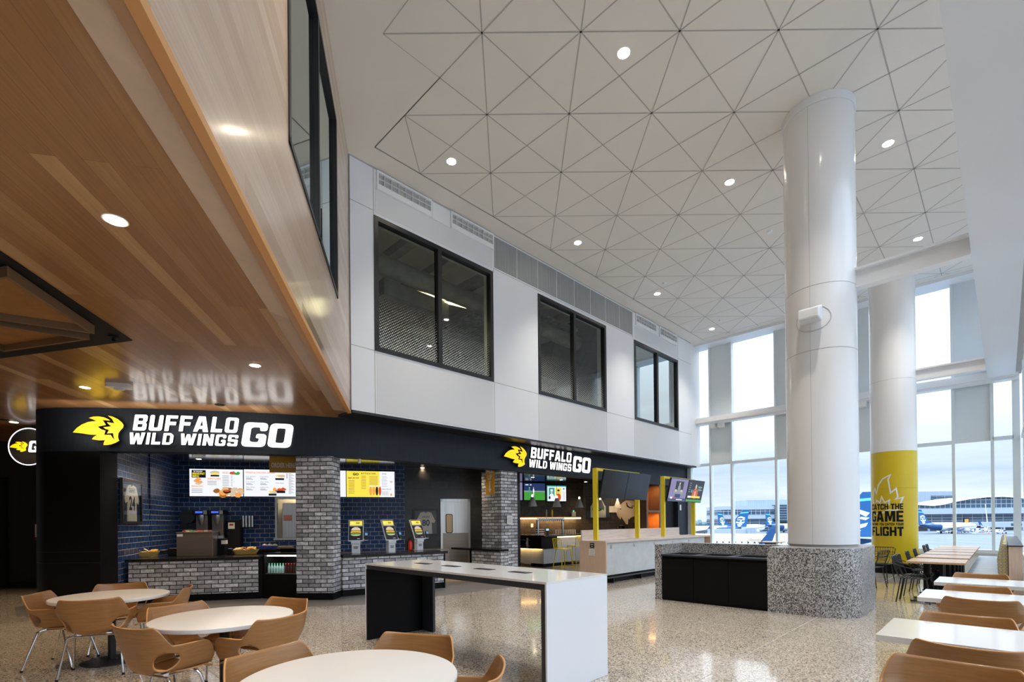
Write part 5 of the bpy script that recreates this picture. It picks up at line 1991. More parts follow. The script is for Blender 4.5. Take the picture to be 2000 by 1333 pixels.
# notices on the end panel (faces -s)
AE = A45 - PI / 2
pe = W(9.945, -6.8 - .38)
o = thing('black_placard', 'small black placard on the wooden end panel of the bar counter', 'notice', (pe.x, pe.y, .93), AE)
MB().box(-.05, .07, -.008, 0, -.06, .06).build('plate', M['black_frame'], o)
MB().box(-.03, .05, -.010, -.008, .015, .03).box(-.005, .025, -.010, -.008, -.035, -.015).build('print_lines', M['white_lam'], o)
o = thing('notice_sheet', 'white printed notice on the wooden end panel of the bar counter', 'notice', (pe.x, pe.y, .76), AE)
MB().box(-.09, .09, -.006, 0, -.08, .08).build('sheet', M['white_lam'], o)
b = MB()
for k in range(5):
    b.box(-.06, .06, -.008, -.006, .05 - k * .025, .056 - k * .025)
b.build('print_lines', M['groove'], o)


def tv_picture(kind, w, h, y):
    """picture of a screen, local x 0..w, z 0..h"""
    b = MB()
    mats_ = [SK, SG, SB, SW, SP, SR, ST, SY, SL, SGY]
    def rc(x, z, ww, hh, mi, l=1):
        b.box(x * w, (x + ww) * w, y - .001 * l, y, z * h, (z + hh) * h, mi)
    def bl(cx, cz, rx, rz, mi, l=2, n=12):
        o_ = len(b.v)
        b.v += [((cx + rx * math.cos(2 * PI * k / n)) * w, y - .001 * l, (cz + rz * math.sin(2 * PI * k / n)) * h) for k in range(n)]
        b.f.append(tuple(range(o_, o_ + n)))
        b.m.append(mi)
    if kind == 'soccer':
        rc(0, 0, 1, 1, 2)
        rc(0, 0, 1, .48, 1, 2)
        rc(0, .48, 1, .08, 9, 2)
        rc(.06, .88, .15, .05, 3, 3)
        rc(.28, .88, .08, .05, 3, 3)
        for (cx, mi) in ((.25, 6), (.45, 3)):
            bl(cx, .55, .035, .14, mi, 4)
            bl(cx, .73, .02, .04, 8, 5)
            rc(cx - .02, .28, .015, .16, mi, 4)
            rc(cx + .01, .28, .015, .16, mi, 4)
    elif kind == 'cards':
        rc(0, 0, 1, 1, 3)
        rc(0, .93, 1, .07, 6, 2)
        rc(0, 0, .04, 1, 6, 2)
        rc(.10, .30, .30, .56, 6, 2)
        rc(.44, .30, .30, .56, 7, 2)
        for cx, mi in ((.25, 3), (.6, 5)):
            bl(cx, .25, .13, .25, mi, 3)
            bl(cx, .60, .06, .10, 8, 4)
            bl(cx, .70, .07, .06, 3 if mi == 3 else 0, 5)
        bl(.14, .22, .05, .10, 0, 5)
        for k in range(9):
            rc(.82, .60 - k * .06, .12, .015, 9, 2)
        bl(.88, .80, .04, .07, 6, 3)
    elif kind == 'face':
        rc(0, 0, 1, 1, 4)
        bl(.55, .4, .3, .35, 8, 2)
    elif kind == 'council':
        rc(0, 0, 1, 1, 4)
        rc(.3, .5, .45, .4, 0, 2)
        bl(.52, .56, .08, .2, 9, 3)
        bl(.52, .80, .035, .06, 8, 4)
        bl(.35, .45, .06, .08, 8, 4)
        bl(.68, .45, .06, .08, 8, 4)
        rc(.25, .32, .55, .1, 9, 5)
        rc(.35, .15, .3, .17, 2, 5)
        rc(.02, .02, .96, .1, 2, 6)
        rc(.1, .09, .12, .08, 3, 7)
        rc(.3, .09, .08, .08, 5, 7)
        rc(.45, .04, .35, .04, 3, 7)
    elif kind == 'news':
        rc(0, 0, 1, 1, 0)
        bl(.5, .38, .19, .25, 5, 2)
        rc(.46, .2, .07, .3, 8, 3)
        bl(.5, .72, .05, .12, 8, 4)
        rc(0, 0, 1, .09, 1, 5)
        rc(.08, .18, .78, .09, 7, 5)
        rc(.08, .18, .16, .09, 3, 6)
        for k in range(5):
            rc(.6 + .05 * (k % 2), .75 - k * .06, .25, .02, 3 if k % 2 else 6, 2)
            rc(.08, .85 - k * .1, .1, .03, 9, 2)
        bl(.27, .5, .05, .08, 6, 3)
    return b, mats_


def screen_frame(s0, s1, lb, kinds, tlb):
    """yellow portal standing on the counter, local x along s"""
    t_ = thing('screen_portal', lb, 'frame', W(s0, -7.22), A45, 'yellow screen portals')
    L_ = s1 - s0
    for k, x in enumerate((0, L_ - .07)):
        MB().box(x, x + .07, -.02, .10, 1.046, 2.86).build('post', M['yellow_metal'], t_)
    MB().box(.07, L_ - .07, -.02, .10, 2.79, 2.86).build('top_bar', M['yellow_metal'], t_)
    MB().box(.07, L_ - .07, .02, .06, 2.2, 2.26).build('cross_bar', M['black_frame'], t_)
    w = L_ * .545
    for k, kd in enumerate(kinds):
        x0 = .03 + k * (w + .012)
        o2 = thing('wall_screen', tlb[k], 'screen', W(s0, -7.22), A45, 'flat screens on the yellow portals')
        mt = Matrix.Translation((x0, -.09, 2.10)) @ Matrix.Rotation(math.radians(13), 4, 'X')
        MB().box(0, w, 0, .05, 0, .72).xf(mt).build('screen_housing', SD, o2, bevel=.004)
        if kd:
            b, ms = tv_picture(kd, w - .03, .67, -.003)
            b.xf(mt @ Matrix.Translation((.015, 0, .03))).build('screen_picture', ms, o2)
    return t_


screen_frame(10.20, 12.25, 'left yellow portal frame on the bar counter, carrying two dark screens', [None, None], ['left of the two switched-off dark screens on the left yellow portal', 'right of the two switched-off dark screens on the left yellow portal'])
screen_frame(13.65, 15.75, 'right yellow portal frame on the bar counter, carrying two lit screens', ['council', 'news'], ['purple lit screen on the right yellow portal', 'lit news screen with a red figure and green band, far right of the bar'])

# service counter of the bar, corner at s 12.3, t -10.8
o = thing('service_bar', 'dark-topped service bar with glowing pale front behind the right brick pillar', 'counter', W(12.3, -10.8), A45)
MB().box(-.05, 4.8, -.05, .75, 1.02, 1.07).box(-.05, .75, .75, 1.75, 1.02, 1.07).build('countertop', M['stone_top'], o)
MB().box(.02, 4.75, .05, .7, .12, 1.02).build('front_panel', M['concrete'], o)
MB().box(.02, .7, .7, 1.72, .12, .62).build('side_panel', M['concrete'], o)
MB().box(-.12, .7, .02, 1.72, .62, 1.02).build('drawer_box', M['black_laminate'], o)
MB().box(.05, 4.7, .1, .65, 0, .12).build('toe_kick', M['black_laminate'], o)
MB().box(.05, 4.7, .03, .049, .985, 1.01).build('led_strip', M['led_warm'], o)
MB().box(-.02, .0, .1, 1.7, .60, .615).build('led_strip', M['led_warm'], o)
lamp('bar_led_glow', 'AREA', W(14.5, -10.72, .98), 5, (1, .62, .25), rot=(math.radians(-20), 0, A45), shape='RECTANGLE', size=4, size_y=.05)
lamp('bar_led_glow', 'AREA', W(12.22, -11.8, .60), 1.6, (1, .62, .25), rot=(0, math.radians(-20), A45), shape='RECTANGLE', size=.05, size_y=1.6)
# rail shelves with hooks below the drawer box
t_ = thing('tray_rail', 'double steel tray rail on the black drawer box of the bar', 'rail', W(12.17, -11.2), A45)
for z in (.70, .90):
    MB().box(-.10, .0, .1, 1.4, z, z + .02).build('shelf', M['steel'], t_)
for y in (.2, .9, 1.3):
    MB().box(-.03, .0, y, y + .05, .66, .98).build('bracket', M['pale_wood_pink'], t_)
    MB().tube([(-.06, y + .02, .90), (-.09, y + .02, .80), (-.05, y + .02, .72)], .012, 6).build('hook', M['pale_wood_pink'], t_)

# bar back wall: shelf with led, screens, outlet
b0, b1 = bb(1009, 1013.4), bb(1129, 1013.4)
ln = (Vector((b1.x, b1.y)) - Vector((b0.x, b0.y))).length
nbk = Vector((math.sin(BBA), -math.cos(BBA), 0))
o = thing('glowing_shelf', 'long thin wall shelf with a glowing warm strip in the bar', 'shelf', (b0.x, b0.y, 0), BBA)
MB().box(-.5, ln, -.22, -.001, b0.z + .02, b0.z + .06).build('shelf_board', M['brown_wood'], o)
MB().box(-.5, ln, -.24, -.20, b0.z - .03, b0.z + .02).build('led_strip', M['led_warm'], o)
mid = Vector(((b0.x + b1.x) / 2, (b0.y + b1.y) / 2, b0.z - .06)) + nbk * .25
lamp('shelf_glow', 'AREA', mid, 22, (1, .62, .27), rot=(math.radians(25), 0, BBA), shape='RECTANGLE', size=ln, size_y=.08)
for (u0, u1, v0, v1, kd, lb) in ((990, 1019.5, 942, 980, 'face', 'bar screen with a pinkish picture cut off by the right brick pillar'), (1021.5, 1063.5, 944, 980, 'soccer', 'bar screen showing a football match on green grass'), (1065.8, 1104.6, 948.5, 982, 'cards', 'bar screen with two portrait cards and a teal border')):
    a, c = bb(u0, (v0 + v1) / 2), bb(u1, (v0 + v1) / 2)
    w = (Vector((c.x, c.y)) - Vector((a.x, a.y))).length
    zt_, zb_ = bb((u0 + u1) / 2, v0).z, bb((u0 + u1) / 2, v1).z
    t_ = thing('bar_screen', lb, 'screen', (a.x, a.y, zb_), BBA, 'flat screens on the bar wall')
    MB().box(0, w, -.07, -.001, 0, zt_ - zb_).build('screen_housing', M['black_frame'], t_)
    b, ms = tv_picture(kd, w - .03, zt_ - zb_ - .07, -.072)
    b.xf(Matrix.Translation((.015, 0, .05))).build('screen_picture', ms, t_)
pt = bb(1039, 1027)
tag(MB().box(-.05, .05, -.012, -.001, -.07, .07).build('wall_outlet', M['white_lam'], loc=pt, rot=BBA), 'cream wall outlet below the glowing bar shelf', 'outlet')
p = bb(1117, 1001) + nbk * .12
o = thing('camera_gadget', 'small grey boxy gadget with a green light on the end of the glowing shelf', 'device', (p.x, p.y, b0.z + .061), BBA)
MB().box(-.09, .09, -.06, .06, 0, .2).build('body', M['shade_grey'], o, bevel=.01)
MB().box(-.02, .03, -.03, .0, .2, .26).build('green_light', emit('teal_light', (.1, .8, .5), 1.2), o)

# beer tap tower on the service bar
p = on_y(1075, 1044, 18.6)
o = thing('beer_tap_tower', 'chrome beer tap bridge with many taps on the service bar', 'beer tap', (p.x, p.y, 1.071), BBA)
MB().tube([(-.52, 0, 0), (-.52, 0, .54)], .055, 14).build('leg', M['chrome'], o, smooth=True)
MB().tube([(.52, 0, 0), (.52, 0, .54)], .055, 14).build('leg', M['chrome'], o, smooth=True)
MB().box(-.58, .58, -.08, .08, .50, .60).build('bridge', M['chrome'], o, bevel=.02)
for k in range(12):
    MB().tube([(-.46 + k * .084, -.08, .56), (-.46 + k * .084, -.15, .54), (-.46 + k * .084, -.15, .47)], .016, 6).build('tap', M['chrome'], o)
for x, m_ in ((-.18, M['shade_grey']), (.06, M['yellow_metal'])):
    MB().lathe([(.012, .60), (.02, .64), (.035, .80), (.02, .90), (.0, .92)], c=(x, -.05, 0), n=10).build('tap_handle', m_, o, smooth=True)
p2 = on_y(1106, 1043, 18.9)
k = 0
glass0 = None
for r in range(3):
    for c in range(9):
        loc = (p2.x - .42 + c * .105 * math.cos(BBA) - .09 * r * math.sin(BBA), p2.y - .42 * math.sin(BBA) + c * .105 * math.sin(BBA) + .09 * r, 1.071)
        if glass0 is None:
            glass0 = thing('beer_glass', 'upside-down glass in the rows beside the beer taps', 'glass', loc, 0, 'glasses beside the beer taps')
            MB().lathe([(.036, 0), (.03, .14), (.0, .145)], n=12).build('glass_body', mat('glass_pale', (.75, .66, .5), .15), glass0, smooth=True)
        else:
            dup(glass0, loc, 0, 'upside-down glass in the rows beside the beer taps')
p = on_y(1051, 1043, 18.2)
o = thing('wire_basket', 'small wire basket on the service bar left of the taps', 'basket', (p.x, p.y, 1.071), BBA)
for z in (.0, .08, .16):
    MB().tube([(-.2, -.1, z + .006), (.2, -.1, z + .006), (.2, .1, z + .006), (-.2, .1, z + .006)], .005, 5, closed=True).build('wire_ring', M['chrome'], o)
for k in range(7):
    MB().tube([(-.2 + k * .066, -.1, 0.006), (-.2 + k * .066, -.1, .166)], .004, 5).build('upright', M['chrome'], o)
p = on_z(1073, 1047, 1.07)
o = thing('bar_terminal', 'small black terminal with a pale screen standing at the bar edge', 'terminal', (W(12.7, -11.0).x, W(12.7, -11.0).y, 1.071), 0)
MB().box(-.06, .06, -.05, .05, 0, .03).tube([(0, 0, .03), (0, 0, .12)], .02, 8).build('stand', M['black_frame'], o)
MB().box(-.07, .07, -.03, 0, .12, .24).build('monitor', M['black_frame'], o)
MB().box(-.05, .05, -.033, -.03, .15, .22).build('display', emit('pale_display', (.6, .75, .9), .9), o)

# pendant lamps: cord, cone shade
pend = None
for k, (u, v, lb) in enumerate(((1040, 979, 'leftmost grey cone pendant lamp over the bar, before the football screen'), (1087.5, 980.5, 'second grey cone pendant lamp from the left, before the card screen'), (1131.5, 981.5, 'third grey cone pendant lamp, before the black wall'),
                                (1172, 983, 'fourth grey cone pendant lamp, beside the left yellow post'), (1206, 984, 'rightmost grey cone pendant lamp, before the white bison'))):
    k_ = (u - 1000) / F_PX
    s_ = 10.9 * (1 + k_) / (1 - k_)
    p = on_pl(u, v, Q, -Q, -10.9)
    zb_ = on_pl(u, v + 9, Q, -Q, -10.9).z
    if pend is None:
        pend = thing('pendant_lamp', lb, 'lamp', (p.x, p.y, 0), 0, 'grey cone pendants over the bar')
        Z = 2.03
        MB().lathe([(.155, Z), (.05, Z + .30), (.035, Z + .31), (.03, Z + .31), (.145, Z + .005)], n=24).build('lamp_shade', M['shade_grey'], pend, smooth=True)
        MB().lathe([(0, Z + .02), (.14, Z + .015)], n=20).build('diffuser', M['lamp_glow_soft'], pend)
        MB().lathe([(.03, Z + .31), (.032, Z + .37), (0, Z + .40)], n=12).build('bulb_neck', M['lamp_glow_soft'], pend, smooth=True)
        MB().tube([(0, 0, Z + .40), (0, 0, 3.115)], .006, 6).build('cord', M['black_frame'], pend)
    else:
        dup(pend, (p.x, p.y, 0), 0, lb)
    lamp('pendant_light', 'SPOT', (p.x, p.y, 2.02), 14, (1, .75, .45), spot_size=math.radians(120), spot_blend=.6, shadow_soft_size=.08)

# framed green and white jersey, bison mural on the dark wall
pg = bmur(1168, 992)
nm_ = Vector((math.sin(BMA), -math.cos(BMA), 0))
jersey(pg + nm_ * .03, BMA, 1.05, .95, 'framed white jersey with a green band, behind the left yellow post', '', '8', flat('jersey_white', (.72, .68, .6)), flat('jersey_green_ink', (.02, .12, .05)), flat('mat_dark', (.02, .02, .02)), green=True)
BUF = [(690, 650), (640, 680), (600, 720), (560, 740), (530, 800), (530, 850), (545, 900), (575, 940), (600, 965), (612, 915), (630, 950), (650, 975), (690, 1040), (720, 1040), (725, 985), (722, 940), (735, 965), (760, 935), (800, 915), (850, 905), (870, 900), (900, 930), (925, 960), (935, 1035), (962, 1035), (968, 975), (950, 930), (945, 850), (925, 780), (900, 720), (945, 670), (900, 655)]
pb_ = [(bmur(1140 + x / 8.333, 900 + y / 8.333)) for x, y in BUF]
o0 = bmur(1200, 1000)
t_ = thing('bison_mural', 'pale winged bison emblem painted on the dark bar wall', 'mural', (o0.x, o0.y, 0) , BMA)
tdir = Vector((math.cos(BMA), math.sin(BMA), 0))
loc2 = [((p - o0).dot(tdir), p.z) for p in pb_]
b = MB().prism(loc2, 0, .012)
merge(MB(), b, frame((0, -.002, 0), (1, 0, 0), (0, 0, 1), (0, -1, 0))).build('bison_shape', flat('mural_cream', (.60, .52, .42), .6), t_)
ZG = [(690, 690), (700, 750), (740, 775), (800, 785), (790, 745), (850, 750), (850, 738), (775, 735), (785, 765), (745, 755), (715, 730), (705, 685)]
b = MB().prism([((bmur(1140 + x / 8.333, 900 + y / 8.333) - o0).dot(tdir), bmur(1140 + x / 8.333, 900 + y / 8.333).z) for x, y in ZG], 0, .004)
merge(MB(), b, frame((0, -.016, 0), (1, 0, 0), (0, 0, 1), (0, -1, 0))).build('wing_line', M['black_matte'], t_)
EY = [(585, 800), (600, 775), (612, 768), (605, 800)]
b = MB().prism([((bmur(1140 + x / 8.333, 900 + y / 8.333) - o0).dot(tdir), bmur(1140 + x / 8.333, 900 + y / 8.333).z) for x, y in EY], 0, .004)
merge(MB(), b, frame((0, -.016, 0), (1, 0, 0), (0, 0, 1), (0, -1, 0))).build('eye', M['black_matte'], t_)
lamp('mural_light', 'SPOT', Vector((o0.x, o0.y, 3.0)) + nm_ * 1.2, 90, (1, .72, .42), rot=(math.radians(28), 0, BMA), spot_size=math.radians(100), spot_blend=.8, shadow_soft_size=.05)
p = bmur(1197, 994)
tag(MB().box(-.16, .16, -.1, -.001, -.16, .10).build('wall_dispenser', M['white_lam'], loc=p, rot=BMA), 'pale paper dispenser on the dark wall left of the bison', 'dispenser')
p = on_y(1195, 1036, 19.5)
o = thing('equipment_tray', 'metal tray with small gear on the bar behind the left portal', 'tray', (p.x, p.y, 1.071), A45)
MB().box(-.2, .2, -.12, .12, 0, .03).build('tray', M['steel'], o)
o = thing('espresso_machine', 'dark rounded machine on the bar in front of the bison', 'machine', (p.x + .4, p.y + .2, 1.071), A45)
MB().lathe([(.16, 0), (.18, .1), (.14, .26), (0, .3)], n=18).build('body', M['black_gloss'], o, smooth=True)
# orange wood cabinet niche
o = thing('orange_cabinet', 'tall orange-lit wooden niche cabinet at the right end of the bar', 'cabinet', W(16.15, -9.22), A45)
MB().box(0, .10, 0, .5, 0, 2.87).box(.95, 1.12, 0, .5, 0, 2.87).box(.10, .95, .0, .5, 1.83, 1.91).build('frame', M['brown_wood'], o)
MB().box(.10, .95, .46, .5, 0, 2.87).box(.10, .12, .02, .46, 0, 1.83).box(.93, .95, .02, .46, 0, 1.83).build('back_panel', M['orange_wood'], o)
lamp('niche_glow', 'AREA', W(16.65, -9.4, 2.84), 9, (1, .5, .16), shape='RECTANGLE', size=.7, size_y=.2)
lamp('niche_glow', 'AREA', W(16.65, -9.4, 1.80), 9, (1, .5, .16), shape='RECTANGLE', size=.7, size_y=.2)
p = W(18.7, -9.19, 2.05)
tag(MB().box(-.06, .06, -.03, 0, -.12, .10).build('strobe_box', M['white_lam'], loc=p, rot=A45), 'small white device on the blue-black facade under the lit screens', 'alarm')

# ================================================================== BAR STOOLS
def stool(loc, rz, lb, proto=[None]):
    if proto[0] is not None:
        return dup(proto[0], loc, rz, lb)
    t_ = thing('bar_stool', lb, 'bar stool', loc, rz, 'yellow wire bar stools')
    m_ = M['yellow_metal']
    MB().rbox(-.19, .19, -.19, .19, .735, .755, .06).build('seat', m_, t_)
    for sx in (-1, 1):
        for sy in (-1, 1):
            MB().tube([(sx * .15, sy * .14, .735), (sx * .23, sy * .24, 0.006)], .011, 8).build('leg', m_, t_)
    rg = [(sx * .205, sy * .21, .24) for sx, sy in ((-1, -1), (1, -1), (1, 1), (-1, 1))]
    MB().tube(rg, .009, 8, closed=True).build('footrest', m_, t_)
    bk = MB()
    bk.tube([(-.19, -.18, .75), (-.21, -.22, 1.02), (-.17, -.24, 1.05), (.17, -.24, 1.05), (.21, -.22, 1.02), (.19, -.18, .75)], .010, 8)
    for k in range(5):
        bk.tube([(-.12 + k * .06, -.18, .755), (-.12 + k * .06, -.236, 1.05)], .006, 6)
    bk.build('backrest', m_, t_)
    proto[0] = t_
    return t_


stool(W(10.95, -8.9), A45 - PI / 2 - .25, 'yellow wire bar stool standing left of the wooden end panel')
stool(W(11.9, -8.7), A45 - PI + .1, 'yellow bar stool mostly hidden behind the left end of the bar counter')
stool(W(12.6, -9.8), A45 + .1, 'yellow bar stool in front of the glowing service bar')
stool(W(16.3, -7.9), A45 - PI, 'yellow bar stool at the far right end of the bar counter')

# ================================================================== COMMUNAL TABLE
o = thing('communal_table', 'long high white communal table with dark underside in the foreground', 'table', W(3.20, -5.93), -A45)
# local x along +t, y along +s
TL, TW, TH = 3.14, .91, 1.0
MB().box(0, TL, 0, TW, TH - .02, TH).build('tabletop', M['white_quartz'], o)
MB().box(.02, TL - .02, .012, TW - .012, TH - .075, TH - .0205).build('apron', M['charcoal'], o)
MB().box(TL - .018, TL, 0, TW, 0.003, TH - .0205).build('white_end_panel', M['white_side'], o)
MB().box(TL - .075, TL - .0185, .012, TW - .012, 0.003, TH - .076).build('inner_end_panel', M['charcoal'], o)
MB().box(0, .018, 0, TW, 0.003, TH - .0205).build('far_end_panel', M['white_side'], o)
MB().box(.0185, .05, .004, TW - .012, 0.003, TH - .076).build('inner_end_panel', M['black_laminate'], o)
MB().box(.05, .30, TW - .05, TW - .012, 0.003, TH - .076).build('return_panel', M['charcoal'], o)
for k, (u, v) in enumerate(((823, 1100), (899, 1106.5), (976, 1113.5), (1034, 1121))):
    pass
for k, x in enumerate((.66, 1.23, 1.83, 2.38)):
    t_ = thing('table_outlet', '%s black outlet lid from the left in the communal table top' % pos_name[k], 'outlet', o.matrix_world @ Vector((0, 0, 0)), 0, 'black outlet lids in the communal table')
    t_.location = W(3.20 + .46, -5.93 + x, TH)
    t_.rotation_euler = (0, 0, -A45)
    MB().box(-.13, .13, -.05, .05, .0005, .004).build('lid', M['black_frame'], t_)
    MB().box(-.115, .115, -.035, .035, .004, .005).build('lid_inset', M['charcoal'], t_)


# ================================================================== PLYWOOD SHELL CHAIRS
def shell_mesh():
    """wrap of the shell: arms, back and the two openings"""
    NT, NV = 96, 22
    A0 = math.radians(118)              # half wrap angle measured from the rear axis
    pos = {}

    def rim(a):
        x = abs(a) / A0
        back = .80
        arm = .655
        k = (x - .36) / .24
        k = min(1, max(0, k))
        k = k * k * (3 - 2 * k)
        z = back + (arm - back) * k + .012 * (1 - min(1, x / .36) ** 2) * -1
        # front end of the arm curves down
        e = max(0, (x - .82) / .18)
        return z - .15 * e ** 2.6

    def pt(i, j_):
        a = -A0 + 2 * A0 * i / NT
        v = j_ / NV
        z0 = .435 + .008 * (1 - math.cos(a))
        z1 = rim(a)
        z = z0 + (z1 - z0) * v
        h = (z - .435) / .365
        side = abs(math.sin(a)) ** .8 * math.copysign(1, math.sin(a))
        if math.cos(a) < 0:
            side = math.copysign(1 + .07 * -math.cos(a), math.sin(a))
        rx = .195 + .118 * min(1, h * 1.5) ** .8
        ry_b = .19 + .085 * h ** 1.2
        x = rx * side
        if math.cos(a) > 0:
            y = -ry_b * abs(math.cos(a)) ** .62
        else:
            y = .225 * (-math.cos(a)) ** .8 * 1.75
        # fold bottom edge inwards to the seat
        if v < .16:
            k = (1 - v / .16) ** 2
            x *= 1 - .14 * k
            y *= 1 - .14 * k
        return (x, y, z)

    # hole in (angle, z) space
    HC, HZ, HA, HH = math.radians(60), .533, math.radians(24), .072
    bm_ = bmesh.new()
    grid = [[bm_.verts.new(pt(i, j_)) for j_ in range(NV + 1)] for i in range(NT + 1)]
    prm = {}
    for i in range(NT + 1):
        for j_ in range(NV + 1):
            prm[grid[i][j_]] = (-A0 + 2 * A0 * i / NT, grid[i][j_].co.z)

    def hr(a, z):
        s_ = 1 if a > 0 else -1
        return math.hypot((a * s_ - HC - (z - HZ) * .8) / HA, (z - HZ) / HH)

    for i in range(NT):
        for j_ in range(NV):
            vs = [grid[i][j_], grid[i + 1][j_], grid[i + 1][j_ + 1], grid[i][j_ + 1]]
            ca = sum(prm[v][0] for v in vs) / 4
            cz = sum(prm[v][1] for v in vs) / 4
            if hr(ca, cz) < 1:
                continue
            bm_.faces.new(vs)
    # snap the hole border to the ellipse
    for e in [e for e in bm_.edges if len(e.link_faces) == 1]:
        for v in e.verts:
            a, z = prm[v]
            r = hr(a, z)
            if .55 < r < 1.6:
                s_ = 1 if a > 0 else -1
                dz = (z - HZ)
                da = a * s_ - HC - dz * .8
                nz_, na = HZ + dz / r, HC + da / r + (dz / r) * .8
                # move in surface space
                a2 = na * s_
                z0 = .435 + .008 * (1 - math.cos(a2))
                vv = (nz_ - z0) / (rim(a2) - z0)
                i2 = (a2 + A0) / (2 * A0) * NT
                v.co = pt(i2, max(0, min(1, vv)) * NV)
    bmesh.ops.delete(bm_, geom=[v for v in bm_.verts if not v.link_faces], context='VERTS')
    # round the upper corners at the arm tips is given by rim(); tidy normals
    bmesh.ops.recalc_face_normals(bm_, faces=bm_.faces[:])
    me = bpy.data.meshes.new('shell')
    bm_.to_mesh(me)
    bm_.free()
    for p in me.polygons:
        p.use_smooth = True
    return me


def make_chair(label, group):
    t_ = thing('shell_chair', label, 'chair', (0, 0, 0), 0, group)
    me = shell_mesh()
    me.materials.append(M['chair_wood'])
    me.materials.append(M['chair_edge'])
    o = bpy.data.objects.new('backrest_shell', me)
    col.objects.link(o)
    o.parent = t_
    md = o.modifiers.new('solid', 'SOLIDIFY')
    md.thickness = .011
    md.offset = 0
    md.material_offset_rim = 1
    # seat
    b = MB()
    NX, NY = 16, 18
    for j_ in range(NY + 1):
        v = j_ / NY
        y = -.155 + .40 * v
        hw = .165 + .035 * math.sin(min(1, v * 1.6) * PI / 2)
        if v < .3:
            hw = .165 * math.sqrt(max(.0, 1 - ((.3 - v) / .31) ** 2 * .55)) + .01
        for i in range(NX + 1):
            u = -1 + 2 * i / NX
            z = .437 + .02 * u * u * (1 - v * .5) - .012 * math.sin(v * PI) + .022 * max(0, .3 - v) / .3
            if v > .8:
                z -= .03 * ((v - .8) / .2) ** 2
            b.v.append((u * hw, y, z))
    for j_ in range(NY):
        for i in range(NX):
            q_ = j_ * (NX + 1) + i
            b.f.append((q_, q_ + 1, q_ + NX + 2, q_ + NX + 1))
            b.m.append(0)
    s_ = b.build('seat', [M['chair_wood'], M['chair_edge']], t_, smooth=True, sharp=80)
    md = s_.modifiers.new('solid', 'SOLIDIFY')
    md.thickness = .012
    md.offset = -1
    md.material_offset_rim = 1
    fr_ = MB()
    for sy in (-.10, .12):
        fr_.tube([(-.20, sy, .405), (.20, sy, .405)], .010, 8)
    for sx in (-.12, .12):
        fr_.tube([(sx, -.10, .407), (sx, .12, .407)], .009, 8)
        for sy in (-.08, .10):
            fr_.box(sx - .02, sx + .02, sy - .02, sy + .02, .405, .428)
    fr_.build('under_frame', M['chrome'], t_, smooth=True)
    for sx in (-1, 1):
        for y0_, y1_ in ((-.10, -.215), (.12, .225)):
            lg = MB().tube([(sx * .165, y0_, .405), (sx * .20, y0_ - .003, .402), (sx * .216, y0_ * 1.03, .385), (sx * .262, y1_, .012)], .010, 9)
            l_ = lg.build('leg', M['chrome'], t_, smooth=True)
            MB().lathe([(.013, 0.0), (.013, .022)], c=(sx * .262, y1_, 0.002), n=10).build('foot_cap', M['rubber'], l_)
    return t_


R_ = .54
TABS = [(-4.53, 5.57), (-2.47, 4.22), (-.83, 2.52)]
TLB = ['farthest left round table with a pale top and black pedestal', 'middle round white table with a black pedestal', 'nearest round white table, cut by the bottom edge']
rt0 = None
for (x, y), lb in zip(TABS, TLB):
    if rt0 is None:
        rt0 = thing('round_table', lb, 'table', (x, y, 0), 0, 'round white tables')
        MB().lathe([(0, .70), (R_ - .012, .70), (R_ - .003, .704), (R_, .712), (R_, .733), (R_ - .004, .739), (R_ - .01, .7405), (0, .7405)], n=96).build('tabletop', M['white_lam'], rt0, smooth=True, sharp=30)
        MB().lathe([(.038, .012), (.038, .69)], n=24).build('pedestal', M['black_frame'], rt0, smooth=True)
        MB().lathe([(0, 0.002), (.28, 0.002), (.28, .008), (.05, .02), (.04, .03)], n=48).build('base_plate', M['black_frame'], rt0, smooth=True, sharp=30)
        MB().box(-.2, .2, -.03, .03, .685, .70).box(-.03, .03, -.2, .2, .685, .70).build('top_bracket', M['black_frame'], rt0)
    else:
        dup(rt0, (x, y, 0), 0, lb)
G1 = 'wooden shell chairs around the round tables'
G2 = 'wooden shell chairs at the white tables by the window'
CH = [((60, 1160), TABS[0], 'wooden shell chair at the far left, left of the farthest round table', .72),
      ((172, 1172), TABS[0], 'wooden shell chair in front of the farthest round table, back to the viewer', .72),
      ((238, 1139), TABS[0], 'wooden shell chair behind the farthest round table, nearest the blue tiles', .72),
      ((375, 1145), TABS[0], 'wooden shell chair right of the farthest round table, before the brick counter', .72),
      ((243, 1227), TABS[1], 'large wooden shell chair at the left front of the middle round table', .72),
      ((352, 1182), TABS[1], 'wooden shell chair between the farthest and middle round tables', .72),
      ((562, 1169), TABS[1], 'wooden shell chair behind the right end of the middle round table', .72),
      ((560, 1203), TABS[1], 'wooden shell chair right of the middle round table, outer side lit', .72),
      ((522, 1270), TABS[2], 'wooden shell chair left of the nearest round table', .72),
      ((822, 1236), TABS[2], 'wooden shell chair behind the nearest round table, before the communal table', .72),
      ((985, 1305), TABS[2], 'wooden shell chair whose tip shows right of the nearest round table', .72)]
ch0 = None
for (px, tb, lb, _) in CH:
    p = on_z(px[0], px[1], .795)
    d = Vector((tb[0] - p.x, tb[1] - p.y))
    dl = d.length
    d.normalize()
    q = Vector((p.x, p.y)) + d * .275
    if (Vector(tb) - q).length < .47:
        q = Vector(tb) - d * .47
    rz = math.atan2(d.y, d.x) - PI / 2
    if ch0 is None:
        ch0 = make_chair(lb, G1)
        ch0.location = (q.x, q.y, 0)
        ch0.rotation_euler = (0, 0, rz)
    else:
        dup(ch0, (q.x, q.y, 0), rz, lb)

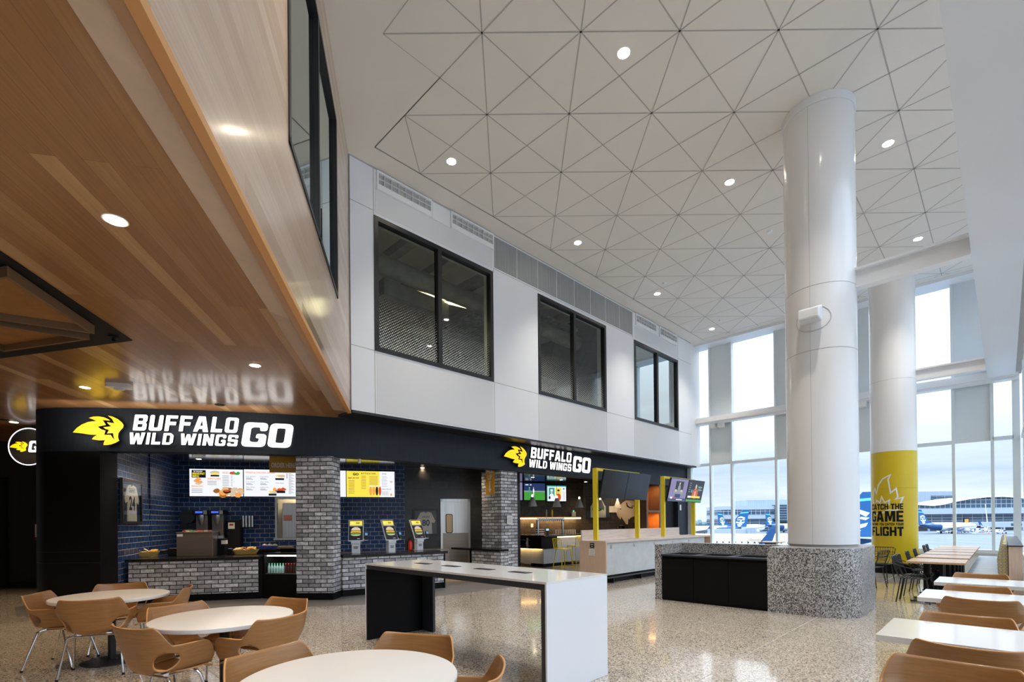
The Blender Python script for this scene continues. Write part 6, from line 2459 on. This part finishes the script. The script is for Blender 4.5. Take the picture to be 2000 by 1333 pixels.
# white tables by the right window
WT = [(4.02, 4.79, 'nearest rectangular white table at the right edge'), (6.20, 6.97, 'second rectangular white table at the right edge'), (7.80, 8.57, 'third rectangular white table, farthest of the white ones')]
wt0 = None
for s0, s1, lb in WT:
    loc = W((s0 + s1) / 2, -.215)
    if wt0 is None:
        wt0 = thing('rectangular_table', lb, 'table', loc, A45, 'rectangular white tables by the window')
        MB().rbox(-.385, .385, -.40, .40, .71, .75, .012).build('tabletop', M['white_quartz'], wt0)
        MB().lathe([(.035, .012), (.035, .70)], n=20).build('pedestal', M['black_frame'], wt0, smooth=True)
        MB().box(-.28, .28, -.28, .28, 0.002, .012).build('base_plate', M['black_frame'], wt0)
        MB().box(-.2, .2, -.03, .03, .69, .71).build('top_bracket', M['black_frame'], wt0)
    else:
        dup(wt0, loc, A45, lb)
WC_ = [(3.38, -.19, -1, 'nearest wooden shell chair at the bottom right corner'), (3.76, -.15, 1, 'wooden shell chair pushed under the near side of the nearest white table'),
       (5.05, -.21, -1, 'wooden shell chair on the far side of the nearest white table'), (6.02, -.16, 1, 'pale lit wooden shell chair at the near side of the second white table'),
       (7.27, -.22, -1, 'wooden shell chair between the second and third white tables'), (8.86, -.23, -1, 'wooden shell chair beyond the third white table, before the bench')]
for s_, t_v, dr, lb in WC_:
    dup(ch0, W(s_ + dr * .275, t_v), A45 - PI / 2 if dr > 0 else A45 + PI / 2, lb, G2)

# ================================================================== BLACK WIRE CHAIRS, WOOD TABLES, BENCH
def wire_chair(label, group):
    t_ = thing('wire_chair', label, 'chair', (0, 0, 0), 0, group)
    m_ = M['black_wire']
    s_ = MB().tube([(-.20, -.2, .45), (-.21, .2, .45), (.21, .2, .45), (.20, -.2, .45)], .009, 6, closed=True)
    for k in range(9):
        s_.tube([(-.2, -.17 + k * .043, .45), (.2, -.17 + k * .043, .45)], .005, 5)
    for k in range(5):
        s_.tube([(-.16 + k * .08, -.2, .446), (-.16 + k * .08, .2, .446)], .005, 5)
    s_.build('seat', m_, t_)
    b = MB().tube([(-.19, -.20, .46), (-.20, -.26, .62), (-.23, -.30, .80), (-.18, -.31, .83), (.18, -.31, .83), (.23, -.30, .80), (.20, -.26, .62), (.19, -.20, .46)], .010, 6)
    for z, y in ((.60, -.255), (.66, -.27), (.72, -.283)):
        b.tube([(-.21, y, z), (.21, y, z)], .005, 5)
    for k in range(8):
        b.tube([(-.17 + k * .0486, -.245, .58), (-.18 + k * .0514, -.31, .83)], .005, 5)
    b.build('backrest', m_, t_)
    for sx in (-1, 1):
        MB().tube([(sx * .23, -.28, .70), (sx * .25, -.10, .64), (sx * .24, .10, .60), (sx * .21, .19, .46)], .008, 6).build('armrest', m_, t_)
        for y0_, y1_ in ((-.18, -.25), (.18, .22)):
            MB().tube([(sx * .18, y0_, .44), (sx * .22, y1_, .004)], .010, 7).build('leg', m_, t_)
    return t_


G3 = 'black wire chairs'
wc0 = make = None
WCH = [(11.45, 'nearest black wire chair left of the wood tables'), (11.98, 'second black wire chair in the row left of the wood tables'), (13.2, 'third black wire chair in the row left of the wood tables'),
       (14.4, 'fourth black wire chair in the row, halfway to the window'), (16.2, 'second to last black wire chair in the row'), (16.9, 'last black wire chair in the row, nearest the far window')]
for s_, lb in WCH:
    loc = W(s_, -1.16)
    if wc0 is None:
        wc0 = wire_chair(lb, G3)
        wc0.location = loc
        wc0.rotation_euler = (0, 0, A45 + PI)
    else:
        dup(wc0, loc, A45 + PI, lb)
for (x, y, rz, lb) in ((7.95, 11.0, .5, 'black wire chair right of the granite block, nearer one'), (8.75, 11.75, 2.2, 'black wire chair before the yellow column, right of the small wooden table'), (8.35, 12.95, 3.6, 'black wire chair behind the small wooden table at the yellow column'),
                       (8.45, 17.1, -A45 + .2, 'black wire chair at the far window, its top just above the granite'), (9.65, 17.0, A45, 'black wire chair at the far window beside the front column')):
    dup(wc0, (x, y, 0), rz, lb)


def wood_table(loc, rz, w, d, lb, group, proto={}):
    key = (w, d)
    if key in proto:
        return dup(proto[key], loc, rz, lb)
    t_ = thing('wood_table', lb, 'table', loc, rz, group)
    MB().box(-w / 2, w / 2, -d / 2, d / 2, .715, .75).build('tabletop', M['table_wood'], t_, bevel=.003)
    MB().box(-w * .30, w * .30, -d * .12, -d * .12 + .05, .02, .70).box(-w * .30, w * .30, d * .22 - .05, d * .22, .02, .70).build('pedestal', M['black_laminate'], t_)
    for sx in (-1, 1):
        MB().box(sx * w * .26 - .03, sx * w * .26 + .03, -d * .46, d * .46, .008, .03).build('foot', M['black_frame'], t_)
    proto[key] = t_
    return t_


for (s0, lb) in ((11.3, 'nearest wood-topped table of the row before the bench'), (12.65, 'second wood-topped table of the row before the bench'), (13.85, 'third wood-topped table of the row before the bench'), (15.05, 'fourth wood-topped table of the row before the bench'),
                 (16.2, 'fifth wood-topped table of the row before the bench'), (17.3, 'farthest wood-topped table of the row, nearest the window')):
    wood_table(W(s0 + .5, -.875), A45, 1.0, .79, lb, 'wood-topped tables by the bench')
wood_table((8.25, 12.1, 0), .3, .7, .7, 'small wooden table between the granite block and the yellow column', 'wood-topped tables in the hall')
wood_table((9.1, 17.3, 0), A45, .7, .7, 'small wooden table at the far window seen over the granite upstand', 'wood-topped tables in the hall')
# bench
o = thing('booth_bench', 'long bench with a blue-grey seat and a curved patterned yellow back by the right window', 'bench', W(12.7, 0), A45)
se = MB()
for k in range(9):
    se.box(k * .66, k * .66 + .655, .085, .52, .38, .47)
se.build('seat', M['vinyl'], o, bevel=.012)
MB().box(0, 6.0, .06, .50, 0, .38).build('seat_base', M['mullion'], o)
bk = MB()
prof = [(.07, .44), (.10, .50), (.11, .75), (.07, .97), (.03, 1.03), (-.01, 1.02), (-.03, .95), (-.03, .44)]
n = len(prof)
NS = 24
for k in range(NS + 1):
    x = 6.0 * k / NS
    for (y, z) in prof:
        bk.v.append((x, y, z + (.05 * math.sin(PI * min(1, k / 4) / 2) if z > .9 else 0)))
for k in range(NS):
    for j_ in range(n):
        j2 = (j_ + 1) % n
        bk.f.append((k * n + j_, k * n + j2, (k + 1) * n + j2, (k + 1) * n + j_))
        bk.m.append(0)
bk.f.append(tuple(range(n))[::-1])
bk.f.append(tuple(NS * n + j_ for j_ in range(n)))
bk.m += [0, 0]
fab = brick_mat('patterned_fabric', (.62, .46, .13), (.50, .42, .22), (.16, .20, .26), .05, .03, .004, rough=.9, grain=.2, bump=0, offset=.3)
bk.build('backrest', fab, o, smooth=True, sharp=50)
o = thing('booth_partition', 'pale wood end partition with a dark cap behind the bench back', 'partition', W(12.7, 0), A45)
MB().box(-.05, 6.1, -.22, -.04, 0, .99).build('panel', M['pale_wood'], o)
MB().box(-.06, 6.1, -.23, -.035, .99, 1.01).build('cap', M['black_frame'], o)


# ================================================================== OUTDOORS
GZ = -6.0
tarmac = mat('tarmac_concrete', (.105, .125, .145), .6, noise=.12, nscale=.05)
struct(MB().quad((-400, 14, GZ), (900, 14, GZ), (900, 900, GZ), (-400, 900, GZ)).quad((24, -300, GZ), (900, -300, GZ), (900, 14, GZ), (24, 14, GZ)).build('floor_apron', tarmac))
jl = MB()
for k in range(24):
    a = Vector((20 + k * 12, 30, GZ + .02))
    jl.quad(a, a + Vector((.25, 0, 0)), a + Vector((80.25, 300, 0)), a + Vector((80, 300, 0)))
struct(jl.build('floor_apron_joints', mat('joint_dark', (.11, .12, .13), .7)))
glz = brick_mat('curtain_glazing', (.03, .065, .10), (.05, .09, .13), (.40, .45, .50), 3.0, 2.4, .14, rough=.25, grain=.2, bump=0, offset=0)
glz2 = brick_mat('dark_glazing', (.025, .05, .08), (.04, .07, .10), (.28, .33, .38), 6.0, 1.6, .14, rough=.3, grain=.2, bump=0, offset=0)
clad = mat('pale_cladding', (.36, .41, .47), .5)
clad2 = brick_mat('ribbed_cladding', (.30, .36, .44), (.33, .39, .47), (.24, .30, .38), 1.2, 40, .1, rough=.5, grain=.05, bump=0, offset=0)


def tl_pt(u, v, Y):
    return on_y(u, v, Y)


# terminal with the wavy glass roof (right of the yellow column)
Y_ = 290
Yb = Y_
p = tl_pt(1760, 1040, Y_)
x_ = lambda u: ray(u, 1000).x * Y_
z_ = lambda v: EYE + (1012 - v) / F_PX * Y_
o = thing('terminal_building', 'large pale airport terminal with a wavy glazed roof line, right of the yellow column', 'building', (0, Y_, 0))
xs0, xs1 = x_(1640), x_(2150)
top = [(1640, 988), (1700, 984), (1770, 984), (1800, 987), (1820, 988.5), (1840, 986), (1862, 981), (1890, 976), (1925, 972.5), (1955, 972), (1985, 974), (2030, 981), (2090, 990), (2150, 992)]
gl = MB()
n = len(top)
pts = [(x_(u), z_(v)) for u, v in top]
poly = pts + [(xs1, z_(994)), (xs0, z_(994))]
b = MB().prism(poly, 0, 20)
merge(MB(), b, frame((0, 20, 0), (1, 0, 0), (0, 0, 1), (0, -1, 0))).build('upper_glazing', glz, o)
rf = MB()
for i in range(n - 1):
    (xa, za), (xb, zb_) = pts[i], pts[i + 1]
    rf.add([(xa, -1.5, za), (xb, -1.5, zb_), (xb, 24, zb_), (xa, 24, za), (xa, -1.5, za + .7), (xb, -1.5, zb_ + .7), (xb, 24, zb_ + .7), (xa, 24, za + .7)],
           [(0, 3, 2, 1), (4, 5, 6, 7), (0, 1, 5, 4), (3, 7, 6, 2), (0, 4, 7, 3), (1, 2, 6, 5)])
rf.build('roof', M['white_paint'], o)
MB().box(xs0, xs1, -3, 20, z_(1004.5), z_(994)).build('parapet_band', clad, o)
MB().box(xs0, xs1, -.5, 20, z_(1020), z_(1004.5)).build('middle_glazing', glz2, o)
MB().box(xs0, xs1, -4, 20, z_(1026), z_(1020)).build('lower_band', clad, o)
MB().box(xs0, xs1, 0, 20, GZ, z_(1026)).build('ground_floor', mat('dark_bay', (.10, .13, .17), .7), o)
for k in range(14):
    x = xs0 + (xs1 - xs0) * (k + .5) / 14
    MB().box(x - .4, x + .4, -3.6, -2.8, GZ, z_(1026)).build('support_post', clad, o)
o = thing('tower_block', 'faint ribbed grey block rising behind the terminal roof', 'building', (0, 370, 0))
x3 = lambda u: ray(u, 1000).x * 370
z3 = lambda v: EYE + (1013 - v) / F_PX * 370
MB().box(x3(1735), x3(1862), 0, 30, GZ, z3(961)).build('block', clad2, o)
MB().box(x3(1819), x3(1862), -.6, 0, z3(978), z3(969.5)).build('window_strip', glz2, o)
# left concourse building
o = thing('concourse_building', 'long pale concourse building with a glass band behind the blue airplane tails', 'building', (0, 320, 0))
x2 = lambda u: ray(u, 1000).x * 320
z2 = lambda v: EYE + (1015 - v) / F_PX * 320
MB().box(x2(1410), x2(1700), 0, 25, z2(995), z2(988)).build('parapet_band', clad, o)
MB().box(x2(1410), x2(1700), .4, 25, z2(1006), z2(995)).build('glass_band', glz, o)
MB().box(x2(1410), x2(1700), 0, 25, z2(1013), z2(1006)).build('lower_band', clad, o)
MB().box(x2(1410), x2(1700), 1, 25, GZ, z2(1013)).build('ground_floor', glz2, o)
MB().box(x2(1464), x2(1700), 3, 25, z2(988), z2(976)).build('roof_block', clad2, o)
MB().box(x2(1513), x2(1560), -3, 25, z2(1018), z2(986)).build('dark_block', glz2, o)
o = thing('far_treeline', 'low dark strip of trees on the horizon at the far left of the apron', 'trees', (150, 560, 0))
tm = MB()
for k in range(60):
    x = -80 + k * 4
    h = 6 + 3 * random.random()
    tm.lathe([(2.6, 0), (3.4, h * .5), (2.0, h * .9), (0, h)], c=(x, random.uniform(-4, 4), GZ), n=7)
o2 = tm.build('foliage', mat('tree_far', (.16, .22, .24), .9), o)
o2['kind'] = 'stuff'

# ---- airplanes
BLUE = mat('tail_blue', (.008, .10, .28), .35)
DBLUE = mat('belly_blue', (.01, .07, .2), .35)
FUS = mat('fuselage_white', (.80, .83, .86), .3)
WING = mat('wing_grey', (.55, .58, .62), .4)
FACE = mat('portrait_white', (.86, .90, .94), .4)
TEALS = mat('tail_teal', (.15, .62, .66), .4)


def face_parts(h):
    """simplified white portrait patches on a fin, unit coordinates (x aft, z up)"""
    return [[(.30, .38), (.62, .46), (.80, .42), (.86, .32), (.78, .36), (.55, .37), (.36, .30)],
            [(.26, .28), (.48, .30), (.50, .26), (.34, .23)], [(.60, .30), (.84, .29), (.82, .24), (.64, .25)],
            [(.50, .28), (.58, .28), (.62, .16), (.48, .16)],
            [(.26, .18), (.46, .14), (.66, .14), (.84, .19), (.86, .10), (.62, .06), (.44, .05), (.28, .10)],
            [(.36, .02), (.56, .04), (.76, .02), (.62, -.08), (.54, -.12), (.44, -.06)]]


def airplane(name, lb, x, y, rz, L_=33, fuselage=True, finc=None, z0=GZ, belly=True, face=True, group='airliners on the apron'):
    """nose towards +x, tail towards -x (local); fin height about 7 m above the fuselage"""
    t_ = thing('airliner', lb, 'airplane', (x, y, z0), rz, group)
    R = 1.9
    zc_ = 3.3
    prof = [(.05, -L_ / 2 - 1), (.35, -L_ / 2), (1.0, -L_ / 2 + 3), (1.7, -L_ / 2 + 7), (R, -L_ / 2 + 11), (R, L_ / 2 - 6), (1.75, L_ / 2 - 3.5), (1.3, L_ / 2 - 1.6), (.6, L_ / 2 - .4), (.05, L_ / 2)]
    b = MB().lathe(prof, c=(0, 0, 0), n=28, axis='x')
    b.v = [(vx, vy, vz + zc_ + max(0, (-L_ / 2 + 11 - vx)) * .09) for vx, vy, vz in b.v]
    for i, f_ in enumerate(b.f):
        cx = sum(b.v[k][0] for k in f_) / len(f_)
        cz = sum(b.v[k][2] for k in f_) / len(f_)
        if belly and cx < -L_ / 2 + 12 and cz < zc_ + 1.4 + (-L_ / 2 + 9 - cx) * .4:
            b.m[i] = 1
    b.build('fuselage', [FUS, DBLUE], t_, smooth=True)
    xt = -L_ / 2
    fin = [(xt + 9.0, 4.9), (xt + 5.2, 5.9), (xt + 1.0, 11.6), (xt - 1.3, 11.6), (xt - .2, 4.4), (xt + 2, 4.2)]
    fb_ = MB().prism([(a, c) for a, c in fin], -.14, .14)
    merge(MB(), fb_, frame((0, 0, 0), (1, 0, 0), (0, 0, 1), (0, -1, 0))).build('tail_fin', finc or BLUE, t_)
    bnd = MB().prism([(xt + 2.1, 10.1), (xt + 1.75, 10.55), (xt - 1.08, 10.75), (xt - 1.0, 10.35)], -.16, .16)
    merge(MB(), bnd, frame((0, 0, 0), (1, 0, 0), (0, 0, 1), (0, -1, 0))).build('fin_band', TEALS, t_)
    if face:
        fm = MB()
        for pl_ in face_parts(1):
            fm.prism([(xt - 1.7 + 5.2 * a + (.5 - c) * 2.2, 5.6 + 7.4 * c) for a, c in pl_], -.16, .16)
        merge(MB(), fm, frame((0, 0, 0), (1, 0, 0), (0, 0, 1), (0, -1, 0))).build('fin_portrait', FACE, t_)
    for sy in (-1, 1):
        w_ = MB().prism([(5, sy * 1.4), (-1.5, sy * 16), (-3.0, sy * 16.4), (-3.2, sy * 15.8), (-2.2, sy * 5), (-2.5, sy * 1.4)], 2.5, 2.75)
        w_.v = [(a, c, d_ + abs(c) * .09) for a, c, d_ in w_.v]
        w_.build('wing', WING, t_)
        wl_ = MB().prism([(-1.4, 3.9), (-3.2, 6.3), (-3.9, 6.3), (-3.1, 3.9)], 16 * sy - .08, 16 * sy + .08)
        merge(MB(), wl_, frame((0, 0, 0), (1, 0, 0), (0, 0, 1), (0, -1, 0))).build('winglet', DBLUE, t_) if sy < 0 else merge(MB(), wl_, frame((0, 0, 0), (1, 0, 0), (0, 0, 1), (0, -1, 0))).build('winglet', DBLUE, t_)
        MB().lathe([(.75, 1.6), (.95, 2.6), (.9, 4.2), (.45, 5.6)], c=(0, sy * 5.2, 1.75), n=18, axis='x').build('engine', FUS, t_, smooth=True)
        s_ = MB().prism([(xt + 3.2, sy * .5), (xt + .2, sy * 5.6), (xt - .9, sy * 5.6), (xt - .2, sy * .5)], 4.6, 4.75)
        s_.build('tailplane', WING, t_)
        MB().tube([(-1, sy * 2.6, .5), (-1, sy * 2.6, 2.6)], .14, 8).lathe([(0, -.25), (.5, -.25), (.5, .25), (0, .25)], c=(-1, sy * 2.6, .5), n=14, axis='y').build('landing_gear', M['black_frame'], t_)
    wn_ = MB()
    for k in range(22):
        xx = -L_ / 2 + 9 + k * .95
        for sy in (-1, 1):
            wn_.box(xx, xx + .22, sy * 1.86 - .05, sy * 1.86 + .05, zc_ + .40, zc_ + .66)
    wn_.build('cabin_windows', M['black_frame'], t_)
    return t_


def plane_at(uf, Y, rz, lb, L_=33, **kw):
    """place so that the fin centre is seen at pixel column uf at depth Y"""
    fx_, fy_ = ray(uf, 1000).x * Y, Y
    c, s = math.cos(rz), math.sin(rz)
    lx = -L_ / 2 + .8
    return airplane('airliner', lb, fx_ - lx * c, fy_ - lx * s, rz, L_, **kw)


plane_at(1407, 249, math.radians(25), 'leftmost airliner with a blue portrait tail behind the first window bay')
plane_at(1452, 198, math.radians(160), 'airliner with the large blue portrait tail in the middle window bay')
plane_at(1500, 280, math.radians(20), 'airliner with a blue portrait tail left of the front column')
plane_at(1688, 75, math.radians(152), 'nearest airliner, its big portrait tail seen between the two columns')
plane_at(1798, 235, math.radians(10), 'white airliner parked before the terminal, right of the yellow column')
# jet bridge
o = thing('jet_bridge', 'boxy pale jet bridge in front of the blue tails', 'jet bridge', on_y(1425, 1036, 160))
o.location.z = GZ
MB().box(-6, 6, 0, 3, 2.2, 4.6).build('tunnel', clad, o)
MB().box(5.5, 8.5, -.6, 3.6, 2.0, 5.0).build('cab', clad2, o)
for x in (-4, 4):
    MB().tube([(x, 1.5, 0), (x, 1.5, 2.2)], .25, 8).build('support_post', M['shade_grey'], o)
o = thing('stairs_bridge', 'white steel stair and bridge structure before the terminal at the right', 'jet bridge', on_y(1962, 1035, 225))
o.location.z = GZ
MB().box(-8, 9, 0, 3, 3.0, 5.4).build('tunnel', clad, o)
MB().box(3, 8, -.05, 0, 3.6, 5.0).build('window_strip', glz2, o)
sb_ = MB()
for k in range(9):
    sb_.box(-8 - k * .8, -7.2 - k * .8, -.6, .6, 3.0 - k * .33, 3.2 - k * .33)
sb_.build('stair_flight', M['white_paint'], o)
for x in (-6, 0, 6):
    MB().tube([(x, 1.5, 0), (x, 1.5, 3)], .2, 8).build('support_post', M['white_paint'], o)
# baggage carts, tugs, cones
cartb = mat('cart_blue', (.01, .07, .38), .4)
cart0 = None
for i, (u, v, lb) in enumerate(((1838, 1040, 'first blue-curtained baggage cart beside the white airliner'), (1854, 1040, 'second blue-curtained baggage cart beside the white airliner'), (1872, 1040, 'blue-curtained baggage cart alone right of the mullion'),
                               (1891, 1038, 'blue-curtained baggage cart left of the low trailer'), (1905, 1038, 'blue-curtained baggage cart close to the light mast'), (1914, 1039, 'last blue-curtained baggage cart, beside the service trucks'))):
    p = on_z(u, v + 1.5, GZ)
    if cart0 is None:
        cart0 = thing('baggage_cart', lb, 'cart', p, .1, 'baggage carts on the apron')
        MB().box(-1.6, 1.6, -.7, .7, .4, .55).box(-1.6, 1.6, -.7, .7, 1.9, 2.0).box(-1.6, -1.5, -.7, .7, .55, 1.9).box(1.5, 1.6, -.7, .7, .55, 1.9).build('cart_frame', M['white_paint'], cart0)
        MB().box(-1.45, 1.45, -.66, .66, .6, 1.85).build('curtain', cartb, cart0)
        for x in (-1.1, 1.1):
            for y in (-.6, .6):
                MB().lathe([(0, -.08), (.22, -.08), (.22, .08), (0, .08)], c=(x, y, .22), n=12, axis='y').build('wheel', M['rubber'], cart0)
    else:
        dup(cart0, p, .1, lb)
trk0 = None
for i, (u, v, lb) in enumerate(((1860, 1041, 'white tug beside the baggage carts at the mullion'), (1884, 1040, 'white tug between two baggage carts'), (1929, 1038, 'white service truck with a raised platform left of the second mullion'), (1948, 1041, 'white pickup car right of the orange cones'), (1957, 1042, 'white pickup car closest to the bench back'))):
    p = on_z(u, v + 1, GZ)
    if trk0 is None:
        trk0 = thing('service_truck', lb, 'truck', p, .15, 'service vehicles on the apron')
        MB().box(-1.8, 1.8, -.8, .8, .4, 1.0).build('chassis', M['white_paint'], trk0, bevel=.05)
        MB().box(-.2, 1.1, -.75, .75, 1.0, 1.8).build('cab', M['white_paint'], trk0, bevel=.1)
        MB().box(-.1, 1.0, -.77, .77, 1.15, 1.6).build('cab_window', M['black_frame'], trk0)
        for x in (-1.2, 1.2):
            for y in (-.75, .75):
                MB().lathe([(0, -.1), (.33, -.1), (.33, .1), (0, .1)], c=(x, y, .33), n=12, axis='y').build('wheel', M['rubber'], trk0)
    else:
        dup(trk0, p, .15, lb)
orange = mat('cone_orange', (.8, .12, .03), .5)
for i, (u, v) in enumerate(((1920, 1042), (1931, 1044.5))):
    p = on_z(u, v, GZ)
    t_ = thing('traffic_cone', ['left orange cone on the apron', 'right orange cone on the apron'][i], 'cone', p, 0, 'orange cones')
    MB().box(-.35, .35, -.35, .35, 0, .06).build('base', orange, t_)
    MB().lathe([(.26, .06), (.05, 1.0), (0, 1.0)], n=12).build('cone_body', orange, t_, smooth=True)
p = on_z(1930, 1038, GZ)
o = thing('light_mast', 'leaning white light mast before the wavy terminal', 'mast', p)
MB().tube([(0, 0, 0), (-.6, 0, 7), (-1.4, 0, 15)], [.3, .2, .12], 8).build('pole', M['white_paint'], o)
p = on_y(1887, 1020, 284)
o = thing('gate_sign', 'small lit orange gate sign on the terminal', 'sign', p)
MB().box(-1.6, 1.6, -.3, .3, -2.4, 2.4).build('sign_box', M['black_frame'], o)
MB().box(-1.1, 1.1, -.36, -.3, -1.8, 1.6).build('sign_face', emit('gate_orange', (1, .45, .08), 1.2), o)
